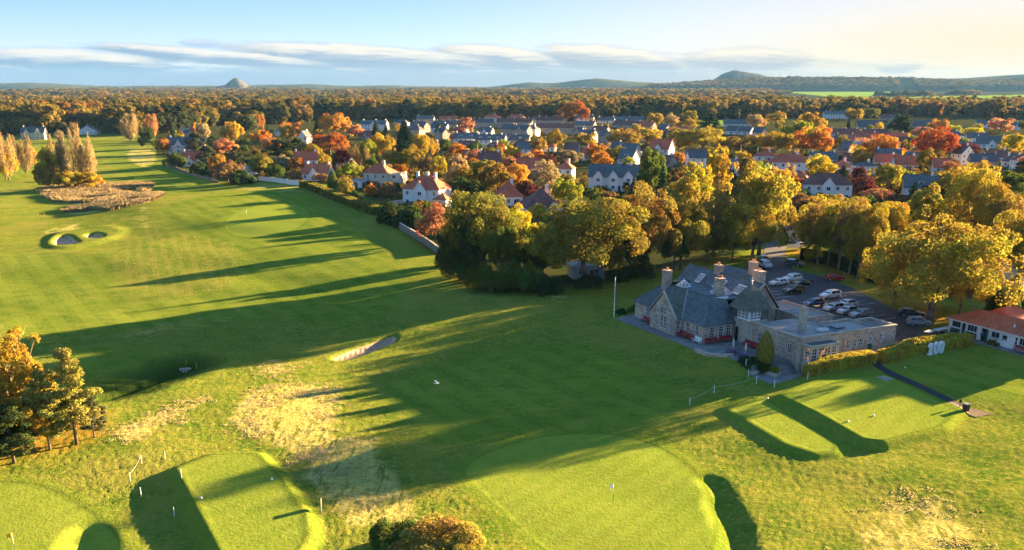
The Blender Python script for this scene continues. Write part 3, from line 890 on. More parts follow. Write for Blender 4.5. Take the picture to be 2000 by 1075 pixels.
NVAR = {0: {'broad': 4, 'round': 3, 'tall': 3, 'open': 3, 'bush': 3, 'spruce': 2, 'pine': 3, 'poplar': 2, 'cone': 1}, 1: {'broad': 4, 'round': 5, 'tall': 3, 'open': 2, 'bush': 2, 'spruce': 2, 'pine': 2, 'poplar': 3, 'cone': 1}, 2: {'broad': 3, 'round': 4, 'tall': 2, 'open': 2, 'bush': 1, 'spruce': 2, 'pine': 2, 'poplar': 2, 'cone': 1}}
def proto(kind, lod, i):
    k = (kind, lod, i % NVAR[lod][kind])
    if k not in PROTO: PROTO[k] = make_proto(*k)
    return PROTO[k]

TC = {'yellow green': (.20, .205, .05), 'hedge gold': (.48, .40, .055), 'gold': (.37, .280, .038), 'yellow': (.44, .36, .030), 'orange': (.46, .225, .04), 'rust': (.29, .118, .030), 'red': (.33, .085, .030), 'olive': (.19, .18, .034),
      'bronze': (.27, .20, .048), 'dark green': (.055, .088, .028), 'green': (.095, .140, .028), 'spruce green': (.042, .072, .034), 'grey green': (.070, .092, .048),
      'tan': (.33, .255, .125), 'maroon': (.13, .036, .036), 'lime': (.26, .30, .035), 'pink orange': (.44, .235, .12), 'olive gold': (.275, .235, .036), 'brown': (.23, .152, .07)}
TREE_RNG = random.Random(11)
TREES = []          # (object, colour, kind, pixel of the crown)
def tree(pos, h, w, kind, colour, name=None, label=None, cat='tree', group=None, lod=None, rz=None):
    d = depth((pos[0], pos[1], pos[2]))
    if lod is None: lod = 0 if d < 235 else (1 if d < 620 else 2)
    cr, tr, Ht, Rc = proto(kind, lod, TREE_RNG.randrange(99))
    nm = name or {'spruce': 'spruce_tree', 'pine': 'pine_tree', 'poplar': 'poplar_tree', 'bush': 'bush', 'cone': 'conifer'}.get(kind, 'deciduous_tree')
    e = empty(nm, pos, TREE_RNG.uniform(0, 6.28) if rz is None else rz, label, cat, group)
    sx = w / (2 * Rc) * 1.02; sz_ = h / Ht
    e.scale = (sx, sx, sz_)
    c = link('crown', cr, e); t = link('trunk', tr, e)
    v = 1 + TREE_RNG.uniform(-.14, .14)
    b = TC[colour]; j = TREE_RNG.uniform(-.10, .10)
    c.color = (b[0] * v * (1 + j), b[1] * v, b[2] * v * (1 - j), 1)
    TREES.append([e, colour, kind, pix((pos[0], pos[1], pos[2] + h * .6)), w, h])
    return e

def tree_px(x, ytop, ybase, wpx, kind, colour, z=None, **kw):
    """a tree seen in the photograph: its middle, top, foot and width in pixels"""
    p = gp(x, ybase) if z is None else at(x, ybase, z)
    d = depth(p)
    h = (ybase - ytop) * d / 1840 / (CP + (815 - ybase) / 1840 * SP * -1 if False else .955)
    w = wpx * d / 1840
    OCC.append((p.x, p.y, w * .5))
    return tree(p, h, w, kind, colour, **kw)
OCC = []
HERO = [
 # the belt of trees behind the clubhouse lawn
 (1140, 393, 562, 205, 'broad', 'olive'), (945, 376, 545, 145, 'broad', 'olive'), (1005, 408, 528, 92, 'round', 'yellow'), (852, 400, 478, 60, 'round', 'pink orange'),
 (882, 432, 545, 46, 'tall', 'dark green'), (915, 424, 556, 56, 'tall', 'dark green'), (1040, 430, 535, 72, 'round', 'olive'), (1060, 458, 550, 72, 'round', 'dark green'), (985, 440, 556, 66, 'round', 'green'),
 (1255, 378, 538, 128, 'broad', 'bronze'), (1328, 392, 528, 100, 'broad', 'olive'), (1392, 370, 506, 96, 'open', 'bronze'), (1482, 336, 498, 128, 'broad', 'olive gold'), (1468, 400, 512, 112, 'broad', 'olive gold'),
 (1288, 330, 468, 62, 'spruce', 'spruce green'), (1235, 350, 440, 58, 'spruce', 'spruce green'), (1270, 300, 410, 58, 'round', 'green'), (1330, 345, 440, 56, 'round', 'olive gold'), (1364, 328, 420, 42, 'tall', 'yellow'), (1398, 288, 412, 58, 'open', 'gold'),
 (1315, 430, 530, 70, 'round', 'dark green'), (1230, 440, 545, 80, 'round', 'dark green'), (1380, 440, 512, 70, 'round', 'olive'), (1430, 430, 508, 70, 'round', 'olive gold'), (1180, 440, 552, 80, 'round', 'olive'),
 # the avenue beside the car park
 (1575, 398, 512, 66, 'open', 'gold'), (1596, 392, 518, 66, 'open', 'bronze'), (1617, 398, 523, 62, 'tall', 'olive gold'), (1637, 390, 529, 74, 'open', 'olive gold'), (1659, 396, 536, 66, 'open', 'brown'), (1675, 400, 546, 76, 'open', 'gold'), (1692, 402, 552, 72, 'tall', 'olive gold'),
 (1605, 384, 480, 92, 'broad', 'olive gold'), (1660, 392, 494, 90, 'broad', 'olive gold'), (1720, 398, 505, 92, 'broad', 'gold'),
 (1815, 436, 632, 250, 'broad', 'olive gold'), (1745, 462, 598, 130, 'broad', 'gold'), (1895, 332, 500, 128, 'broad', 'olive gold'), (1972, 384, 478, 66, 'spruce', 'spruce green'), (1935, 536, 612, 80, 'round', 'bronze'), (1872, 505, 620, 100, 'broad', 'gold'),
 (1586, 480, 513, 30, 'round', 'yellow'), (1955, 565, 622, 60, 'bush', 'dark green'), (1990, 560, 612, 60, 'bush', 'green'), (1800, 370, 470, 80, 'round', 'olive gold'), (1850, 385, 480, 70, 'round', 'yellow'),
 # pines and autumn trees by the near green
 (36, 616, 872, 140, 'open', 'gold'), (150, 684, 868, 112, 'pine', 'yellow green'), (98, 725, 880, 84, 'pine', 'yellow green'), (28, 788, 905, 120, 'pine', 'dark green'), (68, 760, 884, 80, 'round', 'gold'), (-25, 760, 912, 110, 'pine', 'dark green'), (185, 770, 855, 60, 'pine', 'grey green'), (-70, 640, 880, 150, 'broad', 'gold'),
 # poplars beyond the ridge
 (108, 292, 369, 56, 'round', 'gold'), (148, 258, 367, 58, 'poplar', 'tan'), (176, 264, 366, 46, 'poplar', 'tan'), (92, 322, 371, 46, 'round', 'bronze'), (128, 334, 371, 54, 'round', 'gold'), (164, 334, 369, 62, 'round', 'gold'), (120, 268, 366, 44, 'poplar', 'tan'), (186, 345, 366, 30, 'round', 'orange'),
 (18, 258, 353, 54, 'poplar', 'tan'), (50, 264, 340, 42, 'poplar', 'tan'), (12, 294, 353, 48, 'round', 'gold'), (60, 284, 332, 34, 'round', 'gold'), (-30, 270, 350, 60, 'round', 'gold'),
 (256, 220, 276, 40, 'poplar', 'tan'), (298, 221, 272, 32, 'poplar', 'pink orange'), (291, 252, 293, 28, 'round', 'dark green'), (320, 271, 302, 28, 'round', 'orange'), (148, 238, 270, 26, 'poplar', 'tan'), (115, 255, 275, 26, 'poplar', 'tan'),
 # gardens along the wood
 (456, 236, 284, 40, 'round', 'gold'), (400, 242, 278, 26, 'round', 'tan'), (382, 245, 276, 14, 'tall', 'orange'), (446, 315, 358, 52, 'round', 'brown'), (472, 335, 360, 44, 'bush', 'dark green'), (462, 290, 334, 42, 'pine', 'grey green'), (408, 288, 338, 46, 'pine', 'grey green'), (385, 262, 300, 48, 'pine', 'grey green'), (420, 268, 300, 40, 'pine', 'dark green'), (440, 272, 306, 42, 'round', 'pink orange'),
 (488, 225, 270, 38, 'round', 'grey green'), (500, 224, 262, 36, 'round', 'rust'), (425, 300, 345, 34, 'round', 'orange'), (388, 318, 342, 30, 'bush', 'dark green'), (345, 300, 328, 40, 'bush', 'dark green'),
 (545, 275, 312, 60, 'pine', 'dark green'), (585, 274, 316, 56, 'pine', 'dark green'), (612, 283, 324, 52, 'pine', 'dark green'), (645, 262, 306, 82, 'broad', 'rust'), (532, 268, 300, 40, 'round', 'pink orange'), (513, 254, 286, 34, 'round', 'orange'), (570, 238, 272, 40, 'round', 'orange'), (560, 245, 275, 26, 'tall', 'gold'), (515, 305, 345, 40, 'round', 'olive gold'), (548, 304, 338, 40, 'round', 'tan'), (505, 308, 345, 26, 'tall', 'lime'), (540, 325, 352, 34, 'bush', 'green'), (575, 335, 356, 26, 'bush', 'brown'),
 (655, 226, 270, 62, 'broad', 'orange'), (695, 245, 272, 34, 'round', 'pink orange'), (635, 302, 326, 24, 'round', 'gold'), (625, 340, 356, 30, 'round', 'pink orange'), (792, 236, 306, 56, 'spruce', 'spruce green'), (735, 240, 282, 30, 'spruce', 'spruce green'), (755, 245, 280, 28, 'spruce', 'grey green'), (622, 230, 268, 26, 'spruce', 'spruce green'),
 (675, 349, 386, 33, 'round', 'olive gold'), (650, 333, 368, 20, 'cone', 'green'), (686, 318, 354, 40, 'round', 'lime'), (718, 274, 320, 38, 'round', 'lime'), (748, 264, 314, 42, 'round', 'gold'), (704, 284, 330, 42, 'poplar', 'brown'), (768, 296, 340, 40, 'round', 'olive gold'), (806, 290, 340, 52, 'round', 'olive gold'), (826, 260, 316, 42, 'round', 'gold'), (846, 275, 310, 22, 'tall', 'gold'), (670, 290, 330, 40, 'round', 'maroon'), (760, 358, 384, 34, 'bush', 'brown'), (725, 360, 382, 22, 'bush', 'orange'), (757, 391, 412, 28, 'bush', 'olive gold'), (690, 375, 396, 36, 'bush', 'dark green'), (780, 320, 350, 40, 'round', 'rust'),
 (857, 306, 350, 38, 'round', 'yellow'), (892, 304, 368, 50, 'round', 'tan'), (938, 310, 374, 58, 'round', 'olive gold'), (905, 348, 396, 64, 'round', 'dark green'), (968, 318, 382, 66, 'round', 'bronze'), (1002, 318, 376, 60, 'round', 'orange'), (1030, 358, 398, 48, 'round', 'maroon'), (1066, 316, 392, 54, 'open', 'tan'), (1110, 350, 404, 50, 'round', 'lime'), (870, 270, 308, 26, 'round', 'green'), (894, 280, 312, 34, 'round', 'orange'), (928, 278, 306, 34, 'round', 'green'), (955, 288, 310, 28, 'round', 'olive'), (975, 286, 308, 18, 'round', 'gold'), (1002, 286, 310, 28, 'round', 'yellow'), (1018, 299, 322, 30, 'round', 'maroon'), (1050, 292, 318, 30, 'round', 'orange'), (1082, 254, 296, 36, 'round', 'gold'), (1112, 292, 324, 52, 'round', 'tan'), (910, 229, 264, 30, 'tall', 'pink orange'), (835, 395, 440, 24, 'bush', 'green'), (770, 400, 436, 60, 'bush', 'dark green'), (800, 404, 444, 56, 'bush', 'dark green'), (1050, 400, 440, 40, 'round', 'yellow'), (1085, 410, 440, 36, 'round', 'olive gold'),
 (1124, 202, 246, 54, 'broad', 'rust'), (1146, 258, 290, 38, 'round', 'gold'), (1174, 296, 338, 44, 'round', 'orange'), (1216, 254, 294, 62, 'broad', 'bronze'), (1262, 252, 290, 58, 'broad', 'gold'), (1297, 258, 292, 20, 'spruce', 'spruce green'), (1326, 254, 302, 54, 'round', 'olive gold'), (1372, 252, 302, 78, 'broad', 'gold'), (1422, 268, 302, 54, 'round', 'bronze'), (1346, 217, 254, 26, 'round', 'olive gold'), (1347, 234, 256, 20, 'round', 'gold'), (1474, 224, 254, 32, 'round', 'tan'), (1515, 221, 245, 38, 'round', 'gold'), (1502, 260, 302, 62, 'broad', 'gold'), (1466, 264, 300, 44, 'round', 'bronze'), (1326, 298, 324, 20, 'round', 'orange'), (1230, 322, 345, 36, 'round', 'yellow'), (1160, 368, 398, 30, 'round', 'green'), (1190, 372, 402, 40, 'round', 'brown'), (1210, 380, 420, 40, 'round', 'green'), (1385, 225, 262, 40, 'pine', 'dark green'), (1280, 222, 248, 34, 'round', 'gold'), (1310, 225, 250, 30, 'round', 'tan'),
 (1558, 236, 282, 62, 'round', 'lime'), (1582, 220, 262, 52, 'round', 'gold'), (1588, 250, 306, 66, 'round', 'orange'), (1540, 262, 302, 50, 'round', 'gold'), (1667, 211, 236, 34, 'round', 'gold'), (1700, 212, 234, 32, 'round', 'olive'), (1754, 224, 272, 40, 'round', 'spruce green'), (1712, 266, 314, 82, 'broad', 'orange'), (1824, 254, 320, 80, 'broad', 'red'), (1806, 294, 336, 38, 'round', 'olive gold'), (1800, 248, 272, 50, 'round', 'pink orange'), (1832, 232, 264, 34, 'round', 'orange'), (1862, 244, 272, 30, 'round', 'lime'), (1897, 250, 280, 38, 'round', 'yellow'), (1954, 230, 262, 44, 'round', 'pink orange'), (1892, 278, 312, 38, 'round', 'maroon'), (1970, 260, 306, 44, 'round', 'yellow'), (1600, 304, 358, 54, 'round', 'yellow'), (1643, 323, 370, 44, 'spruce', 'grey green'), (1724, 318, 376, 60, 'round', 'gold'), (1682, 348, 388, 46, 'round', 'maroon'), (1712, 368, 396, 60, 'round', 'pink orange'), (1783, 356, 390, 16, 'cone', 'spruce green'), (1815, 366, 402, 46, 'round', 'maroon'), (1846, 370, 410, 40, 'spruce', 'spruce green'), (1868, 330, 398, 84, 'broad', 'olive gold'), (1908, 318, 386, 66, 'broad', 'gold'), (1972, 336, 390, 66, 'round', 'green'), (1938, 364, 416, 66, 'round', 'olive gold'), (1890, 380, 424, 84, 'broad', 'yellow'), (1540, 324, 374, 26, 'tall', 'tan'), (1760, 330, 366, 40, 'round', 'lime'), (1690, 384, 410, 56, 'bush', 'green'), (1620, 378, 408, 60, 'round', 'olive gold'), (1560, 378, 412, 50, 'round', 'brown'), (1750, 380, 412, 50, 'round', 'brown'), (1780, 395, 420, 40, 'bush', 'green'), (1640, 268, 300, 26, 'tall', 'olive gold'),
]
for h in HERO:
    tree_px(*h)
# clipped laurels and shrubs along the foot of the belt
for i, (x, yt, yb, w, c) in enumerate([(888, 500, 540, 46, 'dark green'), (912, 506, 552, 50, 'green'), (940, 510, 561, 56, 'green'), (972, 516, 567, 56, 'green'), (1004, 518, 571, 58, 'green'), (1036, 524, 573, 54, 'green'), (1064, 536, 574, 42, 'dark green'), (1084, 546, 573, 32, 'dark green'), (1146, 536, 563, 46, 'dark green'), (870, 480, 526, 40, 'dark green'), (1210, 520, 548, 50, 'dark green'), (1250, 512, 541, 52, 'dark green')]):
    tree_px(x, yt, yb, w, 'bush', c, name='laurel_bush')
# the gorse in front
tree_px(845, 1012, 1085, 150, 'bush', 'bronze', name='gorse_bush', cat='bush')
tree_px(770, 1008, 1068, 90, 'bush', 'green', name='gorse_bush', cat='bush')
tree_px(900, 1040, 1100, 70, 'bush', 'olive', name='gorse_bush', cat='bush')
# trees beyond the right edge, in the line of the sun
for (x, y, h, w, k, c) in [(115, 171, 13, 5.5, 'tall', 'gold'), (119, 182, 13, 5, 'tall', 'gold'), (126, 176, 12, 4.5, 'tall', 'bronze'), (106, 196, 17, 14, 'broad', 'olive gold'), (124, 208, 17, 14, 'round', 'gold'), (118, 228, 16, 14, 'broad', 'bronze')]:
    tree((x, y, g1(x, y)), h, w, k, c)
# ------------------------------------------------------------------ the clubhouse
def wall(mb, p0, p1, z0, z1, holes=(), rev=.20, gable=None):
    """wall face from p0 to p1 (outside on the right hand), with openings (u0, u1, za, zb) that have reveals"""
    p0 = Vector((p0[0], p0[1], 0)); p1 = Vector((p1[0], p1[1], 0))
    L_ = (p1 - p0).length; d = (p1 - p0) / L_; nrm = Vector((d.y, -d.x, 0))
    def T(u, z, k=0.0):
        q = p0 + d * u - nrm * k
        return (q.x, q.y, z)
    us = sorted({0.0, L_, *[h[0] for h in holes], *[h[1] for h in holes]})
    zs = sorted({z0, z1, *[h[2] for h in holes], *[h[3] for h in holes]})
    for i in range(len(us) - 1):
        for j in range(len(zs) - 1):
            um, zm = (us[i] + us[i + 1]) / 2, (zs[j] + zs[j + 1]) / 2
            if any(h[0] < um < h[1] and h[2] < zm < h[3] for h in holes): continue
            mb.face(T(us[i], zs[j]), T(us[i + 1], zs[j]), T(us[i + 1], zs[j + 1]), T(us[i], zs[j + 1]))
    for u0, u1, a, b in [h[:4] for h in holes]:
        mb.face(T(u0, a), T(u0, b), T(u0, b, rev), T(u0, a, rev)); mb.face(T(u1, b), T(u1, a), T(u1, a, rev), T(u1, b, rev))
        mb.face(T(u0, b), T(u1, b), T(u1, b, rev), T(u0, b, rev)); mb.face(T(u1, a), T(u0, a), T(u0, a, rev), T(u1, a, rev))
        mb.face(T(u0, a, rev), T(u1, a, rev), T(u1, b, rev), T(u0, b, rev))
    if gable:
        for u0, u1, ua, za in gable:
            mb.face(T(u0, z1), T(u1, z1), T(ua, za))
    return T

WIN_CACHE = {}
def win_mesh(w, h, nx, nz, fr, bar):
    k = ('w', round(w, 2), round(h, 2), nx, nz, fr)
    if k not in WIN_CACHE:
        mb = MB()
        mb.box(-w / 2, -w / 2 + fr, -.045, .045, 0, h).box(w / 2 - fr, w / 2, -.045, .045, 0, h)
        mb.box(-w / 2 + fr, w / 2 - fr, -.045, .045, 0, fr).box(-w / 2 + fr, w / 2 - fr, -.045, .045, h - fr, h)
        for i in range(1, nx): x = -w / 2 + w * i / nx; mb.box(x - bar, x + bar, -.03, .03, fr, h - fr)
        for i in range(1, nz):
            z = h * i / nz; b = bar * (1.7 if i == nz // 2 else 1)
            x0 = -w / 2 + fr
            for j in range(nx):
                x1 = -w / 2 + w * (j + 1) / nx - bar if j < nx - 1 else w / 2 - fr
                mb.box(x0, x1, -.028, .028, z - b, z + b); x0 = x1 + 2 * bar
        pn = MB(); pn.box(-w / 2 + fr * .5, w / 2 - fr * .5, -.012, .012, fr * .5, h - fr * .5)
        sl = MB(); sl.box(-w / 2 - .08, w / 2 + .08, -.26, .05, -.12, 0)
        WIN_CACHE[k] = (mb.mesh('window'), pn.mesh('pane'), sl.mesh('sill'))
        WIN_CACHE[k][0].materials.append(WHITE); WIN_CACHE[k][2].materials.append(STONE_D)
    return WIN_CACHE[k]

def window(parent, p0, p1, u0, u1, za, zb, nx=2, nz=4, fr=.09, bar=.022, inset=.13, pane=None, sill=True):
    """a sash window set back in its opening; returns the opening"""
    p0 = Vector((p0[0], p0[1], 0)); p1 = Vector((p1[0], p1[1], 0))
    d = (p1 - p0).normalized(); nrm = Vector((d.y, -d.x, 0))
    c = p0 + d * ((u0 + u1) / 2) - nrm * inset
    m, pn, sl = win_mesh(u1 - u0, zb - za, nx, nz, fr, bar)
    o = link('window', m, parent); o.location = (c.x, c.y, za); o.rotation_euler = (0, 0, math.atan2(d.y, d.x))
    q = bpy.data.objects.new('pane', pn); COL.objects.link(q); q.parent = o
    if not pn.materials: pn.materials.append(GLASS)
    if pane is not None:
        q.material_slots[0].link = 'OBJECT'; q.material_slots[0].material = pane
    if sill:
        s_ = link('sill', sl, o)
    return (u0, u1, za, zb)

def lit_pane():
    m, g = new_mat('lit_window_glass')
    n = g.noise(worldco(g), 1.3, 3)
    b = principled(g, (.05, .04, .03), .15, spec=.6)
    g.put(b.inputs['Emission Color'], (1.0, .45, .14)); g.put(b.inputs['Emission Strength'], g.m('MULTIPLY', g.mapr(n, .45, .7), .055))
    return m
LITPANE = lit_pane()
SKYGLASS = glassy('rooflight_glass', (.28, .30, .31), .12)

def chimney(parent, s, t, z0, z1, ws, wt, pots=2, mat=None, taper=1.0, potmat=None):
    mb = MB()
    mb.box(s - ws / 2, s + ws / 2, t - wt / 2, t + wt / 2, z0, z1)
    mb.box(s - ws / 2 - .09, s + ws / 2 + .09, t - wt / 2 - .09, t + wt / 2 + .09, z1, z1 + .18)
    mb.box(s - ws / 2 - .03, s + ws / 2 + .03, t - wt / 2 - .03, t + wt / 2 + .03, z1 + .18, z1 + .28)
    c = mb.build('chimney', mat or STONE, parent)
    for i in range(pots):
        k = (i - (pots - 1) / 2) * .42
        p = MB(); a = Vector((s + (k if ws >= wt else 0), t + (0 if ws >= wt else k), z1 + .28))
        p.tube(a, a + Vector((0, 0, .42)), .13, .10, 8); p.tube(a + Vector((0, 0, .42)), a + Vector((0, 0, .49)), .135, .125, 8)
        p.build('chimney_pot', potmat or TERRA, c)
    return c

CH = empty('clubhouse', (CO.x, CO.y, 0), AL, 'grey stone clubhouse with slate roofs, square turret and flat-roofed wing', 'clubhouse')
def build_clubhouse():
    E0 = 5.5
    ws = MB()
    W = []
    # west wing: three sashes on the short front
    p0, p1 = (-7.2, 15.8), (-.8, 15.8)
    W = [window(CH, p0, p1, u - .48, u + .48, 3.25, 5.12) for u in (1.75, 3.6, 5.2)]
    wall(ws, p0, p1, 1.6, E0, W)
    # long front
    p0, p1 = (-7.2, 37.6), (-7.2, 15.8)
    W = [window(CH, p0, p1, u - .48, u + .48, 3.3, 5.12) for u in (4.2, 16.9, 19.6)]
    wall(ws, p0, p1, 1.6, E0, W)
    # projecting gable
    g0, g1_ = (-8.7, 30.0), (-8.7, 22.2)
    W = [window(CH, g0, g1_, 3.0, 3.84, 2.95, 5.3, 2, 4), window(CH, g0, g1_, 4.0, 4.84, 2.95, 5.3, 2, 4), window(CH, g0, g1_, 1.3, 2.0, 3.2, 5.2, 2, 4), window(CH, g0, g1_, 5.9, 6.6, 3.2, 5.2, 2, 4)]
    wall(ws, g0, g1_, 1.6, E0, W)
    p0 = Vector((-8.7, 30.0, 0)); L_ = 7.8
    # gable head with the upper lights
    up = [window(CH, g0, g1_, 3.0, 3.84, 5.55, 6.75, 2, 2, sill=False), window(CH, g0, g1_, 4.0, 4.84, 5.55, 6.75, 2, 2, sill=False)]
    def gp_(u, z, k=0): return (-8.7 + k, 30.0 - u, z)
    ap = (3.9, 9.45)
    ztop = lambda u: E0 + (ap[1] - E0) * (u / 3.9 if u <= 3.9 else (7.8 - u) / 3.9)
    for a, b in ((0, 3.0), (3.0, 3.84), (3.84, 3.9), (3.9, 4.0), (4.0, 4.84), (4.84, 7.8)):
        if (a, b) in ((3.0, 3.84), (4.0, 4.84)):
            ws.face(gp_(a, 6.75), gp_(b, 6.75), gp_(b, ztop(b)), gp_(a, ztop(a)))
            ws.face(gp_(a, 5.5), gp_(b, 5.5), gp_(b, 5.55), gp_(a, 5.55))
            ws.face(gp_(a, 5.55, .2), gp_(b, 5.55, .2), gp_(b, 6.75, .2), gp_(a, 6.75, .2))
            ws.face(gp_(a, 6.75), gp_(a, 6.75, .2), gp_(b, 6.75, .2), gp_(b, 6.75))
        else:
            pts = [gp_(a, E0), gp_(b, E0)]
            if ztop(b) > E0 + 1e-6: pts.append(gp_(b, ztop(b)))
            if ztop(a) > E0 + 1e-6: pts.append(gp_(a, ztop(a)))
            ws.face(*pts)
    p0, p1 = (-8.7, 22.2), (-7.2, 22.2)
    W = [window(CH, p0, p1, .35, 1.15, 3.25, 5.12)]
    wall(ws, p0, p1, 1.6, E0, W)
    wall(ws, (-7.2, 30.0), (-8.7, 30.0), 1.6, E0)
    wall(ws, (2.6, 37.6), (-7.2, 37.6), 1.6, E0)
    # east ranges
    wall(ws, (2.6, 16.8), (2.6, 15.8), 3, 7.2); wall(ws, (2.6, 17.0), (8.9, 17.0), 2.8, 7.0, [window(CH, (2.6, 17.0), (8.9, 17.0), 3.9, 4.9, 6.6 - 1.3, 6.75, 2, 3)], gable=[(0, 6.3, 3.15, 11.2)])
    wall(ws, (8.9, 17.0), (8.9, 39.0), 2.8, 7.0); wall(ws, (8.9, 39.0), (2.2, 39.0), 2.8, 7.0, gable=[(0, 6.7, 3.5, 11.15)]); wall(ws, (2.2, 39.0), (2.2, 33), 2.8, 8.5)
    wall(ws, (9.2, 27), (15.6, 27), 2.8, 7.2, gable=[(0, 6.4, 3.3, 10.9)]); wall(ws, (15.6, 27), (15.6, 37), 2.8, 7.2); wall(ws, (15.6, 37), (9.2, 37), 2.8, 7.2, gable=[(0, 6.4, 3.1, 10.9)])
    ws.build('wall', STONE, CH)
    # --- turret
    tb = MB()
    dr = (0.95, 2.15, 2.42, 4.86)
    wall(tb, (-.85, 16.9), (-.85, 11.9), 1.2, 6.55, [dr], .45); wall(tb, (-.85, 11.9), (2.9, 11.9), 3, 6.55)
    tb.box(-.83, 2.9, 12.0, 16.8, 6.35, 6.5)
    tb.build('turret_base', STONE_D, CH)
    d = MB(); d.box(-.45, -.40, 14.78, 15.92, 2.42, 4.84).build('door', DARK, CH)
    h = MB(); h.box(-.50, -.46, 15.0, 15.06, 3.4, 3.6).build('handle', METAL, CH.children[-1])
    sh = MB()
    wall(sh, (-1.0, 16.9), (-1.0, 14.95), 6.55, 8.25); wall(sh, (1.15, 11.85), (2.95, 11.85), 6.55, 8.25); wall(sh, (2.95, 11.85), (2.95, 17), 6.2, 8.25); wall(sh, (2.95, 16.9), (-1.0, 16.9), 6.55, 8.25)
    sh.build('slate_hung_wall', SLATE_M, CH)
    bt = MB(); bt.box(-1.18, -1.0, 12.0, 14.95, 6.55, 6.72).box(-1.18, 1.15, 11.72, 11.85, 6.55, 6.72).box(-1.18, -1.02, 11.85, 12.0, 6.55, 8.2).build('window_ledge', WHITE, CH)
    for k in range(3):
        window(CH, (-1.1, 14.9), (-1.1, 12.0), .02 + k * .955, .02 + (k + 1) * .955, 6.74, 8.2, 3, 3, .08, .03, 0.0, sill=False)
        window(CH, (-1.0, 11.8), (1.15, 11.8), .04 + k * .7, .04 + (k + 1) * .7, 6.74, 8.2, 2, 3, .08, .03, 0.0, sill=False)
    tr = MB(); cx, cy = .95, 14.35
    rings = [(2.62, 8.18), (2.5, 8.28), (2.12, 8.95), (1.55, 10.1), (.92, 11.25), (.06, 12.25)]
    for i in range(len(rings) - 1):
        (a, za), (b, zb) = rings[i], rings[i + 1]
        ay, by = a * 1.06, b * 1.06
        ca = [(cx - a, cy - ay, za), (cx + a, cy - ay, za), (cx + a, cy + ay, za), (cx - a, cy + ay, za)]; cb = [(cx - b, cy - by, zb), (cx + b, cy - by, zb), (cx + b, cy + by, zb), (cx - b, cy + by, zb)]
        for k in range(4): tr.face(ca[k], ca[(k + 1) % 4], cb[(k + 1) % 4], cb[k])
    tr.face(*[(cx - 2.62, cy + 2.78, 8.18), (cx + 2.62, cy + 2.78, 8.18), (cx + 2.62, cy - 2.78, 8.18), (cx - 2.62, cy - 2.78, 8.18)])
    tr = tr.build('turret_roof', SLATE_M, CH)
    f = MB(); f.tube((cx, cy, 12.1), (cx, cy, 12.7), .10, .06, 8).tube((cx, cy, 12.7), (cx, cy, 12.85), .17, .17, 8).tube((cx, cy, 12.85), (cx, cy, 13.5), .03, .02, 6).tube((cx - .42, cy, 13.15), (cx + .42, cy, 13.15), .025, .025, 5).build('weather_vane', WHITE, tr)
    # --- roofs of the west wing
    r = MB()
    r.face((-7.55, 38, 5.4), (-7.55, 15.42, 5.4), (-3.7, 19.0, 9.4), (-3.7, 33.2, 9.4))
    r.face((-7.55, 15.42, 5.4), (-.86, 15.42, 5.4), (-.86, 18.6, 8.95), (-3.2, 19.0, 9.4), (-3.7, 19.0, 9.4))
    r.face((-.86, 18.6, 8.95), (-.86, 19, 8.95), (-3.2, 19, 9.4))
    r.face((-7.55, 38, 5.4), (-3.7, 33.2, 9.4), (2.2, 33.6, 9.3), (2.2, 38, 5.4))
    r.face((-3.7, 33.2, 9.4), (-3.7, 19, 9.4), (-3.35, 19, 8.9), (-3.35, 33, 8.9)); r.face((-3.7, 19, 9.4), (-3.2, 19, 9.4), (-.86, 19, 8.95), (-.86, 19.2, 8.7), (-3.35, 19.2, 8.7))
    r.face((-7.55, 15.42, 5.4), (-7.55, 38, 5.4), (-7.2, 37.6, 5.36), (-7.2, 15.8, 5.36)); r.face((-.86, 15.42, 5.4), (-7.55, 15.42, 5.4), (-7.2, 15.8, 5.36), (-.86, 15.8, 5.36))
    rf = r.build('roof', SLATE, CH)
    rd = MB(); rd.tube((-3.7, 19.0, 9.42), (-3.7, 33.2, 9.42), .10, .10, 6).tube((-7.55, 15.42, 5.44), (-3.7, 19.0, 9.44), .09, .09, 6).tube((-7.55, 38, 5.44), (-3.7, 33.2, 9.44), .09, .09, 6).build('ridge_tiles', SLATE_M, rf)
    lw = MB(); lw.box(-3.15, -.2, 18.95, 19.1, 8.95, 9.35).build('lead_flashing', WHITE, rf)
    gr = MB(); gr.face((-8.85, 21.85, 5.36), (-7.5, 21.85, 5.36), (-3.7, 26.1, 9.5), (-8.85, 26.1, 9.5)); gr.face((-8.85, 26.1, 9.5), (-3.7, 26.1, 9.5), (-7.5, 30.35, 5.36), (-8.85, 30.35, 5.36))
    go = gr.build('gable_roof', SLATE_M, CH)
    cp_ = MB()
    for y0 in (21.85, 30.35):
        cp_.solid([(-8.95, y0, 5.38), (-8.55, y0, 5.38), (-8.55, 26.1, 9.52), (-8.95, 26.1, 9.52)], [(-8.95, y0, 5.60), (-8.55, y0, 5.60), (-8.55, 26.1, 9.74), (-8.95, 26.1, 9.74)])
    cp_.build('gable_coping', STONE_D, go)
    v = MB(); v.solid([(-7.66, 21.85, 5.42), (-7.40, 21.85, 5.42), (-3.58, 26.1, 9.54), (-3.84, 26.1, 9.54)], [(-7.66, 21.85, 5.48), (-7.40, 21.85, 5.48), (-3.58, 26.1, 9.60), (-3.84, 26.1, 9.60)]).build('lead_valley', METAL, go)
    fl = MB(); fl.box(-3.4, 3.4, 19.1, 33.2, 8.6, 8.86); fo = fl.build('flat_roof', LEAD_D, CH)
    for k in range(6):
        q = MB(); q.box(-3.3, 3.2, 20.6 + k * 2.1, 20.68 + k * 2.1, 8.87, 8.95).build('roof_roll', LEAD_D, fo)
    er = MB()
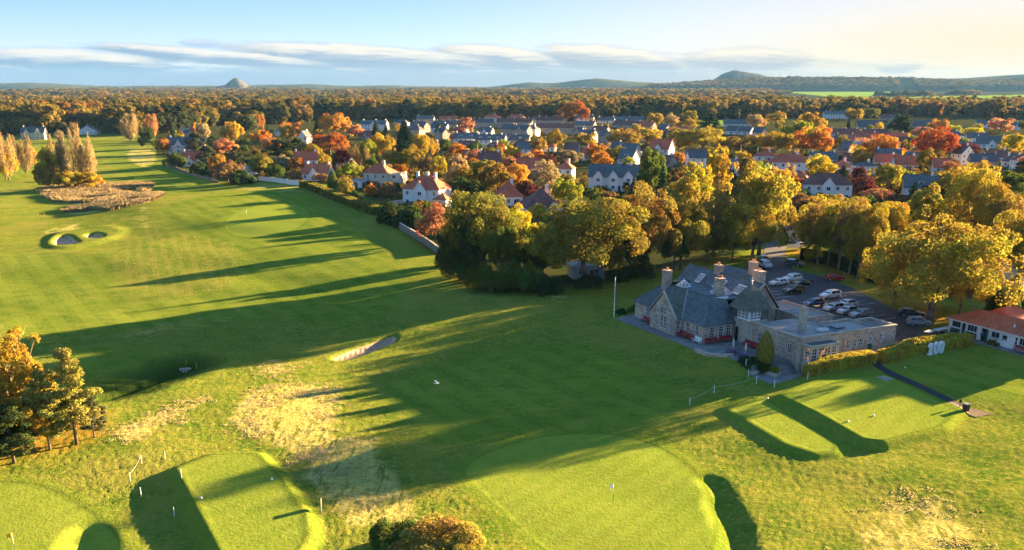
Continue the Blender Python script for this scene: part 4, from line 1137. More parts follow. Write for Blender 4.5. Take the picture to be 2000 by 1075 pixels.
    er.face((2.0, 16.75, 7.6), (5.75, 16.75, 11.25), (5.75, 39.2, 11.25), (2.0, 39.2, 7.6)); er.face((5.75, 16.75, 11.25), (9.3, 16.75, 6.75), (9.3, 39.2, 6.75), (5.75, 39.2, 11.25))
    eo = er.build('east_roof', SLATE, CH)
    MB().tube((5.75, 16.7, 11.27), (5.75, 39.25, 11.27), .10, .10, 6).build('ridge_tiles', SLATE_M, eo)
    cp_ = MB(); cp_.solid([(2.0, 16.6, 7.65), (2.0, 17.0, 7.65), (5.75, 17.0, 11.3), (5.75, 16.6, 11.3)][::-1], [(2.0, 16.6, 7.9), (2.0, 17.0, 7.9), (5.75, 17.0, 11.55), (5.75, 16.6, 11.55)][::-1])
    cp_.solid([(5.75, 16.6, 11.3), (5.75, 17.0, 11.3), (9.35, 17.0, 6.75), (9.35, 16.6, 6.75)][::-1], [(5.75, 16.6, 11.55), (5.75, 17.0, 11.55), (9.35, 17.0, 7.0), (9.35, 16.6, 7.0)][::-1]); cp_.build('gable_coping', STONE_D, eo)
    nr = MB(); nr.face((8.95, 26.7, 7.05), (12.45, 26.7, 10.95), (12.45, 37.3, 10.95), (8.95, 37.3, 7.05)); nr.face((12.45, 26.7, 10.95), (15.95, 26.7, 7.05), (15.95, 37.3, 7.05), (12.45, 37.3, 10.95))
    no = nr.build('north_roof', SLATE, CH)
    MB().solid([(8.9, 26.55, 7.05), (8.9, 26.95, 7.05), (12.45, 26.95, 11.0), (12.45, 26.55, 11.0)][::-1], [(8.9, 26.55, 7.3), (8.9, 26.95, 7.3), (12.45, 26.95, 11.25), (12.45, 26.55, 11.25)][::-1]).build('gable_coping', STONE_D, no)
    # rooflights and lanterns
    for (t0, t1) in ((32.2, 33.6), (25.6, 28.2), (19.6, 22.2)):
        q = MB()
        def S_(u, t, k): return (2.6 + u * 2.9 + (-.7 * k), t, 8.25 + u * 2.83 + .7 * k)
        q.solid([S_(.22, t0, .05), S_(.72, t0, .05), S_(.72, t1, .05), S_(.22, t1, .05)], [S_(.22, t0, .3), S_(.72, t0, .3), S_(.72, t1, .3), S_(.22, t1, .3)])
        o = q.build('rooflight', WHITE, CH)
        n_ = 4
        for i in range(n_):
            a = t0 + .1 + (t1 - t0 - .1) * i / n_; b = a + (t1 - t0 - .1) / n_ - .1
            MB().solid([S_(.26, a, .3), S_(.68, a, .3), S_(.68, b, .3), S_(.26, b, .3)], [S_(.26, a, .33), S_(.68, a, .33), S_(.68, b, .33), S_(.26, b, .33)]).build('pane', SKYGLASS, o)
    for (s, t, r_, n_, hh) in ((-.9, 31.3, 1.35, 10, 1.0), (1.55, 23.4, 1.9, 8, 1.35)):
        q = MB(); ring = [(s + r_ * math.cos(6.283 * i / n_), t + r_ * math.sin(6.283 * i / n_)) for i in range(n_)]
        q.solid([(a, b, 8.86) for a, b in ring], [(a, b, 9.1) for a, b in ring])
        for a, b in ring: q.tube((a, b, 9.1), (s, t, 9.1 + hh), .06, .06, 4)
        q.tube((s, t, 9.1 + hh - .1), (s, t, 9.1 + hh + .35), .09, .03, 6)
        o = q.build('lantern', WHITE, CH)
        for i in range(n_):
            a, b = ring[i], ring[(i + 1) % n_]; f_ = .97
            MB().face((s + (a[0] - s) * f_, t + (a[1] - t) * f_, 9.08), (s + (b[0] - s) * f_, t + (b[1] - t) * f_, 9.08), (s, t, 9.06 + hh)).build('pane', SKYGLASS, o)
    chimney(CH, -4.0, 32.3, 8.4, 11.7, 1.25, 1.45, 2); chimney(CH, .1, 22.0, 8.6, 11.7, 1.35, 1.25, 3); chimney(CH, 5.75, 30.0, 10.4, 12.3, 1.0, 1.6, 2)
    chimney(CH, 8.3, 21.6, 6.9, 12.4, 1.3, 2.0, 2); chimney(CH, 12.45, 28.4, 10.0, 12.6, 1.0, 1.6, 3); chimney(CH, 3.9, 4.6, 6.0, 9.7, .95, .95, 0, STONE_D)
    # --- flat-roofed wing
    x = MB()
    p0, p1 = (-.8, 11.9), (-.8, -.5)
    W = [window(CH, p0, p1, 1.9, 2.9, 3.58, 5.15), window(CH, p0, p1, 9.4, 10.4, 3.55, 5.1)]
    wall(x, p0, p1, .6, 6.5, W)
    p0, p1 = (-.8, -.5), (19.4, -.5)
    W = [window(CH, p0, p1, u - .45, u + .45, 3.7, 5.15) for u in (10.2, 11.55, 12.9)] + [(14.3, 15.3, 2.9, 5.25), window(CH, p0, p1, 16.7, 17.5, 4.2, 5.5)]
    wall(x, p0, p1, .6, 6.5, W)
    wall(x, (19.4, -.5), (19.4, 5.4), 2.5, 6.5); wall(x, (19.4, 5.4), (16, 5.4), 2.5, 6.5); wall(x, (16, 5.4), (16, 6.7), 2.5, 6.5); wall(x, (16, 6.7), (9.6, 6.7), 2.5, 6.5); wall(x, (9.6, 6.7), (9.6, 9.6), 2.5, 6.5)
    # inner faces of the parapet and its flat top
    for a, b, c, d_ in ((-.8, 19.4, -.5, -.15), (-.8, -.45, -.15, 11.9), (19.05, 19.4, -.15, 5.4), (16.0, 19.05, 5.05, 5.4), (15.65, 16.0, 3.6, 6.7), (9.6, 15.65, 6.35, 6.7)):
        x.box(a + .001, b - .001, c + .001, d_ - .001, 6.12, 6.502)
    x.build('wing_wall', STONE, CH)
    cn = MB()
    for a, b, c, d_ in ((-.92, 19.52, -.62, -.06), (-.92, -.36, -.06, 11.8), (18.96, 19.5, -.06, 5.5), (15.9, 18.96, 4.96, 5.5)):
        cn.box(a, b, c, d_, 6.50, 6.64)
    cn.box(-.90, -.80, -.6, 11.9, 5.62, 5.80).box(-.90, 15.8, -.60, -.5, 5.62, 5.80)
    cn.box(-.93, -.35, -.63, -.05, .9, 5.62).box(-.93, -.80, 10.9, 11.9, 1.6, 5.62)
    cn.build('cornice', STONE_D, CH)
    dk = MB(); dk.box(-.44, 9.6, -.14, 11.8, 5.9, 6.13); dk.box(9.6, 15.64, -.14, 6.34, 5.9, 6.13); dk.box(16.01, 19.04, -.14, 5.04, 5.9, 6.13); deck = dk.build('roof_deck', LEAD, CH)
    for i in range(7):
        for j in range(5):
            s0 = -.3 + i * 1.41; t0 = .1 + j * 2.3
            if 3.1 < s0 + .6 < 4.9 and 3.5 < t0 + 1 < 5.8: continue
            MB().box(s0, s0 + 1.35, t0, t0 + 2.22, 6.134, 6.15 + .012 * ((i * 3 + j) % 3)).build('roof_sheet', LEAD, deck)
    MB().box(8.4, 9.0, -.1, 6.2, 6.16, 6.24).build('lead_gutter', LEAD_D, deck)
    MB().box(5.9, 7.5, 2.3, 3.4, 6.17, 6.55).build('rooflight', WHITE, CH)
    MB().box(6.02, 7.38, 2.42, 3.28, 6.551, 6.58).build('pane', SKYGLASS, CH.children[-1])
    py = MB(); py.box(9.4, 11.2, 2.6, 4.4, 6.135, 6.4); c4 = [(9.45, 2.65, 6.4), (11.15, 2.65, 6.4), (11.15, 4.35, 6.4), (9.45, 4.35, 6.4)]
    po = py.build('rooflight', LEAD_D, CH)
    for i in range(4): MB().face(c4[i], c4[(i + 1) % 4], (10.3, 3.5, 7.0)).build('pane', SKYGLASS, po)
    for (s, t) in ((6.2, 8.6), (8.1, 9.0), (12.6, 5.4), (14.8, 1.2)):
        MB().tube((s, t, 6.1), (s, t, 6.6), .07, .07, 6).tube((s, t, 6.6), (s, t, 6.68), .12, .12, 6).build('vent_pipe', METAL, CH)
    MB().box(14.28 - .8, 15.3 - .8, -.36, -.30, 2.92, 4.0).build('door', TEALP, CH)
    window(CH, (-.8, -.5), (19.4, -.5), 14.35, 15.25, 4.02, 5.22, 3, 3, sill=False)
    MB().box(13.75, 14.25, -.42, -.37, 3.35, 3.42).build('handle', METAL, [c for c in CH.children if c.name.startswith('door')][-1])
    # --- bay window
    b = MB()
    p0, p1 = (-.3, -.65), (-.3, -2.5)
    W = [window(CH, p0, p1, .42, 1.5, 3.0, 5.15, 2, 4, pane=LITPANE)]
    wall(b, p0, p1, .6, 5.5, W)
    p0, p1 = (-.3, -2.5), (5.4, -2.5)
    W = [window(CH, p0, p1, .35, 1.35, 3.0, 5.15, 2, 4), window(CH, p0, p1, 1.6, 4.1, 3.0, 5.15, 4, 4, pane=LITPANE), window(CH, p0, p1, 4.4, 5.3, 3.0, 5.15, 2, 4), (.5, .9, 1.5, 2.3), (1.15, 1.55, 1.5, 2.3)]
    wall(b, p0, p1, .6, 5.5, W)
    wall(b, (5.4, -2.5), (5.4, -.5), .6, 5.5)
    bo = b.build('bay_window', STONE_D, CH)
    cb = MB(); cb.box(-.5, 5.6, -2.7, -2.35, 5.5, 5.68).box(-.5, -.15, -2.35, -.66, 5.5, 5.68).box(5.25, 5.6, -2.35, -.52, 5.5, 5.68).build('cornice', STONE_D, bo)
    MB().box(-.14, 5.24, -2.34, -.64, 5.4, 5.54).build('lead_roof', LEAD_D, bo)
    # --- annexe with a panelled roof
    an = MB()
    p0, p1 = (9.0, 9.6), (15.2, 9.6)
    W = [window(CH, p0, p1, 1.6, 2.5, 4.3, 5.6, 2, 3), window(CH, p0, p1, 3.6, 4.5, 4.3, 5.6, 2, 3)]
    wall(an, p0, p1, 2.5, 6.5, W); wall(an, (15.2, 9.6), (15.2, 22.5), 2.5, 6.5); wall(an, (15.2, 22.5), (9.0, 22.5), 2.5, 6.5); wall(an, (9.0, 17), (9.0, 9.6), 2.5, 6.5)
    an.box(9.001, 15.199, 9.601, 9.95, 6.1, 6.62).box(14.85, 15.199, 9.951, 22.499, 6.1, 6.62).box(9.001, 9.35, 9.951, 16.99, 6.1, 6.62)
    an.build('annexe_wall', STONE, CH)
    ao = MB().box(9.36, 14.84, 9.96, 22.4, 6.0, 6.26).build('annexe_roof', LEAD_D, CH)
    for i in range(4):
        for j in range(6):
            MB().box(9.46 + i * 1.34, 9.46 + i * 1.34 + 1.22, 10.1 + j * 2.04, 10.1 + j * 2.04 + 1.94, 6.265, 6.33).build('roof_panel', LEAD, ao)
    # rainwater pipes
    for (s, t, z0, z1) in ((-1.0, 15.7, 2.4, 5.5), (8.2, -.6, 2.2, 5.6), (-7.32, 21.9, 2.4, 5.4)):
        MB().tube((s, t, z0), (s, t, z1), .06, .06, 6).build('drainpipe', METAL, CH)
build_clubhouse()

# terrace, lower paving, steps, planter
sheet('terrace', TERRACE, FLAG, .05)
sheet('lower_paving', PAVED, FLAG, .05)
def low_wall(name, pts, th, z0f, h, mat, label, cat='wall', cap=None, group=None, gaps=None):
    """a garden wall along points of the place, following the ground"""
    root = empty(name, (pts[0][0], pts[0][1], g1(pts[0][0], pts[0][1])), 0, label, cat, group)
    o0 = root.location
    mb = MB(); cb = MB()
    fine = []
    for i in range(len(pts) - 1):
        a, b = Vector(pts[i][:2]), Vector(pts[i + 1][:2]); n = max(1, int((b - a).length / 4))
        fine += [a.lerp(b, k / n) for k in range(n)]
    fine.append(Vector(pts[-1][:2]))
    nrm = []
    for i in range(len(fine)):
        d = (fine[min(i + 1, len(fine) - 1)] - fine[max(i - 1, 0)]).normalized(); nrm.append(Vector((d.y, -d.x)))
    for i in range(len(fine) - 1):
        q = []
        for j, sgn in ((i, 1), (i + 1, 1), (i + 1, -1), (i, -1)):
            p = fine[j] + nrm[j] * (th / 2 * sgn); q.append((p.x - o0.x, p.y - o0.y, (z0f(fine[j]) if z0f else g1(fine[j].x, fine[j].y)) - o0.z))
        q = q[::-1]
        mb.solid([(x, y, z - .5) for x, y, z in q], [(x, y, z + h) for x, y, z in q])
        if cap:
            qq = []
            for j, sgn in ((i, 1), (i + 1, 1), (i + 1, -1), (i, -1)):
                p = fine[j] + nrm[j] * ((th / 2 + .06) * sgn); qq.append((p.x - o0.x, p.y - o0.y, (z0f(fine[j]) if z0f else g1(fine[j].x, fine[j].y)) - o0.z))
            qq = qq[::-1]
            cb.solid([(x, y, z + h) for x, y, z in qq], [(x, y, z + h + .12) for x, y, z in qq])
    mb.build('wall_body', mat, root)
    if cap: cb.build('coping', cap, root)
    return root
low_wall('terrace_wall', [cw(-11.2, 12.6), cw(-10.9, 9.0), cw(-8.9, 7.4), cw(-7.6, 7.2)], .35, lambda p: 1.4, 1.35, STONE, 'low stone wall round the tip of the clubhouse terrace', cap=STONE_D)
st = empty('stone_steps', cw(-2.6, .6, 1.05), AL, 'flight of grey stone steps down from terrace beside the wing wall', 'steps')
for i in range(6):
    MB().box(-1.7, 1.6, 1.0 - (i + 1) * .42, 1.0 - i * .42 + (.0 if i else .6), -.4, 1.36 - i * .235).build('step', FLAG, st)
pl = low_wall('planter', [cw(-8.9, 1.3), cw(-6.2, 1.1), cw(-5.9, -1.6), cw(-4.4, -.7), cw(-4.4, 1.6)], .3, lambda p: 1.05, .55, STONE_D, 'stone kerbed planting bed below the terrace by the steps', 'planter')
MB().face(*[tuple(Vector(cw(s, t, 1.45)) - pl.location) for s, t in ((-8.6, 1.4), (-6.1, 1.2), (-5.8, -1.3), (-4.5, -.6), (-4.5, 3.0), (-8.4, 3.2))]).build('soil', BARK, pl)
tree(cw(-4.6, 3.0, 2.3), 5.2, 2.9, 'cone', 'olive gold', name='conical_conifer', label='golden green cone-shaped conifer in front of the wing wall', cat='conifer', lod=0)
for (s, t, h, w, c, lb) in [(-7.4, 2.9, 2.3, 3.2, 'dark green', 'dark green shrub beside the conical conifer on the terrace side'), (-5.9, 1.9, 1.3, 2.8, 'dark green', 'low dark green shrub at the foot of the conical conifer'), (-5.2, -.3, .95, 1.7, 'lime', 'small yellow-green shrub at the tip of the planting bed'), (-4.7, .6, .8, 1.1, 'orange', 'small reddish shrub in the planting bed by the steps')]:
    tree(cw(s, t, 1.3), h, w, 'bush', c, name='shrub', label=lb, cat='shrub', lod=0)
# ------------------------------------------------------------------ car park, path
sheet('car_park', CARPARK, ASPHALT, .04, 2.0)
PATH = [gp(px, py) for px, py in [(1708, 706), (1716, 716), (1740, 730), (1790, 752), (1840, 776), (1880, 797), (1896, 806)]]
def ribbon_poly(pts, w):
    l, r = [], []
    for i in range(len(pts)):
        d = (pts[min(i + 1, len(pts) - 1)] - pts[max(i - 1, 0)]); d.z = 0; d.normalize()
        n = Vector((-d.y, d.x, 0))
        l.append(tuple((pts[i] + n * w / 2).xy)); r.append(tuple((pts[i] - n * w / 2).xy))
    return l + r[::-1]
sheet('footpath', ribbon_poly(PATH, 1.5), TARMAC, .06, .8)
sheet('worn_earth', ppg([(1893, 797), (1938, 809), (1905, 816), (1886, 806)], 0), BARK_P, .07, .6)
sheet('shop_paving', [tuple(cw(s, t).xy) for s, t in ((33.0, 3.0), (35.2, 3.0), (35.2, -18), (33.0, -18))], FLAG, .05)
sheet('drive', [tuple(at(px, py, 3.6).xy) for px, py in [(1498, 469), (1535, 469), (1534, 452), (1528, 436), (1512, 436), (1505, 452)]], ASPHALT, .10, 3.0)
LINE = simple('road_paint', (.62, .62, .60), .8, .25, 5)
cpk = empty('bay_markings', cw(30, 20, 3.39), AL); tag(cpk, kind='structure')
for (s0, t0, n, L_) in ((17.6, 22.5, 5, 4.6), (24.0, 14.0, 5, 4.8), (29.0, 13.0, 5, 4.8), (25.0, 36.0, 5, 4.8), (36.0, 4.0, 4, 4.6), (35.0, 24.0, 4, 4.6)):
    for i in range(n):
        MB().box(s0 - 30, s0 - 30 + L_, t0 - 20 + i * 2.5, t0 - 20 + i * 2.5 + .11, .0, .012).build('painted_line', LINE, cpk)
# white grating in the grass by the path
pw = gp(1729, 740); gr = empty('ground_grating', pw + Vector((0, 0, .03)), AL, 'pale slatted grating lying in the grass beside the dark path', 'grating')
for i in range(6): MB().box(-.9, .9, -1.0 + i * .36, -1.0 + i * .36 + .16, 0, .07).build('slat', STONE_D, gr)

# ------------------------------------------------------------------ hedges, the number sign
def hedge_run(name, pts, w, h, colour, label, mat=None, lod_size=.16, per=55, seed=5, skew=0.0):
    """a clipped hedge: a solid heart with a skin of leaves"""
    rng = np.random.default_rng(seed)
    base = Vector(pts[0]); root = empty(name, (base.x, base.y, g1(base.x, base.y)), 0, label, 'hedge')
    o0 = root.location
    Cs, Ns = [], []
    core = MB()
    for i in range(len(pts) - 1):
        a, b = Vector((pts[i][0], pts[i][1], 0)), Vector((pts[i + 1][0], pts[i + 1][1], 0))
        L_ = (b - a).length; d = (b - a) / L_; nr = Vector((d.y, -d.x, 0))
        nseg = max(1, int(L_ / 3))
        for k in range(nseg):
            q = []
            for u, sg in ((k, 1), (k + 1, 1), (k + 1, -1), (k, -1)):
                p = a + d * (L_ * u / nseg) + nr * ((w / 2 - .1) * sg); q.append((p.x - o0.x, p.y - o0.y, g1(p.x, p.y) - o0.z))
            q = q[::-1]
            core.solid([(x, y, z - .3) for x, y, z in q], [(x, y, z + h - .1) for x, y, z in q])
        def skin(n, f):
            u = rng.random(n) * L_; v = rng.random(n)
            for uu, vv in zip(u, v): f(uu, vv)
        A_ = np.array([a.x, a.y]); D_ = np.array([d.x, d.y]); N_ = np.array([nr.x, nr.y])
        def add(n, off, zz, nv):
            u = rng.random(n) * (L_ + .2) - .1
            xy = A_ + np.outer(u, D_) + np.outer(off, N_)
            z = gz(xy[:, 0], xy[:, 1]) + zz
            lump = .05 * np.sin(u * 1.7 + i) * np.sin(zz * 2.1 + u * .6)
            xy = xy + np.outer(lump * np.sign(off + 1e-9), N_)
            Cs.append(np.column_stack([xy, z])); Ns.append(np.tile(nv, (n, 1)))
        nt = int(L_ * w * per); nsd = int(L_ * h * per)
        add(nt, (rng.random(nt) - .5) * w, h + rng.normal(size=nt) * .05, (0, 0, 1.0))
        add(nsd, np.full(nsd, w / 2) + rng.normal(size=nsd) * .05, rng.random(nsd) * h, (nr.x, nr.y, .2))
        add(nsd, np.full(nsd, -w / 2) + rng.normal(size=nsd) * .05, rng.random(nsd) * h, (-nr.x, -nr.y, .2))
        ne = int(w * h * per)
        for e_, sg in ((a, -1), (b, 1)):
            off = (rng.random(ne) - .5) * w
            xy = np.array([e_.x, e_.y]) + np.outer(off, N_) + D_ * sg * .05
            Cs.append(np.column_stack([xy, gz(xy[:, 0], xy[:, 1]) + rng.random(ne) * h])); Ns.append(np.tile((d.x * sg, d.y * sg, .1), (ne, 1)))
    C = np.vstack(Cs) - np.array(o0); Nn = np.vstack(Ns)
    A, B = leaves(rng, C, Nn, lod_size, .6, .55)
    n = len(C)
    me = quads_mesh('hedge_leaves', C, A, B, rng.random(n), (np.sin(C[:, 0] * 1.9) * np.sin(C[:, 1] * 2.3 + C[:, 2]) * .5 + .5), LEAF)
    co = core.build('stems', DARKLEAF, root)
    lv = link('foliage', me, root); lv.color = (*TC[colour], 1); tag(lv, kind='stuff')
    return root
DARKLEAF = simple('hedge_heart', (.05, .045, .018), .95, .4, 3)
hedge_run('clipped_hedge', [cw(-1.9, -3.9), cw(11.0, -4.0)], 2.0, 1.85, 'hedge gold', 'shorter clipped golden hedge below the bay window of clubhouse', per=110, lod_size=.12)
hedge_run('clipped_hedge', [cw(12.5, -4.6), cw(22, -4.9), cw(31.0, -5.3)], 1.9, 1.8, 'hedge gold', 'longer clipped golden hedge behind the white number 100', per=110, lod_size=.12, seed=9)

ns = empty('number_sign', gp(1826, 692), AL, 'big white free-standing number 100 in front of long hedge', 'sign')
SIGNW = simple('sign_white', (.74, .78, .80), .5, .05, 3)
SIGNI = simple('sign_inset', (.55, .60, .63), .5, .1, 8)
def digit(x0, kind):
    mb = MB(); w, h, dp = .95, 2.0, .32
    if kind == '1':
        mb.box(x0 - .48, x0 + .48, -dp / 2, dp / 2, 0, .30)
        mb.solid([(x0 - .20, -dp / 2, .30), (x0 + .22, -dp / 2, .30), (x0 + .22, dp / 2, .30), (x0 - .20, dp / 2, .30)], [(x0 - .20, -dp / 2, 1.95), (x0 + .22, -dp / 2, 1.95), (x0 + .22, dp / 2, 1.95), (x0 - .20, dp / 2, 1.95)])
        mb.solid([(x0 - .55, -dp / 2, 1.30), (x0 - .20, -dp / 2, 1.40), (x0 - .20, dp / 2, 1.40), (x0 - .55, dp / 2, 1.30)], [(x0 - .50, -dp / 2, 1.60), (x0 - .20, -dp / 2, 1.95), (x0 - .20, dp / 2, 1.95), (x0 - .50, dp / 2, 1.60)])
        o = mb.build('digit', SIGNW, ns)
        MB().box(x0 - .07, x0 + .09, -dp / 2 - .012, -dp / 2 + .01, .42, 1.8).build('inset_panel', SIGNI, o)
    else:
        n = 26; a, b = .54, 1.03; ai, bi = .17, .62; zc = 1.03
        def P_(r, q, i, y):
            t = 2 * math.pi * i / n
            c, s = math.cos(t), math.sin(t); e = .72
            return (x0 + r * math.copysign(abs(c) ** e, c), y, zc + q * math.copysign(abs(s) ** e, s))
        for i in range(n):
            j = i + 1
            mb.face(P_(a, b, i, -dp / 2), P_(ai, bi, i, -dp / 2), P_(ai, bi, j, -dp / 2), P_(a, b, j, -dp / 2)); mb.face(P_(a, b, j, dp / 2), P_(ai, bi, j, dp / 2), P_(ai, bi, i, dp / 2), P_(a, b, i, dp / 2))
            mb.face(P_(a, b, i, dp / 2), P_(a, b, i, -dp / 2), P_(a, b, j, -dp / 2), P_(a, b, j, dp / 2)); mb.face(P_(ai, bi, i, -dp / 2), P_(ai, bi, i, dp / 2), P_(ai, bi, j, dp / 2), P_(ai, bi, j, -dp / 2))
        o = mb.build('digit', SIGNW, ns)
        q = MB()
        for i in range(n):
            j = i + 1; y = -dp / 2 - .01
            q.face(P_(a * .80, b * .88, i, y), P_(a * .56, b * .76, i, y), P_(a * .56, b * .76, j, y), P_(a * .80, b * .88, j, y))
        q.build('inset_panel', SIGNI, o)
digit(-1.15, '1'); digit(.05, '0'); digit(1.2, '0')

# ------------------------------------------------------------------ the shop
SH = empty('golf_shop', cw(35.0, 2.3, 3.05), AL, 'long white single-storey shop with red tiled roof at the right edge', 'shop')
def build_shop():
    # local: u along +s, v along t (0 at the left front corner, running to -20)
    b = MB(); p0, p1 = (0, 0), (0, -20)
    W = [window(SH, p0, p1, .5, 2.35, 1.15, 2.3, 1, 1, .07, sill=False), (2.6, 3.4, .05, 2.3), window(SH, p0, p1, 3.7, 5.7, 1.1, 2.3, 3, 1, .07, sill=False), (6.6, 7.9, .02, 2.3), window(SH, p0, p1, 8.5, 10.1, 1.1, 2.15, 2, 1, .07), window(SH, p0, p1, 10.6, 11.6, 1.2, 2.0, 1, 1, .07), window(SH, p0, p1, 13.0, 13.5, .8, 2.15, 1, 2, .07), window(SH, p0, p1, 13.8, 15.6, 1.0, 2.2, 3, 1, .07)]
    wall(b, p0, p1, -.8, 2.42, W, .25)
    wall(b, (0, -20), (6.5, -20), -.8, 2.42); wall(b, (6.5, -20), (6.5, 0), -.8, 2.42); wall(b, (6.5, 0), (0, 0), -.8, 2.42)
    b.build('wall', HARL, SH)
    for v0, v1 in ((.45, 2.4), (3.6, 5.8)):
        MB().box(-.05, -.005, -v1, -v0, .08, 1.02).build('dado_panel', TEALP, SH)
    d1 = MB().box(.14, .19, -3.38, -2.62, .06, 2.28).build('door', TEALP, SH); MB().box(.10, .138, -3.2, -2.8, 1.1, 2.1).build('pane', GLASS, d1)
    d2 = MB(); d2.solid([(.15, -7.88, .03), (-.75, -8.0, .03), (-.75, -8.05, .03), (.15, -7.93, .03)], [(.15, -7.88, 2.2), (-.75, -8.0, 2.2), (-.75, -8.05, 2.2), (.15, -7.93, 2.2)]); d2 = d2.build('open_door', TEALP, SH)
    MB().box(-.52, -.30, -7.965, -7.94, 1.3, 1.6).build('notice', WHITE, d2)
    MB().box(.20, .24, -7.88, -6.62, .03, 2.28).build('doorway', DARK, SH)
    ft = MB()
    ft.box(-.46, -.40, -20.4, .45, 2.36, 2.56).build('fascia', WHITE, SH)
    r = MB(); z0, z1 = 2.5, 4.35
    r.face((-.5, .5, z0), (-.5, -20.5, z0), (3.3, -20.5, z1), (3.3, -3.2, z1)); r.face((7.0, -20.5, z0), (7.0, .5, z0), (3.3, -3.2, z1), (3.3, -20.5, z1)); r.face((7.0, .5, z0), (-.5, .5, z0), (3.3, -3.2, z1))
    r.face((-.5, -20.5, z0 - .03), (-.5, .5, z0 - .03), (7.0, .5, z0 - .03), (7.0, -20.5, z0 - .03))
    ro = r.build('roof', REDTILE, SH)
    MB().tube((3.3, -3.2, z1), (3.3, -20.5, z1), .09, .09, 6).tube((-.5, .5, z0 + .02), (3.3, -3.2, z1), .08, .08, 6).tube((7.0, .5, z0 + .02), (3.3, -3.2, z1), .08, .08, 6).build('ridge_tiles', ORANGETILE, ro)
    MB().tube((1.3, -11.6, 3.3), (1.3, -11.6, 3.7), .16, .10, 8).tube((1.3, -11.6, 3.7), (1.3, -11.6, 3.95), .03, .03, 5).build('roof_cowl', WHITE, ro)
    k = MB(); wall(k, (6.5, -.5), (6.5, -7.5), -.8, 2.4); k.box(6.501, 13.0, -7.5, -.5, -.8, 2.4); k.build('rear_wing_wall', HARL, SH)
    r2 = MB(); e = [(5.8, 0, 2.45), (5.8, -8, 2.45), (13.5, -8, 2.45), (13.5, 0, 2.45)]; a, b2 = (7.6, -4, 4.45), (10.6, -4, 4.45)
    r2.face(e[0], e[1], a); r2.face(e[1], e[2], b2, a); r2.face(e[2], e[3], b2); r2.face(e[3], e[0], a, b2); r2.face(*e[::-1])
    o2 = r2.build('rear_roof', REDTILE, SH); MB().tube(b2, e[2], .09, .09, 6).tube(a, b2, .09, .09, 6).build('ridge_tiles', ORANGETILE, o2)
build_shop()
for t, lb in ((-6.5, 'round clipped green bush against the white shop front'), (-7.4, 'smaller round clipped bush beside the larger one by the shop')):
    tree(cw(34.3, t - .6, 3.05), 1.1 if t > -7 else .8, 1.3 if t > -7 else .9, 'bush', 'olive', name='clipped_bush', label=lb, cat='bush', lod=0)

# ------------------------------------------------------------------ benches, parasols, tables
def bench(loc, rz, mat, label, L_=2.2, group='benches set against walls', name='bench'):
    e = empty(name, loc, rz, label, 'bench', group)
    for i in range(3): MB().box(-L_ / 2, L_ / 2, -.48 + i * .16, -.48 + i * .16 + .13, .41, .45).build('seat_slat', mat, e)
    for i in range(4): MB().solid([(-L_ / 2, .02 + .02 * i, .52 + i * .14), (L_ / 2, .02 + .02 * i, .52 + i * .14), (L_ / 2, .06 + .02 * i, .52 + i * .14), (-L_ / 2, .06 + .02 * i, .52 + i * .14)], [(-L_ / 2, .035 + .02 * i, .635 + i * .14), (L_ / 2, .035 + .02 * i, .635 + i * .14), (L_ / 2, .075 + .02 * i, .635 + i * .14), (-L_ / 2, .075 + .02 * i, .635 + i * .14)]).build('back_slat', mat, e)
    for x in (-L_ / 2 + .06, L_ / 2 - .06):
        MB().box(x - .035, x + .035, -.48, -.41, 0, .62).build('leg', mat, e); MB().solid([(x - .034, .0, 0), (x + .034, .0, 0), (x + .034, .08, 0), (x - .034, .08, 0)], [(x - .034, .10, 1.08), (x + .034, .10, 1.08), (x + .034, .16, 1.08), (x - .034, .16, 1.08)]).build('leg', mat, e)
        MB().box(x - .04, x + .04, -.52, .10, .62, .67).build('armrest', mat, e)
    return e
hw = R(-90)
for (s, t, rz, m, lb) in [(-7.75, 32.6, hw, REDPAINT, 'dark red bench alone under the window at far end of terrace'), (-7.75, 20.8, hw, REDPAINT, 'dark red bench beside the gable on long clubhouse front'), (-7.75, 18.5, hw, REDPAINT, 'dark red bench next to the white bench on terrace'),
                          (-6.0, 15.25, 0, REDPAINT, 'dark red bench under the leftmost of three short-front windows'), (-3.0, 15.25, 0, REDPAINT, 'dark red bench under the right two of three short-front windows'),
                          (-1.35, 10.9, hw, REDPAINT, 'dark red bench just right of the turret doorway'), (-1.35, 8.4, hw, REDPAINT, 'dark red bench partly behind conical conifer')]:
    bench(cw(s, t, 2.43), AL + rz, m, lb, 2.5)
bench(cw(-7.8, 16.6, 2.43), AL + hw, WHITE, 'white bench at the corner of the clubhouse terrace', 1.9)
bench(cw(34.4, -12.6, 3.1), AL + hw, REDPAINT, 'dark red bench in front of the white shop at right edge', 2.4)
PARASOL = simple('cream_canvas', (.62, .55, .44), .9, .15, 4)
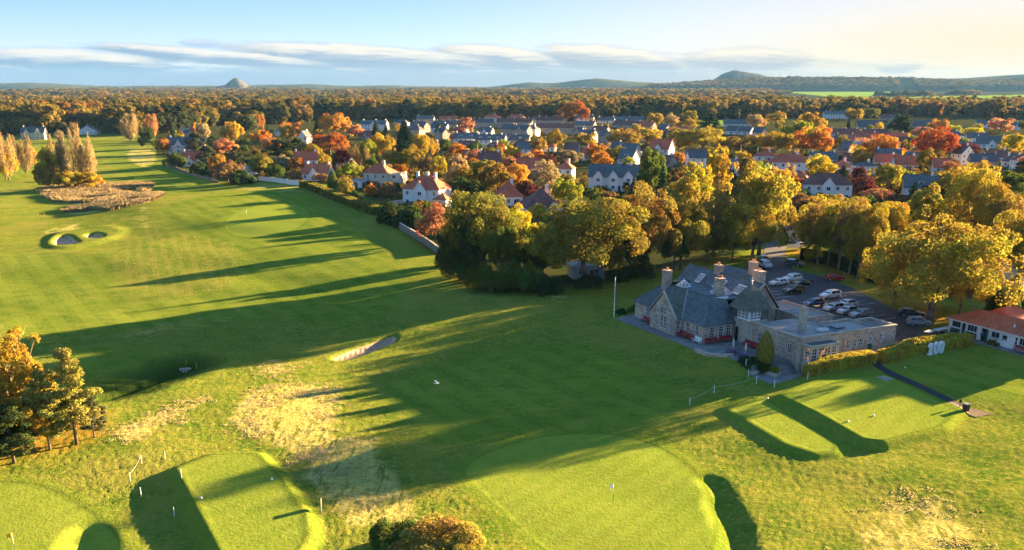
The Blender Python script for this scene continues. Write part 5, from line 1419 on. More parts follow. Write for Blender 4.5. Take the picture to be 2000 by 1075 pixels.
for (px, py, lb, lb2) in ((1431, 691, 'purple picnic table on terrace nearer the turret door', 'folded cream parasol over picnic table nearer the turret door'), (1455, 700, 'purple picnic table on terrace nearer the conical conifer', 'folded cream parasol over picnic table nearer the conical conifer')):
    p = at(px, py, 2.43)
    t_ = empty('picnic_table', p, AL + .5, lb, 'table', 'picnic tables on the terrace')
    n = 8
    MB().solid([(.75 * math.cos(6.283 * i / n), .75 * math.sin(6.283 * i / n), .70) for i in range(n)], [(.75 * math.cos(6.283 * i / n), .75 * math.sin(6.283 * i / n), .75) for i in range(n)]).build('table_top', PURPLE, t_)
    for k in range(4):
        a = k * math.pi / 2
        c, s = math.cos(a), math.sin(a)
        def T(x, y, z): return (x * c - y * s, x * s + y * c, z)
        MB().box(.95, 1.25, -.55, .55, .42, .46, T).build('bench_seat', PURPLE, t_); MB().box(.45, .52, -.05, .05, 0, .70, T).box(1.06, 1.13, -.05, .05, 0, .42, T).box(.1, 1.13, -.04, .04, .30, .38, T).build('leg', PURPLE, t_)
    u = empty('parasol', p + Vector((0, 0, 0)), 0, lb2, 'parasol', 'folded parasols on the terrace')
    MB().tube((0, 0, .76), (0, 0, 2.6), .025, .025, 6).build('pole', WHITE, u)
    c = MB(); rr = [(.04, 2.62), (.17, 2.05), (.21, 1.55), (.10, 1.25)]
    for i in range(3):
        for k in range(8):
            a0, a1 = 6.283 * k / 8, 6.283 * (k + 1) / 8
            f0 = 1 if k % 2 else .72; f1 = .72 if k % 2 else 1
            c.face((rr[i][0] * f0 * math.cos(a0), rr[i][0] * f0 * math.sin(a0), rr[i][1]), (rr[i + 1][0] * f0 * math.cos(a0), rr[i + 1][0] * f0 * math.sin(a0), rr[i + 1][1]), (rr[i + 1][0] * f1 * math.cos(a1), rr[i + 1][0] * f1 * math.sin(a1), rr[i + 1][1]), (rr[i][0] * f1 * math.cos(a1), rr[i][0] * f1 * math.sin(a1), rr[i][1]))
    c.build('canopy', PARASOL, u)

# ------------------------------------------------------------------ cars
def car_paint():
    m, g = new_mat('car_paint')
    oi = g.n('ShaderNodeObjectInfo')
    n = g.noise(worldco(g), 2.0, 3)
    c = g.mix(g.m('MULTIPLY', g.mapr(n, .4, .7), .15), oi.outputs['Color'], (.2, .19, .17))
    b = principled(g, c, .32, spec=.5)
    b.inputs['Coat Weight'].default_value = .7; b.inputs['Coat Roughness'].default_value = .05
    return m
CARP = car_paint()
CARGLASS = glassy('car_glass', (.02, .025, .03), .04)
TYRE = simple('tyre', (.015, .015, .015), .85, .2, 8)
ALLOY = simple('alloy', (.45, .45, .46), .35, .1, 8, metal=.8)
LAMPW = simple('headlamp', (.7, .7, .68), .12, .05, 8)
LAMPR = simple('tail_lamp', (.35, .01, .01), .2, .1, 8)
CAR_M = {}
def car_meshes(kind):
    if kind in CAR_M: return CAR_M[kind]
    # side profile: (x, z) round the body, x forward
    if kind == 'hatch': prof = [(-2.02, .30), (-2.05, .62), (-1.98, .92), (-1.72, 1.42), (-1.45, 1.50), (.05, 1.51), (.40, 1.42), (1.05, .98), (1.75, .84), (1.98, .66), (2.02, .30)]; Wd = .87; wb = (-1.27, 1.27); wr = .31
    elif kind == 'suv': prof = [(-2.18, .38), (-2.22, .75), (-2.16, 1.05), (-1.92, 1.60), (-1.6, 1.70), (.05, 1.70), (.42, 1.58), (.98, 1.12), (1.85, .98), (2.15, .78), (2.18, .36)]; Wd = .93; wb = (-1.35, 1.35); wr = .35
    elif kind == 'estate': prof = [(-2.28, .30), (-2.32, .62), (-2.24, .92), (-1.98, 1.36), (-1.7, 1.46), (.0, 1.48), (.35, 1.40), (1.10, .96), (1.95, .82), (2.25, .64), (2.28, .28)]; Wd = .90; wb = (-1.40, 1.40); wr = .32
    else: prof = [(-2.2, .30), (-2.25, .60), (-2.18, .90), (-1.75, .96), (-1.15, 1.36), (-.85, 1.42), (.05, 1.43), (.40, 1.34), (1.08, .92), (1.95, .78), (2.2, .60), (2.22, .28)]; Wd = .88; wb = (-1.36, 1.36); wr = .31
    belt = {'suv': 1.10}.get(kind, .94); top = max(z for _, z in prof)
    def hw_(z, x=0):
        k = 0 if z < belt else (z - belt) / (top - belt)
        end = .06 * max(0, abs(x) - 1.6) / .5
        low = .05 * max(0, (.5 - z)) / .2
        return Wd - .22 * k ** 1.1 - end - low
    n = len(prof)
    mb = MB()
    Lv = [(x, hw_(z, x), z) for x, z in prof]; Rv = [(x, -hw_(z, x), z) for x, z in prof]
    mb.v = Lv + Rv
    for i in range(n - 1): mb.f.append((i, i + 1, n + i + 1, n + i))
    mb.f.append((n - 1, 0, n, 2 * n - 1))
    # sides in vertical strips (sill to outline)
    bm = bmesh.new()
    for sgn, base in ((1, Lv), (-1, Rv)):
        mb.f.append(tuple(range(n - 1, -1, -1)) if sgn > 0 else tuple(range(n, 2 * n)))
    body = mb.mesh('body')
    b = bmesh.new(); b.from_mesh(body); bmesh.ops.recalc_face_normals(b, faces=b.faces[:])
    bmesh.ops.bevel(b, geom=[e for e in b.edges if e.calc_face_angle(0) > .5], offset=.05, segments=2, affect='EDGES', profile=.6); b.to_mesh(body); b.free()
    body.materials.append(CARP)
    # glass: side windows and screens lie just proud of the body
    gl = {}
    ps = [(x, z) for x, z in prof if z >= belt - .03]
    xr0 = min(x for x, z in ps if z > belt + .2); 
    roofz = top - .09
    def xback(z):
        pts = prof[1:6]
        for (xa, za), (xb, zb) in zip(pts, pts[1:]):
            if za <= z <= zb + 1e-6 and zb > za: return xa + (xb - xa) * (z - za) / (zb - za)
        return pts[-1][0]
    def xfront(z):
        pts = prof[5:]
        for (xa, za), (xb, zb) in zip(pts, pts[1:]):
            if zb <= z <= za + 1e-6 and za > zb: return xa + (xb - xa) * (z - za) / (zb - za)
        return pts[0][0]
    zb_, zt_ = belt + .05, roofz
    sm = []
    for sg in (1, -1):
        fx0, fx1 = xback(zb_) + .28, xfront(zb_) - .28; tx0, tx1 = xback(zt_) + .25, xfront(zt_) - .22
        for a, c_ in ((0, .46), (.50, 1.0)):
            q = []
            for f, lo in ((a, 1), (c_, 1), (c_, 0), (a, 0)):
                z = zb_ if lo else zt_; x = (fx0 + (fx1 - fx0) * f) if lo else (tx0 + (tx1 - tx0) * f)
                q.append((x, sg * (hw_(z, x) + .012), z))
            w_ = MB(); w_.face(*(q if sg < 0 else q[::-1])); w_ = w_.mesh('side_window'); w_.materials.append(CARGLASS); sm.append(w_)
    def screen(fx, name):
        m = MB(); q = []
        for z, sg in ((zb_ + .02, 1), (zb_ + .02, -1), (zt_ + .03, -1), (zt_ + .03, 1)):
            x = fx(z); q.append((x + (.02 if fx is xfront else -.02), sg * (hw_(z, x) - .10), z + .015))
        m.face(*(q if fx is xback else q)); mm = m.mesh(name); mm.materials.append(CARGLASS); return mm
    ws_, rs_ = screen(xfront, 'windscreen'), screen(xback, 'rear_window')
    ty = MB(); ty.tube((0, -.11, 0), (0, .11, 0), wr, wr, 14); tm = ty.mesh('tyre', False); tm.materials.append(TYRE)
    rm = MB(); rm.tube((0, -.118, 0), (0, .118, 0), wr * .66, wr * .66, 12); rim = rm.mesh('rim'); rim.materials.append(ALLOY)
    xf = prof[-2][0]; xb = prof[1][0]; zf = prof[-2][1]; zbk = prof[2][1]
    hl = MB().box(xf - .16, xf + .015, -.17, .17, zf - .02, zf + .12).mesh('headlight'); hl.materials.append(LAMPW)
    tl = MB().box(xb - .02, xb + .12, -.13, .13, zbk - .20, zbk + .04).mesh('tail_light'); tl.materials.append(LAMPR)
    np_ = MB().box(xf + .0, xf + .03, -.26, .26, .42, .53).mesh('number_plate'); np_.materials.append(WHITE)
    br = MB().box(xf - .05, xf + .022, -.55, .55, .54, .64).mesh('grille'); br.materials.append(BLACKP)
    mr = MB().box(-.06, .06, -.11, .11, -.07, .07).mesh('mirror'); mr.materials.append(CARP)
    CAR_M[kind] = (body, sm, ws_, rs_, tm, rim, hl, tl, np_, br, mr, Wd, wb, wr, xfront(belt + .12), belt)
    return CAR_M[kind]
def car(px, py, ang, kind, col, label, z=3.40):
    body, sm, ws_, rs_, tm, rim, hl, tl, np_, br, mr, Wd, wb, wr, xm, belt = car_meshes(kind)
    p = at(px, py, z)
    e = empty('parked_car', p, R(ang), label, 'car', 'cars in the clubhouse car park')
    b = link('body', body, e); b.color = (*col, 1)
    [link('side_window', q, e) for q in sm]; link('windscreen', ws_, e); link('rear_window', rs_, e)
    for x in wb:
        for sg in (1, -1):
            t = link('wheel', tm, e); t.location = (x, sg * (Wd - .09), wr); r_ = link('rim', rim, t)
    for sg in (1, -1):
        link('headlight', hl, e).location = (0, sg * (Wd - .32), 0); link('tail_light', tl, e).location = (0, sg * (Wd - .22), 0)
        m = link('mirror', mr, e); m.location = (xm - .12, sg * (Wd + .05), belt + .06); m.color = (*col, 1)
    link('number_plate', np_, e); link('grille', br, e)
    return e
Wc, Sc, Bk, Bl, Rd, Gc = (.75, .75, .74), (.42, .44, .46), (.012, .013, .016), (.02, .06, .14), (.42, .012, .018), (.05, .07, .07)
for c in [(1494, 523, -78, 'suv', Sc, 'silver car facing the photographer beside the clubhouse chimney'), (1551, 519, -42, 'estate', Gc, 'dark green estate car under the first avenue tree'), (1521, 557, 205, 'saloon', Wc, 'white car nearest the stone gable of clubhouse'), (1546, 550, 205, 'suv', Wc, 'white sunlit car at the back of the group of four'),
          (1567, 557, 205, 'saloon', Bk, 'black saloon car on the car park side of the group of four'), (1550, 573, 205, 'suv', Bk, 'black four-by-four at the front of the group of four'), (1630, 548, 0, 'hatch', Rd, 'bright red hatchback parked side-on below the avenue trees'), (1621, 583, 205, 'suv', Wc, 'pale sunlit car with strong glint, middle of car park'),
          (1589, 598, 205, 'hatch', Bl, 'dark blue hatchback beside the pale glinting car'), (1628, 607, 205, 'hatch', Sc, 'silver hatchback leftmost of the front row of four'), (1654, 599, 205, 'saloon', Wc, 'white saloon behind the front row of four'), (1655, 613, 205, 'hatch', Sc, 'silver hatchback between the other two silver cars of front row'),
          (1681, 619, 205, 'estate', (.30, .30, .30), 'grey car with bright sunlit glint just above the wing parapet'), (1779, 618, -14, 'estate', (.018, .03, .05), 'dark blue estate car with roof bars below the big golden tree'), (1794, 635, -10, 'hatch', (.26, .32, .36), 'light blue hatchback parked side-on nearest the shop'), (1492, 512, -78, 'hatch', (.05, .12, .07), 'green car behind the silver car beside clubhouse chimney')]:
    car(*c)
p = at(1572, 484, 3.8); 
car(1568, 484, 20, 'hatch', Wc, 'white car half hidden by the small yellow tree past the drive', 3.8)

# golf buggies behind the long hedge
for i, (px, py, lb) in enumerate([(1812, 668, 'golf buggy with sunlit pink canopy, farthest left behind the long hedge'), (1829, 664, 'golf buggy with grey canopy in the middle of three behind hedge'), (1843, 661, 'golf buggy with grey canopy nearest the shop')]):
    e = empty('golf_buggy', at(px, py, 3.38), AL + R(15), lb, 'golf buggy', 'golf buggies parked behind the hedge')
    MB().solid([(-1.1, -.55, .3), (1.1, -.55, .3), (1.1, .55, .3), (-1.1, .55, .3)], [(-1.1, -.55, .62), (.75, -.5, .62), (.75, .5, .62), (-1.1, .55, .62)]).build('body', BLACKP, e)
    MB().box(-.55, 0, -.5, .5, .63, .85).build('seat', DARK, e); MB().box(-.62, -.5, -.5, .5, .86, 1.25).build('backrest', DARK, e)
    MB().solid([(-1.05, -.6, 1.78), (.85, -.6, 1.78), (.85, .6, 1.78), (-1.05, .6, 1.78)], [(-.95, -.5, 1.86), (.75, -.5, 1.86), (.75, .5, 1.86), (-.95, .5, 1.86)]).build('canopy', simple('canopy_cloth', (.42, .40, .38), .8, .1), e)
    for x, y in ((-.95, -.52), (-.95, .52), (.72, -.5), (.72, .5)): MB().tube((x, y, .6), (x, y, 1.78), .025, .025, 5).build('post', BLACKP, e)
    for x in (-.75, .75):
        for sg in (1, -1): MB().tube((x, sg * .5 - .09, .24), (x, sg * .5 + .09, .24), .24, .24, 10).build('wheel', TYRE, e)
# ------------------------------------------------------------------ houses
HOUSES = []
HOCC = []
HW = {}
def hwin(parent, x, y, z, ang, w=1.15, h=1.35, fr=.10):
    """house window: white frame standing a little proud, dark pane within"""
    k = (w, h)
    if k not in HW:
        f = MB(); f.box(-w / 2, w / 2, -.05, 0, 0, fr).box(-w / 2, w / 2, -.05, 0, h - fr, h).box(-w / 2, -w / 2 + fr, -.05, 0, fr, h - fr).box(w / 2 - fr, w / 2, -.05, 0, fr, h - fr).box(-.04, .04, -.045, 0, fr, h - fr)
        p = MB(); p.box(-w / 2 + fr, w / 2 - fr, -.03, -.005, fr, h - fr)
        HW[k] = (f.mesh('window'), p.mesh('pane')); HW[k][0].materials.append(WHITE); HW[k][1].materials.append(GLASS)
    o = link('window', HW[k][0], parent); o.location = (x, y, z); o.rotation_euler = (0, 0, ang)
    link('pane', HW[k][1], o)
    return o

def gable_roof(mb, x0, x1, y0, y1, ze, zr, axis='x', oh=.35, th=.16):
    """pitched roof of two thick slopes; the ridge runs along axis"""
    if axis == 'x':
        ym = (y0 + y1) / 2; k = (zr - ze) / ((y1 - y0) / 2)
        for s in (-1, 1):
            ye = (y0 - oh) if s < 0 else (y1 + oh); zz = ze - k * oh
            a = [(x0 - oh, ye, zz), (x1 + oh, ye, zz), (x1 + oh, ym, zr), (x0 - oh, ym, zr)]
            if s > 0: a = a[::-1]
            mb.solid([(x, y, z) for x, y, z in a], [(x, y, z + th) for x, y, z in a])
    else:
        xm = (x0 + x1) / 2; k = (zr - ze) / ((x1 - x0) / 2)
        for s in (-1, 1):
            xe = (x0 - oh) if s < 0 else (x1 + oh); zz = ze - k * oh
            a = [(xe, y0 - oh, zz), (xm, y0 - oh, zr), (xm, y1 + oh, zr), (xe, y1 + oh, zz)]
            if s > 0: a = a[::-1]
            mb.solid(a, [(x, y, z + th) for x, y, z in a])
def hip_roof(mb, x0, x1, y0, y1, ze, zr, oh=.4):
    x0 -= oh; x1 += oh; y0 -= oh; y1 += oh
    W_ = y1 - y0; L_ = x1 - x0
    if L_ >= W_: a, b = (x0 + W_ / 2, (y0 + y1) / 2, zr), (x1 - W_ / 2, (y0 + y1) / 2, zr)
    else: a, b = ((x0 + x1) / 2, y0 + L_ / 2, zr), ((x0 + x1) / 2, y1 - L_ / 2, zr)
    e = [(x0, y0, ze), (x1, y0, ze), (x1, y1, ze), (x0, y1, ze)]
    if L_ >= W_: mb.face(e[0], e[1], b, a); mb.face(e[1], e[2], b); mb.face(e[2], e[3], a, b); mb.face(e[3], e[0], a)
    else: mb.face(e[0], e[1], a); mb.face(e[1], e[2], b, a); mb.face(e[2], e[3], b); mb.face(e[3], e[0], a, b)
    mb.face(*[(x, y, z - .02) for x, y, z in e[::-1]])
    return a, b, e

def house(x0, x1, yb, label, wallm, roofm, typ='gable', yaw=25, st=2, W=8.0, rh=None, gables=0, chim=2, dorm=0, name='house', minL=7.0, short=None, porch=False, wing=0, occ=True, z=None, cat='house', group=None):
    xc = (x0 + x1) / 2
    p = gp(xc, yb) if z is None else at(xc, yb, z)
    d = depth(p)
    w = (x1 - x0) * d / 1840
    ya = R(yaw); cy, sy = abs(math.cos(ya)), abs(math.sin(ya))
    L_ = max(minL, (w - W * sy) / max(.25, cy))
    shift = (W * cy + L_ * sy) / 2 * .8
    vd = Vector((p.x, p.y, 0)).normalized()
    c = Vector((p.x, p.y, 0)) + vd * shift
    zb = min(g1(c.x, c.y), p.z)
    root = empty(name, (c.x, c.y, zb), ya, label, cat, group)
    he = st * 2.75 + .2
    rh = rh or W * .42
    mb = MB()
    mb.box(-L_ / 2, L_ / 2, -W / 2, W / 2, -1.2, he)
    if typ == 'gable':
        for s in (-1, 1):
            q = [(s * L_ / 2, -W / 2 * s, he), (s * L_ / 2, W / 2 * s, he), (s * L_ / 2, 0, he + rh)]
            mb.face(*q)
    wl = mb.build('wall', wallm, root)
    r = MB()
    if typ == 'gable': gable_roof(r, -L_ / 2, L_ / 2, -W / 2, W / 2, he, he + rh)
    else: ra, rb, _ = hip_roof(r, -L_ / 2, L_ / 2, -W / 2, W / 2, he, he + rh)
    ro = r.build('roof', roofm, root)
    rt = MB()
    if typ == 'gable': rt.tube((-L_ / 2 - .36, 0, he + rh + .17), (L_ / 2 + .36, 0, he + rh + .17), .13, .13, 5)
    else:
        rt.tube(ra, rb, .13, .13, 5)
        for q, e in ((ra, (-L_ / 2 - .4, -W / 2 - .4, he)), (ra, (-L_ / 2 - .4, W / 2 + .4, he)), (rb, (L_ / 2 + .4, -W / 2 - .4, he)), (rb, (L_ / 2 + .4, W / 2 + .4, he))): rt.tube(q, e, .10, .10, 4)
    rt.build('ridge_tiles', roofm, ro)
    # which walls look towards the photographer
    cdir = Vector((-c.x, -c.y, 0)).normalized(); cdir = Matrix.Rotation(-ya, 3, 'Z') @ cdir
    front = -1 if cdir.y < 0 else 1; side = -1 if cdir.x < 0 else 1
    cm = MB()
    cpos = {0: [], 1: [.32], 2: [-.42, .42], 3: [-.44, .05, .44]}.get(chim, [(-.5 + (i + .5) / chim) for i in range(chim)])
    for f in cpos:
        hy = 0
        x = f * L_
        top = he + rh + 1.0
        if typ == 'hip': x = f * L_ * .55; top = he + rh + .9
        m_ = MB().box(x - .45, x + .45, hy - .35, hy + .35, he + rh * .35, top).box(x - .52, x + .52, hy - .42, hy + .42, top, top + .12); co = m_.build('chimney', wallm, root)
        for k in (-.22, .22): MB().tube((x + k, hy, top + .12), (x + k, hy, top + .6), .11, .09, 6).build('chimney_pot', TERRA, co)
    # cross gables on the front
    for i in range(gables):
        gx = (-.5 + (i + .5) / gables) * L_ * .9; gw = min(L_ / gables * .6, 4.6); gy = front * (W / 2 + .9); gh = gw * .62
        g_ = MB(); y0, y1 = sorted((0, gy)); g_.box(gx - gw / 2, gx + gw / 2, y0, y1, -1.2, he + .001)
        q = [(gx - gw / 2, gy, he), (gx + gw / 2, gy, he), (gx, gy, he + gh)]
        g_.face(*(q if front < 0 else q[::-1])); go = g_.build('gable_wall', wallm, root)
        gr_ = MB(); gable_roof(gr_, gx - gw / 2, gx + gw / 2, *( (gy, -.1) if front < 0 else (.1, gy)), he, he + gh, 'y', .22, .12); gr_.build('gable_roof', roofm, go)
        for s_ in range(st): hwin(go, gx, gy + front * .004, .95 + s_ * 2.75, 0 if front < 0 else math.pi, 1.5, 1.35)
    # dormers
    for i in range(dorm):
        dx = (-.5 + (i + .5) / dorm) * L_ * .85; dy = front * W * .30; zd = he + rh * .22
        m_ = MB(); y0, y1 = sorted((dy + front * .5, dy - front * 1.6)); m_.box(dx - .9, dx + .9, y0, y1, zd - .4, zd + 1.35); do = m_.build('dormer', WHITE, root)
        MB().box(dx - 1.05, dx + 1.05, y0 - .12, y1 + .12, zd + 1.35, zd + 1.48).build('dormer_roof', roofm, do)
        hwin(do, dx, dy + front * .504, zd + .1, 0 if front < 0 else math.pi, 1.5, 1.1)
    # windows
    nx = max(1, int(L_ / 3.1)); ny = max(1, int(W / 3.4))
    for s_ in range(st):
        for i in range(nx):
            x = (-.5 + (i + .5) / nx) * L_
            if gables and any(abs(x - (-.5 + (k + .5) / gables) * L_ * .9) < min(L_ / gables * .6, 4.6) / 2 + .7 for k in range(gables)): continue
            hwin(root, x, front * (W / 2 + .004), .95 + s_ * 2.75, 0 if front < 0 else math.pi)
        for i in range(ny):
            y = (-.5 + (i + .5) / ny) * W
            hwin(root, side * (L_ / 2 + .004), y, .95 + s_ * 2.75, math.pi / 2 if side > 0 else -math.pi / 2)
    if typ == 'gable' and rh > 3.2: hwin(root, side * (L_ / 2 + .004), 0, he + .5, math.pi / 2 if side > 0 else -math.pi / 2, .9, 1.0)
    # door with a small roof
    dx = L_ * .12
    dm = MB().box(dx - .5, dx + .5, *sorted((front * (W / 2 + .003), front * (W / 2 + .05))), 0, 2.05).build('door', [TEALP, REDPAINT, DARK][len(HOUSES) % 3], root)
    if porch:
        pm = MB(); y0, y1 = sorted((front * W / 2, front * (W / 2 + 1.6))); pm.box(-L_ * .3, L_ * .1, y0 + .002, y1, 2.4, 2.55); pm.build('porch_roof', roofm, root)
    if wing:
        wx = side * (L_ / 2 + wing / 2); m_ = MB().box(wx - wing / 2 + .002, wx + wing / 2, -W * .35, W * .35, -1.2, 3.0); wo = m_.build('wing', wallm, root)
        wr_ = MB(); hip_roof(wr_, wx - wing / 2, wx + wing / 2, -W * .35, W * .35, 3.0, 4.9); wr_.build('wing_roof', roofm, wo)
        hwin(wo, wx, front * (W * .35 + .004), .95, 0 if front < 0 else math.pi)
    HOUSES.append((root, short or label, pix((c.x, c.y, zb + he)), (x0, x1, yb)))
    OCC.append((c.x, c.y, max(L_, W) * .5)); HOCC.append((c.x, c.y, max(L_, W) * .5))
    return root, L_, W, he, front, side

RT, OT, BT, GT, SL = REDTILE, ORANGETILE, BROWNTILE, GREYTILE, SLATE
house(46, 92, 273, 'cream twin-gabled house at the wood edge, far left', CREAM, GT, 'gable', 5, 2, 9, 4.2, 2, 2, short='the cream twin-gabled house')
house(153, 196, 263, 'long low white chalet with brown roof and chimney by the wood', HARL, BT, 'gable', -80, 1, 17, 4.6, 0, 1, short='the long white chalet', minL=10)
house(330, 404, 300, 'large white slate-roofed house with gables half hidden by pines', HARL, SL, 'gable', 15, 2, 9, 4.4, 2, 2, short='the large white house behind the pines')
house(352, 392, 274, 'slate-roofed villa with red chimneys behind the pines', BEIGE, SL, 'gable', 30, 2, 8, 4, 1, 2, short='the slate villa with red chimneys')
house(357, 409, 325, 'white house with red roof and twin white dormer gables beside the fairway', HARL, RT, 'gable', 12, 1, 8.5, 4.6, 2, 2, short='the red-roofed house with twin white gables')
house(537, 557, 265, 'small white gabled house peeping out among orange trees', HARL, SL, 'gable', -60, 1, 7, 3.4, 0, 1, short='the small white gabled house')
house(586, 608, 284, 'white gable with dark roof between pines and rust trees', HARL, SL, 'gable', 65, 2, 8, 4, 0, 1, short='the white gable by the rust trees')
house(575, 624, 336, 'white red-roofed house, upper of two beside the white garden wall', HARL, RT, 'gable', 10, 2, 8, 3.6, 0, 2, short='the upper red-roofed house by the garden wall')
house(592, 655, 353, 'white house with bright orange roof in front of its red neighbour', HARL, OT, 'gable', -18, 1, 8, 3.8, 1, 2, short='the orange-roofed white house')
house(659, 695, 331, 'small white gable-ended house with bright orange roof', HARL, OT, 'gable', -28, 1, 8, 3.8, 0, 0, short='the small orange-roofed gable house')
r_, L_, W_, he_, fr_, sd_ = house(713, 774, 367, 'cream two-storey house with red hipped roof and battlemented wing', CREAM, RT, 'hip', -18, 2, 8.5, 3.4, 0, 1, short='the cream house with battlements', porch=True)
def battlements():
    m = MB(); m.box(L_ / 2 + .002, L_ / 2 + 5.0, -3.2, 3.2, -1.2, 5.6); o = m.build('battlemented_wing', CREAM, r_)
    for i in range(6): MB().box(L_ / 2 + .1 + i * .85, L_ / 2 + .5 + i * .85, -3.2, -2.85, 5.6, 6.05).build('merlon', CREAM, o)
    for i in range(6): MB().box(L_ / 2 + 4.65, L_ / 2 + 5.0, -2.6 + i * 1.0, -2.1 + i * 1.0, 5.6, 6.05).build('merlon', CREAM, o)
    hwin(o, L_ / 2 + 2.4, -3.204, 3.6, 0, 1.6, 1.4); hwin(o, L_ / 2 + 2.4, -3.204, .9, 0, 1.6, 1.4)
battlements()
gar = house(690, 711, 367, 'white battlemented garage left of the cream house', HARL, LEAD, 'hip', -18, 1, 6, .4, 0, 0, minL=5, short='the white garage')
house(788, 882, 405, 'big white house with red roof, central gable and tall chimneys above the fairway', HARL, RT, 'hip', -22, 2, 9.5, 4.2, 1, 3, short='the big white red-roofed house')
house(851, 879, 409, 'small red-roofed garden pavilion in front of the big white house', HARL, OT, 'hip', -22, 1, 4.5, 2.0, 0, 0, minL=4.5, short='the red pavilion')
house(968, 1018, 402, 'red hipped bungalow roof behind the yellow belt trees', HARL, RT, 'hip', 20, 1, 10, 4.6, 0, 1, short='the red hipped bungalow')
house(1012, 1098, 424, 'wide dark red hipped bungalow with white bays above the belt', HARL, BT, 'hip', 12, 1, 12, 5.6, 2, 1, short='the wide dark red bungalow')
house(932, 980, 330, 'dark-roofed house with tall white chimney gable among orange trees', HARL, BT, 'gable', 10, 1, 9, 5, 0, 2, short='the house with the tall white chimney gable')
house(1008, 1056, 342, 'plain house with pale red roof behind the orange trees', HARL, RT, 'gable', 5, 1, 9, 4.4, 0, 0, short='the pale red-roofed house')
house(1087, 1122, 357, 'white cottage with red hipped roof and one tall chimney', HARL, RT, 'hip', -15, 2, 7.5, 3, 0, 1, short='the white cottage with one tall chimney')
house(1126, 1163, 314, 'red-roofed bungalow with a white dormer, centre of the village', HARL, RT, 'hip', 20, 1, 9, 4.4, 0, 1, 1, short='the red bungalow with a white dormer')
house(1147, 1250, 374, 'white house with slate roof and three pointed gables', HARL, SL, 'gable', -10, 2, 8, 4.2, 3, 1, short='the white three-gabled slate house')
house(1264, 1318, 312, 'tall white gable-ended house with red roof at village centre', HARL, RT, 'gable', -30, 2, 10, 5.2, 1, 0, short='the tall white gable with red roof')
house(1190, 1222, 302, 'grey slate bungalow, rear of the pair left of the tall white gable', HARL, GT, 'gable', -50, 1, 9, 4.2, 0, 1, short='the rear slate bungalow')
house(1207, 1254, 306, 'slate-roofed house with white gable left of the tall white gable', HARL, SL, 'gable', -40, 1, 9, 4.2, 0, 0, short='the slate house with white gable')
house(1205, 1250, 322, 'slate-roofed bungalow with white dormer above the yellow shrub', HARL, SL, 'gable', -35, 1, 9, 4.6, 0, 0, 1, short='the slate bungalow with a white dormer')
house(1292, 1318, 332, 'small brick house with brown roof below the tall white gable', BEIGE, BT, 'gable', -55, 1, 8, 3.6, 0, 0, short='the small brick house')
house(1335, 1378, 312, 'flat brown-roofed building behind the street lamps', BEIGE, BT, 'gable', 3, 1, 9, 2.4, 0, 0, short='the brown-roofed building')
house(1340, 1376, 331, 'white two-storey house with grey roof left of the tall gold tree', HARL, GT, 'gable', 5, 2, 8, 3, 0, 0, short='the white grey-roofed house')
house(1420, 1442, 344, 'narrow white chimney gable right of the tall gold tree', HARL, SL, 'gable', -75, 1, 8, 4.4, 0, 1, short='the narrow white chimney gable')
house(1500, 1579, 342, 'big white two-storey house with red hipped roof and central chimney', HARL, RT, 'hip', -4, 2, 9, 3.6, 0, 1, short='the big white hipped house')
house(1466, 1512, 349, 'brown gabled roof in front of the big white hipped house', HARL, BT, 'gable', -35, 1, 8, 3.6, 0, 0, short='the brown gabled house')
house(1473, 1514, 316, 'white bungalow with red roof left of the big hipped house', HARL, RT, 'hip', -4, 1, 8, 2.6, 0, 1, short='the white red bungalow')
house(1552, 1575, 366, 'small red-roofed outbuilding behind the white bay-windowed house', HARL, OT, 'hip', -30, 1, 8, 3.4, 0, 0, short='the small red outbuilding')
house(1563, 1660, 392, 'white two-storey house with purple-brown roof and tile-hung gable', HARL, BT, 'hip', -10, 2, 9, 3.8, 1, 0, short='the white house with purple-brown roof')
house(1621, 1662, 340, 'low pink-roofed house among gardens', HARL, OT, 'hip', 10, 1, 9, 3.2, 0, 1, short='the low pink-roofed house')
house(1665, 1705, 350, 'white flat-fronted house behind the dark fir', HARL, GT, 'hip', 0, 2, 8, 1.6, 0, 1, short='the white flat-fronted house')
house(1706, 1758, 320, 'slate-roofed cottage with white chimney gable on the right', HARL, SL, 'gable', -14, 1, 8.5, 4.4, 0, 2, short='the slate cottage with white gable')
house(1742, 1790, 333, 'red-roofed cottage with rooflights left of the pale yellow tree', HARL, RT, 'gable', -4, 1, 8.5, 3.8, 0, 1, short='the red cottage left of the yellow tree')
house(1816, 1855, 339, 'red-roofed cottage with two rooflights right of the pale yellow tree', HARL, RT, 'gable', -8, 1, 8.5, 3.8, 0, 0, short='the red cottage right of the yellow tree')
house(1858, 1897, 322, 'plain white gable end with twin chimneys right of the red maple', HARL, GT, 'gable', -70, 2, 9, 4, 0, 1, short='the plain white gable end')
house(1620, 1676, 268, 'left of two long white bungalows with brown roofs', HARL, BT, 'gable', -3, 1, 8, 3.4, 0, 3, short='the left brown-roofed bungalow')
house(1683, 1738, 269, 'right of two long white bungalows with brown roofs', HARL, BT, 'gable', -3, 1, 8, 3.4, 0, 2, short='the right brown-roofed bungalow')
house(1637, 1672, 303, 'dark-roofed chalet bungalow beside the garden hedge', BEIGE, SL, 'gable', -50, 1, 10, 5, 0, 0, short='the dark chalet bungalow')
house(1716, 1792, 290, 'long brown roof with two white dormers left of the red maple', HARL, BT, 'gable', -3, 1, 9, 4.2, 0, 1, 2, short='the long brown roof with dormers')
house(1758, 1830, 382, 'slate and orange roofed bungalow with white sunroom', HARL, SL, 'gable', -15, 1, 9, 4.2, 0, 1, 1, short='the slate bungalow with sunroom')
house(1902, 1962, 290, 'slate-roofed house with white gables at far right of village', HARL, SL, 'gable', -12, 1, 10, 4.8, 1, 2, short='the slate house with white gables')
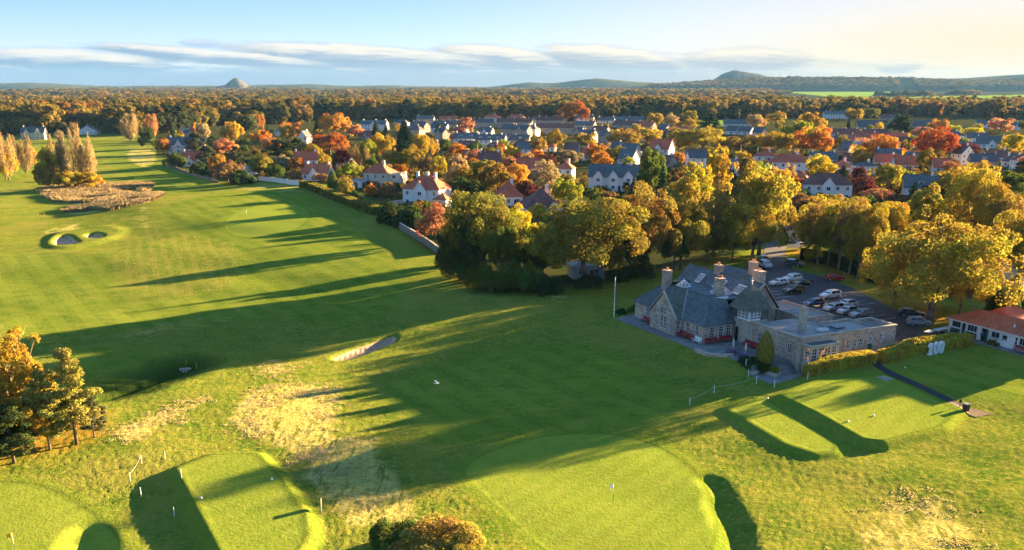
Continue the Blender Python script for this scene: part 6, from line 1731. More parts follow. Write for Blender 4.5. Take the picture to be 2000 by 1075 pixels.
house(1926, 1960, 362, 'red-roofed house with white dormer near the willow', HARL, BT, 'hip', -10, 1, 9, 4.6, 0, 0, 1, short='the red house with dormer near the willow')
house(1974, 2014, 338, 'white house with purple roof at the right edge', HARL, BT, 'hip', -8, 2, 9, 3.2, 0, 1, short='the white house at the right edge')
house(1920, 1962, 318, 'brown-roofed bungalow with two white chimneys', HARL, BT, 'gable', -5, 1, 9, 3.4, 0, 2, short='the brown bungalow with two chimneys')
house(1912, 2090, 556, 'large slate-roofed white house with gables half hidden by golden tree', HARL, SL, 'gable', -12, 2, 10, 5.6, 2, 1, short='the large slate house behind the golden tree', z=3.6)
house(1543, 1576, 471, 'low white cottage behind the lawn at end of the drive', HARL, GT, 'hip', -12, 1, 7, 2.2, 0, 0, short='the low white cottage by the drive')
house(1380, 1412, 376, 'small grey hipped roof peeping between the gold trees', BEIGE, GT, 'hip', 10, 1, 8, 3.4, 0, 0, short='the small grey hipped roof')
house(1120, 1165, 545, 'pale blue-grey shed under the big olive tree', simple('pale_shed', (.42, .47, .50), .8, .1), LEAD, 'hip', 10, 1, 6, .6, 0, 0, short='the pale shed', name='shed', cat='shed')
house(473, 497, 342, 'garden room with teal roof beyond the fairway wall', HARL, simple('teal_roof', (.10, .22, .22), .6, .15), 'hip', -10, 1, 6, 1.5, 0, 0, short='the teal garden room', name='garden_room', cat='garden room')
# the estate: terraces and rows
EST = 'houses of the estate beyond the village'
for (x0, x1, yb, lb, wm, rm, yaw, st_, W_, ch, dm, gb) in [
    (887, 938, 287, 'white slate terrace stepping down, left end of the dormered row', HARL, SL, -12, 2, 8, 3, 2, 0), (925, 990, 291, 'white slate terrace with dormers, right end of the dormered row', HARL, SL, -12, 2, 8, 4, 3, 0), (972, 1036, 282, 'grey terrace behind the dormered row', BEIGE, GT, -10, 1, 8, 3, 2, 0),
    (800, 842, 259, 'grey gabled house pair at the left end of the estate', BEIGE, GT, -40, 2, 8, 2, 0, 1), (850, 880, 275, 'grey gabled pair behind the pink larch', BEIGE, GT, -45, 2, 8, 2, 0, 1), (846, 900, 256, 'pale grey terrace just right of the tall spruce', BEIGE, GT, -8, 2, 8, 4, 0, 0), (705, 760, 255, 'pale blue-grey house pair left of the tall spruce', HARL, SL, -15, 2, 8, 3, 0, 1),
    (920, 965, 251, 'grey terrace at the back of the estate, left', BEIGE, GT, -6, 2, 8, 4, 0, 0), (970, 1040, 250, 'brown terrace at the back of the estate', BEIGE, BT, -6, 2, 8, 5, 0, 0), (1042, 1122, 263, 'long red-brown terrace in the middle of the estate', BEIGE, BT, -5, 2, 8, 5, 0, 0), (1046, 1100, 246, 'red-brown terrace behind the long one', BEIGE, BT, -4, 2, 8, 4, 0, 0), (1000, 1040, 268, 'beige gabled pair below the brown terrace', BEIGE, GT, -35, 2, 8, 2, 0, 1),
    (1122, 1165, 258, 'dark receding terrace, nearer half, right of the red-brown terrace', BEIGE, SL, -28, 2, 8, 4, 0, 0), (1155, 1192, 270, 'dark receding terrace, farther along by the gold tree', BEIGE, BT, -32, 2, 8, 3, 0, 0), (1168, 1195, 282, 'beige end gable below the receding terrace', BEIGE, GT, -60, 2, 8, 1, 0, 0),
    (1196, 1232, 250, 'first of the parallel brown-roofed houses, left', BEIGE, BT, -35, 1, 9, 1, 0, 0), (1222, 1258, 251, 'second of the parallel brown-roofed houses', BEIGE, BT, -35, 1, 9, 1, 0, 0), (1246, 1282, 253, 'third of the parallel brown-roofed houses, right', BEIGE, RT, -35, 1, 9, 1, 0, 0), (1284, 1312, 258, 'white gable at the end of the parallel houses', HARL, GT, -50, 1, 9, 0, 0, 0), (1306, 1345, 263, 'white bungalow with clean red roof at the estate edge', HARL, RT, -12, 1, 9, 0, 0, 0), (1195, 1258, 240, 'long blue-grey roof at the back of the estate', BEIGE, SL, -3, 1, 9, 3, 0, 0),
    (1415, 1446, 263, 'left of three grey bungalows beyond the playing field', HARL, GT, -40, 1, 9, 0, 0, 0), (1440, 1474, 264, 'middle of three grey bungalows beyond the playing field', HARL, GT, -40, 1, 9, 0, 0, 0), (1468, 1498, 266, 'right of three grey bungalows beyond the playing field', HARL, GT, -40, 1, 9, 0, 0, 0), (1412, 1460, 248, 'pale blue roofed hall beyond the playing field', HARL, SL, -5, 1, 10, 0, 0, 0),
    (1672, 1740, 253, 'grey low school block, left of the dark evergreen', BEIGE, GT, -3, 1, 12, 0, 0, 0), (1772, 1820, 252, 'grey low school block, right of the dark evergreen', BEIGE, GT, -3, 1, 12, 0, 0, 0), (1718, 1760, 236, 'brown-roofed school block with white gable at the back', BEIGE, BT, -5, 1, 10, 0, 0, 1), (1608, 1655, 232, 'slate villa with white chimneys before the dark wood', HARL, SL, -3, 2, 9, 2, 0, 0), (1630, 1690, 282, 'row of brown roofs below the bare hedge', BEIGE, BT, -3, 1, 9, 3, 0, 0), (1800, 1835, 290, 'slate roof left behind the red maple', HARL, SL, -5, 1, 9, 2, 0, 0), (1855, 1905, 300, 'slate roof with white gable right behind the red maple', HARL, SL, -15, 1, 9, 1, 0, 1),
    (1905, 1945, 250, 'pale green-grey house at the back right of the village', HARL, SL, -8, 1, 9, 1, 0, 1), (1968, 1992, 254, 'white gabled house at the far right back', HARL, SL, -60, 1, 9, 1, 0, 0), (1870, 1905, 265, 'grey-roofed houses behind the lime trees', BEIGE, GT, -5, 1, 9, 2, 0, 0), (700, 735, 272, 'beige cottage left of the spruces', BEIGE, BT, -20, 1, 8, 1, 0, 1), (1010, 1060, 300, 'teal-roofed cottage below the estate', HARL, SL, -10, 1, 8, 1, 0, 0), (1100, 1135, 300, 'brown-roofed cottage above the red dormer bungalow', BEIGE, BT, -20, 1, 8, 1, 0, 0), (905, 950, 318, 'low brown roof between the orange trees', BEIGE, BT, -12, 1, 8, 1, 0, 0)]:
    house(x0, x1, yb, lb, wm, rm, 'gable', yaw, st_, W_, None, gb, ch, dm, short='the ' + lb.split(',')[0] if False else lb, group=EST, name='terrace' if 'terrace' in lb else 'house', cat='terrace' if 'terrace' in lb else 'house')
# plainer rows further back, counted from the left
hr = random.Random(8)
ORD = ['first', 'second', 'third', 'fourth', 'fifth', 'sixth', 'seventh', 'eighth', 'ninth', 'tenth', 'eleventh', 'twelfth', 'thirteenth', 'fourteenth']
for row, (y, xa, xb, step, yaw, nm) in enumerate([(243, 770, 1190, 44, -8, 'rearmost estate row'), (266, 795, 1130, 46, -30, 'middle estate row'), (298, 842, 1100, 52, -14, 'nearest estate row'), (279, 1130, 1330, 50, -24, 'row behind the tall white gable'), (284, 1560, 1900, 54, -8, 'row around the red maple'), (325, 1580, 1960, 62, -12, 'row above the purple-brown roof')]):
    x = xa; k = 0
    while x < xb:
        w = hr.uniform(.62, .9) * step; yy = y + hr.uniform(-3, 3)
        p = gp(x + w / 2, yy); q = p + Vector((p.x, p.y, 0)).normalized() * 5
        if not any((q.x - a) ** 2 + (q.y - b) ** 2 < (5.5 + c * .75) ** 2 for a, b, c in HOCC):
            rm = hr.choice([GT, GT, BT, SL, RT]); wm = hr.choice([BEIGE, HARL, HARL, BEIGE])
            house(x, x + w, yy, f'{ORD[k]} plain house from the left in the {nm}', wm, rm, hr.choice(['gable', 'gable', 'hip']), yaw + hr.uniform(-14, 14), hr.choice([1, 2, 2]) if y < 290 else 1, 8, None, hr.choice([0, 0, 1]), hr.choice([1, 2]), hr.choice([0, 0, 1]), short='x', group=EST)
            HOCC.append((q.x, q.y, 6)); k += 1
        x += step

# garden walls and hedges along the course
low_wall('garden_wall', [gp(px, py) for px, py in [(506, 353), (530, 355), (560, 359), (590, 364)]], .35, None, 1.9, HARL, 'white garden wall on the crest of the fairway', cap=STONE_D)
low_wall('stone_wall', [gp(px, py) for px, py in [(762, 428), (780, 447), (800, 459), (820, 471), (840, 484), (858, 498)]], .45, None, 1.8, WALLSTONE, 'tan stone boundary wall stepping down beside the fairway', cap=STONE_D)
low_wall('stone_wall', [gp(px, py) for px, py in [(318, 322), (345, 331), (380, 345), (425, 358)]], .4, None, 1.1, WALLSTONE, 'low stone wall at the garden edge beyond the ridge', cap=None)
hedge_run('boundary_hedge', [gp(px, py) for px, py in [(592, 366), (625, 378), (665, 394), (700, 408), (738, 420)]], 2.6, 2.4, 'olive', 'long dark hedge between the fairway and the cream house', per=10, lod_size=.5, seed=31)
hedge_run('garden_hedge', [gp(px, py) for px, py in [(748, 420), (790, 440), (850, 450)]], 3.0, 2.6, 'dark green', 'thick dark hedge below the big white house', per=10, lod_size=.5, seed=33)
hedge_run('garden_hedge', [at(px, py, 3.9) for px, py in [(1532, 474), (1526, 452)]], 1.6, 2.2, 'green', 'tall clipped hedge beside the drive entrance', per=24, lod_size=.3, seed=35)
hedge_run('garden_hedge', [gp(px, py) for px, py in [(1620, 313), (1700, 318), (1758, 314)]], 3.0, 2.6, 'dark green', 'dark garden hedge left of the slate cottage', per=6, lod_size=.7, seed=36)
hedge_run('avenue_hedge', [at(px, py, 3.5) for px, py in [(1568, 505), (1620, 515), (1690, 540), (1720, 556)]], 2.0, 2.6, 'dark green', 'dark hedge behind the trunks of the avenue', per=16, lod_size=.34, seed=37)
hedge_run('garden_hedge', [at(px, py, 3.4) for px, py in [(1950, 612), (2060, 622)]], 3.0, 2.4, 'green', 'green hedge behind the shop at right edge', per=24, lod_size=.3, seed=38)
pat = ppg([(762, 394), (812, 388), (842, 400), (800, 412), (775, 405)], 0)
sheet('patio', pat, FLAG, .08, 3.0)
# ------------------------------------------------------------------ garden trees that fill the village
FILL_COL = ['gold', 'olive gold', 'orange', 'tan', 'bronze', 'yellow', 'rust', 'green', 'olive', 'pink orange', 'dark green', 'brown', 'maroon', 'olive gold', 'gold', 'lime']
frng = random.Random(77)
def occupied(x, y, r):
    return any((x - a) ** 2 + (y - b) ** 2 < (r + c * .8) ** 2 for a, b, c in OCC)
FILL = [((560, 292, 760, 350), 12), ((600, 255, 900, 300), 18), ((880, 290, 1180, 345), 18), ((1150, 290, 1480, 345), 16), ((1440, 300, 1700, 420), 16), ((1650, 250, 2010, 300), 18), ((1650, 300, 2010, 430), 18), ((330, 262, 560, 300), 14), ((760, 340, 1120, 400), 8), ((820, 240, 1300, 262), 9), ((1280, 236, 1620, 262), 10)]
nfill = 0
for (x0, y0, x1, y1), n in FILL:
    k = 0; tries = 0
    while k < n and tries < n * 12:
        tries += 1
        px, py = frng.uniform(x0, x1), frng.uniform(y0, y1)
        p = gp(px, py)
        d = depth(p)
        w = frng.uniform(5.0, 10.0)
        if occupied(p.x, p.y, w * .42): continue
        h = w * frng.uniform(.75, 1.25)
        kind = frng.choices(['round', 'broad', 'tall', 'bush', 'spruce', 'pine'], [8, 3, 1.4, 2, .7, .7])[0]
        if kind == 'bush': w *= .6; h = w * .7
        if kind == 'spruce': h = w * 1.7; w *= .7
        col = frng.choice(FILL_COL) if kind not in ('spruce', 'pine') else frng.choice(['spruce green', 'grey green', 'dark green'])
        tree(p, h, w, kind, col)
        OCC.append((p.x, p.y, w * .5)); k += 1; nfill += 1

# ------------------------------------------------------------------ woodland (one mass), hills, monument
def wood_leaf():
    m, g = new_mat('wood_leaves')
    oi = g.n('ShaderNodeObjectInfo')
    v = g.attr('leaf')
    n = g.noise(oi.outputs['Location'], .006, 3, .6)
    f = g.m('ADD', g.m('MULTIPLY', oi.outputs['Random'], .75), g.m('MULTIPLY', g.m('SUBTRACT', n, .5), 1.1), clamp=False)
    rp = g.n('ShaderNodeValToRGB'); g.put(rp.inputs[0], g.m('ADD', f, .12))
    cols = [(.030, .045, .022), (.065, .078, .028), (.12, .118, .030), (.19, .160, .036), (.25, .205, .045), (.30, .215, .05), (.28, .150, .045), (.11, .125, .045)]
    el = rp.color_ramp.elements
    while len(el) < len(cols): el.new(.5)
    for i, c in enumerate(cols): el[i].position = .03 + .94 * i / (len(cols) - 1); el[i].color = (*c, 1)
    c = g.mix(g.mapr(v, 0, 1), rp.outputs[0], (.02, .02, .008)); c = g.mix(.42, rp.outputs[0], c)
    d = g.n('ShaderNodeBsdfDiffuse'); g.put(d.inputs[0], c)
    t = g.n('ShaderNodeBsdfTranslucent'); g.put(t.inputs[0], c)
    mx = g.n('ShaderNodeMixShader'); mx.inputs[0].default_value = .42
    g.t.links.new(d.outputs[0], mx.inputs[1]); g.t.links.new(t.outputs[0], mx.inputs[2])
    o = g.n('ShaderNodeOutputMaterial'); g.t.links.new(mx.outputs[0], o.inputs[0])
    return m
WOODLEAF = wood_leaf()
def wood_proto(i, n, sz):
    rng = np.random.default_rng(900 + i)
    C, A, B, lf, clp, c, rc = crown_broad(rng, 6.2, 1.0, 13.5, 26, n, sz, .9, -.6, .36)
    me = quads_mesh('wood_crown', C, A, B, lf, clp, WOODLEAF)
    return bpy.data.objects.new('wood_tree_form', me)
def scatter(name, pts, scl, forms, label):
    """one mass of trees: points carrying tree forms"""
    me = bpy.data.meshes.new(name)
    me.vertices.add(len(pts)); me.vertices.foreach_set('co', np.asarray(pts, float).ravel())
    a = me.attributes.new('scl', 'FLOAT_VECTOR', 'POINT'); a.data.foreach_set('vector', np.asarray(scl, np.float32).ravel())
    rng = np.random.default_rng(5)
    r = me.attributes.new('rot', 'FLOAT', 'POINT'); r.data.foreach_set('value', (rng.random(len(pts)) * 6.283).astype(np.float32))
    k = me.attributes.new('form', 'INT', 'POINT'); k.data.foreach_set('value', rng.integers(0, len(forms), len(pts)).astype(np.int32))
    o = link(name, me); tag(o, label, 'woodland', kind='stuff')
    coll = bpy.data.collections.new(name + '_forms')
    for f in forms: coll.objects.link(f)
    ng = bpy.data.node_groups.new(name + '_nodes', 'GeometryNodeTree')
    ng.interface.new_socket('Geometry', in_out='INPUT', socket_type='NodeSocketGeometry'); ng.interface.new_socket('Geometry', in_out='OUTPUT', socket_type='NodeSocketGeometry')
    N_ = ng.nodes; Lk = ng.links
    gi, go = N_.new('NodeGroupInput'), N_.new('NodeGroupOutput')
    ci = N_.new('GeometryNodeCollectionInfo'); ci.inputs['Collection'].default_value = coll; ci.inputs['Separate Children'].default_value = True; ci.inputs['Reset Children'].default_value = True
    iop = N_.new('GeometryNodeInstanceOnPoints'); iop.inputs['Pick Instance'].default_value = True
    def na(n_, t): q = N_.new('GeometryNodeInputNamedAttribute'); q.data_type = t; q.inputs[0].default_value = n_; return q.outputs[0]
    cb = N_.new('ShaderNodeCombineXYZ'); Lk.new(na('rot', 'FLOAT'), cb.inputs[2])
    m2p = N_.new('GeometryNodeMeshToPoints')
    Lk.new(gi.outputs[0], m2p.inputs[0]); Lk.new(m2p.outputs[0], iop.inputs['Points']); Lk.new(ci.outputs[0], iop.inputs['Instance'])
    Lk.new(na('form', 'INT'), iop.inputs['Instance Index']); Lk.new(cb.outputs[0], iop.inputs['Rotation']); Lk.new(na('scl', 'FLOAT_VECTOR'), iop.inputs['Scale'])
    Lk.new(iop.outputs[0], go.inputs[0])
    md = o.modifiers.new('trees', 'NODES'); md.node_group = ng
    return o

wr_ = np.random.default_rng(21)
def pixv(X, Y, Z):
    dz = Z - CAM_H; zf = Y * CP - dz * SP
    return 1000 + 1840 * X / zf, 815 + 1840 * (-Y * SP - dz * CP) / zf
def vnoise(x, y, s, seed):
    r = np.random.default_rng(seed); G = r.random((64, 64))
    u, v = x / s + 500, y / s + 500
    i, j = np.floor(u).astype(int), np.floor(v).astype(int); fu, fv = u - i, v - j
    fu = fu * fu * (3 - 2 * fu); fv = fv * fv * (3 - 2 * fv)
    g = lambda a, b: G[a % 64, b % 64]
    return (g(i, j) * (1 - fu) + g(i + 1, j) * fu) * (1 - fv) + (g(i, j + 1) * (1 - fu) + g(i + 1, j + 1) * fu) * fv
pts_, scl_ = [], []
for d0, d1, sp in ((520, 1500, 14.0), (1500, 2800, 15.0), (2800, 6800, 27.0)):
    n = int(R(66) * .5 * (d1 ** 2 - d0 ** 2) / sp ** 2)
    r = np.sqrt(wr_.uniform(d0 ** 2, d1 ** 2, n)); a = wr_.uniform(-R(33), R(33), n)
    X, Y = r * np.sin(a), r * np.cos(a); Z = gz(X, Y)
    px, py = pixv(X, Y, Z)
    edge = np.interp(px, [-200, 0, 150, 180, 236, 240, 330, 430, 560, 640, 760, 1000, 1300, 1500, 1680, 1760, 2000, 2200], [264, 264, 260, 246, 246, 266, 262, 246, 242, 240, 238, 236, 236, 232, 230, 230, 232, 232])
    keep = py < edge
    for poly in FIELDS: keep &= poly_sdf(X, Y, poly) > 4
    pn = vnoise(X, Y, 200 if d0 < 2800 else 520, 4)
    keep &= pn > (.24 if d0 < 1500 else (.36 if d0 < 2800 else .47))
    keep &= ~((px > 1500) & (py > 172) & (py < 206) & (vnoise(X, Y, 220, 9) < .84))
    keep &= ~((px > 1560) & (py >= 206) & (wr_.random(n) < .62))
    for hx, hy, hr in [(o.location.x, o.location.y, 16) for o, *_ in HOUSES]: keep &= (X - hx) ** 2 + (Y - hy) ** 2 > hr ** 2
    for ox, oy, orr in OCC: keep &= (X - ox) ** 2 + (Y - oy) ** 2 > (orr * .8) ** 2
    X, Y, Z = X[keep], Y[keep], Z[keep]; k = len(X)
    base = 1.42 if d0 < 1500 else (1.1 if d0 < 2800 else 1.25)
    wide = 1.12 if d0 < 1500 else (1.4 if d0 < 2800 else 2.6)
    s = base * wr_.uniform(.6, 1.35, k); sw = s * wide * wr_.uniform(.85, 1.2, k)
    pts_.append(np.column_stack([X, Y, Z - .3])); scl_.append(np.column_stack([sw, sw, s]))
near_ = [wood_proto(i, 1500, .8) for i in range(5)]
far_ = [wood_proto(i + 9, 360, 1.5) for i in range(4)]
scatter('woodland', pts_[0], scl_[0], near_, 'mixed autumn woodland behind the village and far fairway')
scatter('woodland', np.vstack(pts_[1:]), np.vstack(scl_[1:]), far_, 'distant belts of brown and gold woodland reaching the horizon')

# shrubs, hedges and low garden trees between the houses: one mass
n = 9000
pxs = wr_.uniform(300, 2080, n); pys = wr_.uniform(240, 470, n)
G_ = [at(a, b, 3.8) for a, b in zip(pxs, pys)]
X = np.array([q.x for q in G_]); Y = np.array([q.y for q in G_])
keep = (poly_sdf(X, Y, TOWN) < -6) & (wr_.random(n) < np.clip((pys - 225) / 120, .25, 1)) & (vnoise(X, Y, 24, 12) > .36)
for ox, oy, orr in [(o.location.x, o.location.y, 7.5) for o, *_ in HOUSES]: keep &= (X - ox) ** 2 + (Y - oy) ** 2 > orr ** 2
keep &= ~((pxs > 1485) & (pxs < 1585) & (pys > 432)); keep &= ~((pys > 400) & (pxs > 870) & (pxs < 1720) & (pys > 410)); keep &= ~((pxs > 755) & (pxs < 845) & (pys > 385) & (pys < 415))
for ox, oy, orr in OCC: keep &= (X - ox) ** 2 + (Y - oy) ** 2 > (orr * .6) ** 2
X, Y = X[keep], Y[keep]; s = wr_.uniform(.10, .32, len(X))
scatter('garden_shrubbery', np.column_stack([X, Y, gz(X, Y) - .2]), np.column_stack([s * 1.1, s * 1.1, s * wr_.uniform(.6, 1.0, len(X))]), [wood_proto(i + 30, 420, 1.1) for i in range(4)], 'mixed shrubs and low hedges filling the gardens between the houses')

# hills on the horizon
DARKM = simple('mast_steel', (.10, .11, .12), .7, .1, 3)
def hill_mat(name, cols):
    m, g = new_mat(name)
    co = worldco(g)
    n = g.noise(co, .004, 5, .6); n2 = g.noise(co, .02, 4, .6)
    c = g.mix(g.mapr(n, .35, .65), cols[0], cols[1]); c = g.mix(g.mapr(n2, .5, .7), c, cols[2])
    matte(g, c)
    return m
HILLM = hill_mat('hill_grass', [(.06, .075, .03), (.10, .10, .04), (.05, .05, .03)])
ROCKM = hill_mat('hill_rock', [(.06, .065, .06), (.10, .095, .08), (.05, .06, .045)])
def hill(name, prof, D, thick, mat, seed, zmin=0.0):
    """a hill whose skyline runs through photograph pixels prof, with real breadth"""
    rng = np.random.default_rng(seed)
    xs = np.linspace(prof[0][0], prof[-1][0], 90)
    ys = np.interp(xs, [p[0] for p in prof], [p[1] for p in prof]) + rng.normal(size=90).cumsum() * 0 + rng.normal(size=90) * .25
    V, Fc = [], []; rows = 13
    for j in range(rows):
        f = j / (rows - 1); k = math.sin(f * math.pi) ** .8
        for i, (x, y) in enumerate(zip(xs, ys)):
            u = (x - 1000) / 1840; v = (y - 815) / 1840
            d = Vector((u, CP - v * SP, -SP - v * CP)); t = D / d.y
            top = max(0, CAM_H + d.z * t)
            yy = D + (f - .5) * thick * (.35 + .65 * min(1, top / 60))
            V.append((u * t / D * yy, yy, -3 + (top + 3) * k * (1 + .05 * math.sin(i * .9 + j * 2.1) * (1 - k))))
    n = len(xs)
    for j in range(rows - 1):
        for i in range(n - 1): Fc.append((j * n + i, j * n + i + 1, (j + 1) * n + i + 1, (j + 1) * n + i))
    me = bpy.data.meshes.new(name); me.from_pydata(V, [], Fc); me.polygons.foreach_set('use_smooth', [True] * len(me.polygons)); me.update()
    o = link(name, me, None, mat); tag(o, kind='structure'); return o
hill('cone_hill', [(425, 169), (440, 166), (448, 159), (455, 154), (461, 152.6), (467, 154.5), (475, 160), (484, 166), (500, 169)], 6900, 500, ROCKM, 1)
hill('hill_ridge', [(-160, 165), (0, 163), (60, 161.5), (130, 165), (200, 168), (300, 167.5), (420, 168), (520, 166), (610, 164.5), (680, 168.5), (760, 166.5), (800, 169), (960, 170), (1000, 165), (1035, 161), (1080, 163), (1120, 158), (1170, 153), (1215, 158), (1300, 164), (1380, 160), (1500, 154), (1600, 150), (1700, 151), (1760, 152), (1860, 154), (1960, 148), (2020, 144), (2200, 146)], 8300, 900, HILLM, 2)
hill('monument_hill', [(1370, 168), (1385, 160), (1398, 153), (1412, 144), (1428, 138.5), (1440, 138), (1455, 141), (1470, 143), (1486, 146), (1500, 150), (1530, 151), (1560, 156), (1620, 168)], 7400, 700, ROCKM, 3)
hill('wooded_ridge', [(1180, 171), (1280, 166), (1380, 159), (1440, 156), (1500, 152.5), (1560, 151), (1640, 152), (1760, 152), (1880, 157), (1990, 156), (2160, 158)], 6500, 600, HILLM, 4)
def wood_on_ridge():
    pts, scl = [], []
    for _ in range(2600):
        px = wr_.uniform(1270, 2120); f = wr_.random()
        y0 = np.interp(px, [1180, 1280, 1380, 1440, 1500, 1560, 1640, 1760, 1880, 1990, 2160], [171, 166, 159, 156, 152.5, 151, 152, 152, 157, 156, 158])
        py = y0 + 1.5 + f * (168 - y0)
        if 1755 < px < 1785 and f > .2: continue
        D = 6500 - 330 * f - 30
        u = (px - 1000) / 1840; v = (py - 815) / 1840
        d = Vector((u, CP - v * SP, -SP - v * CP)); t = D / d.y
        pts.append((d.x * t, D, CAM_H + d.z * t - 6)); s = wr_.uniform(.8, 1.25); scl.append((s * 2.6, s * 2.6, s * 1.25))
    scatter('woodland', pts, scl, far_, 'dark wood covering the low ridge below the monument hill')
wood_on_ridge()
mp = at(1436.5, 138.5, 0)
def skyline(px, py, D):
    u = (px - 1000) / 1840; v = (py - 815) / 1840
    d = Vector((u, CP - v * SP, -SP - v * CP)); t = D / d.y
    return Vector((u * t, D, CAM_H + d.z * t))
mp = skyline(1436.5, 139.5, 7400)
mo = empty('monument', mp, 0, 'tall stone monument tower on top of the distant hill', 'tower')
MB().box(-6, 6, -6, 6, -8, 4).build('plinth', STONE_D, mo); MB().tube((0, 0, 4), (0, 0, 20), 3.2, 2.6, 10).tube((0, 0, 20), (0, 0, 22), 3.6, 3.6, 10).build('shaft', STONE_D, mo); MB().tube((0, 0, 22), (0, 0, 26), 1.8, .3, 8).build('lantern', STONE_D, mo)
for px, top, lb in ((1524, 137, 'thin grey mast on the ridge, left of the two'), (1541, 139, 'thin grey mast on the ridge, right of the two')):
    b = skyline(px, 152, 6500); h = (152 - top) * 6500 / 1840
    e = empty('radio_mast', b, 0, lb, 'mast', 'masts on the ridge')
    MB().tube((0, 0, -4), (0, 0, h), 1.0, .5, 6).build('mast_pole', DARKM, e); MB().box(-1.6, 1.6, -.2, .2, h * .82, h * .86).build('antenna', DARKM, e)
# ------------------------------------------------------------------ sand, burn, posts, flags and other small things
for poly, nm in ((SAND_1, 'sand_bunker'), (SAND_2, 'sand_bunker'), (SAND_3, 'sand_bunker')):
    sheet(nm, poly, SANDM, .06, .7)
rk = empty('bunker_rake', gp(719, 684), .4, 'dark rake lying in the long bunker in the shade', 'rake')
MB().tube((-.9, 0, .12), (.7, 0, .12), .03, .03, 5).build('handle', BLACKP, rk); MB().box(.7, .8, -.35, .35, .05, .15).build('rake_head', BLACKP, rk)
WATER = glassy('burn_water', (.012, .016, .016), .06)
bp = ribbon_poly([Vector(q) for q in DITCH], 1.7)
sheet('burn_water', bp, WATER, 0, .9, zfun=lambda x, y: np.full(x.shape, min(g1(q.x, q.y) for q in DITCH) + .18))
cv = empty('culvert', gp(361, 722), R(20), 'stone culvert headwall at the end of the burn', 'culvert')
rng_ = random.Random(4)
for i in range(4):
    for j in range(4):
        MB().box(-1.0 + i * .5 + (j % 2) * .12, -1.0 + i * .5 + .44 + (j % 2) * .12, -.25 - rng_.random() * .12, .3, -1.4 + j * .42, -1.4 + j * .42 + .37).build('stone', STONE_D, cv)
def stake(px, py, label, mat=WHITE, h=1.0, grp='marker stakes', r=.045, name='marker_stake', cat='stake'):
    e = empty(name, gp(px, py), 0, label, cat, grp)
    MB().tube((0, 0, -.2), (0, 0, h), r, r, 6).build('post', mat, e); MB().tube((0, 0, h), (0, 0, h + .03), r * 1.2, r * .6, 6).build('cap', mat, e)
    return e
st_ = [stake(px, py, lb, WHITE, 1.15, 'white rope posts below the clubhouse', .05, 'rope_post', 'post') for px, py, lb in [(1347, 792, 'white rope post farthest out on the lawn below the clubhouse'), (1394.5, 768, 'second white rope post from the far end of the rope'), (1456.6, 716, 'white post at the terrace corner by the dark shrub'), (1461, 736, 'white post at the left tip of the planting bed'), (1477, 750, 'white post on the left edge of the lower paving'), (1512, 758, 'white post at the front corner of the lower paving'), (1577, 742, 'white post against the end of the shorter hedge')]]
def rope(a, b, za, zb, label, mat):
    e = empty('barrier_rope', a, 0, label, 'rope'); n = 8; d = Vector(b) - Vector(a)
    m = MB(); P_ = [Vector((d.x * i / n, d.y * i / n, za + (d.z + zb - za) * i / n - .25 * math.sin(math.pi * i / n))) for i in range(n + 1)]
    for i in range(n): m.tube(P_[i], P_[i + 1], .022, .022, 4)
    m.build('rope_line', mat, e)
ROPE = simple('rope', (.30, .42, .40), .8, .2, 6)
rope(st_[0].location, st_[1].location, 1.0, 1.0, 'thin rope between the two outer white lawn posts', ROPE); rope(st_[1].location, st_[4].location, 1.0, 1.0, 'thin rope from lawn post to the lower paving', ROPE)
sl = [stake(px, py, lb, WHITE, 1.1, 'white stakes by the near tee') for px, py, lb in [(255, 941, 'white stake at the lower end of the short green rope'), (277, 906, 'white stake at the upper end of the short green rope'), (323, 898, 'white stake at the top edge of near tee, farthest back'), (355, 934, 'white stake on the shoulder of near tee'), (276, 970, 'white stake alone in the rough left of near tee'), (341, 1009, 'white stake nearest the camera left of near tee')]]
rope(sl[0].location, sl[1].location, 1.0, 1.0, 'short green rope between two white stakes', ROPE)
for px, py, lb in [(364, 713, 'yellow stake behind the culvert'), (384, 720, 'yellow stake right of the culvert'), (75, 422, 'pale stake left of two by the far burn'), (87, 421, 'pale stake right of two by the far burn')]:
    stake(px, py, lb, YELLOW, .9, 'hazard stakes')
def pin(px, py, col, label, h=2.13, name='golf_flag'):
    e = empty(name, gp(px, py), R(-150), label, 'flag', 'flags on the greens')
    MB().tube((0, 0, -.1), (0, 0, h * .42), .022, .022, 6).build('lower_stick', BLACKP, e); MB().tube((0, 0, h * .42), (0, 0, h), .022, .02, 6).build('stick', WHITE, e)
    m = MB(); n = 6; top, bot = h, h - .42
    for i in range(n):
        x0, x1 = .5 * i / n, .5 * (i + 1) / n; y0, y1 = .05 * math.sin(i * 1.3), .05 * math.sin((i + 1) * 1.3)
        m.face((x0, y0, bot - x0 * .5), (x1, y1, bot - x1 * .5), (x1, y1, top - x1 * .25), (x0, y0, top - x0 * .25))
    m.build('flag_cloth', col, e)
pin(1197.5, 978.5, WHITE, 'white flag on the big green in front'); pin(30, 1078, YELLOW, 'pale yellow flag on the green at bottom left corner'); pin(482, 427, WHITE, 'small white flag on the green near the crest', 2.4)
fpole = empty('flagpole', gp(1199, 621), 0, 'tall white flagpole at the end of the clubhouse terrace', 'flagpole')
MB().tube((0, 0, -.3), (0, 0, 7.6), .10, .055, 8).build('pole', WHITE, fpole); MB().tube((0, 0, 7.6), (0, 0, 7.75), .09, .05, 8).build('finial', WHITE, fpole)
tree(gp(1237, 611), 1.7, 1.9, 'bush', 'green', name='bush', label='round green bush at the end corner of the clubhouse', cat='bush', lod=0)
tree(gp(1215, 613), 1.0, 2.4, 'bush', 'dark green', name='bush', label='low dark bush beside the flagpole', cat='bush', lod=0)
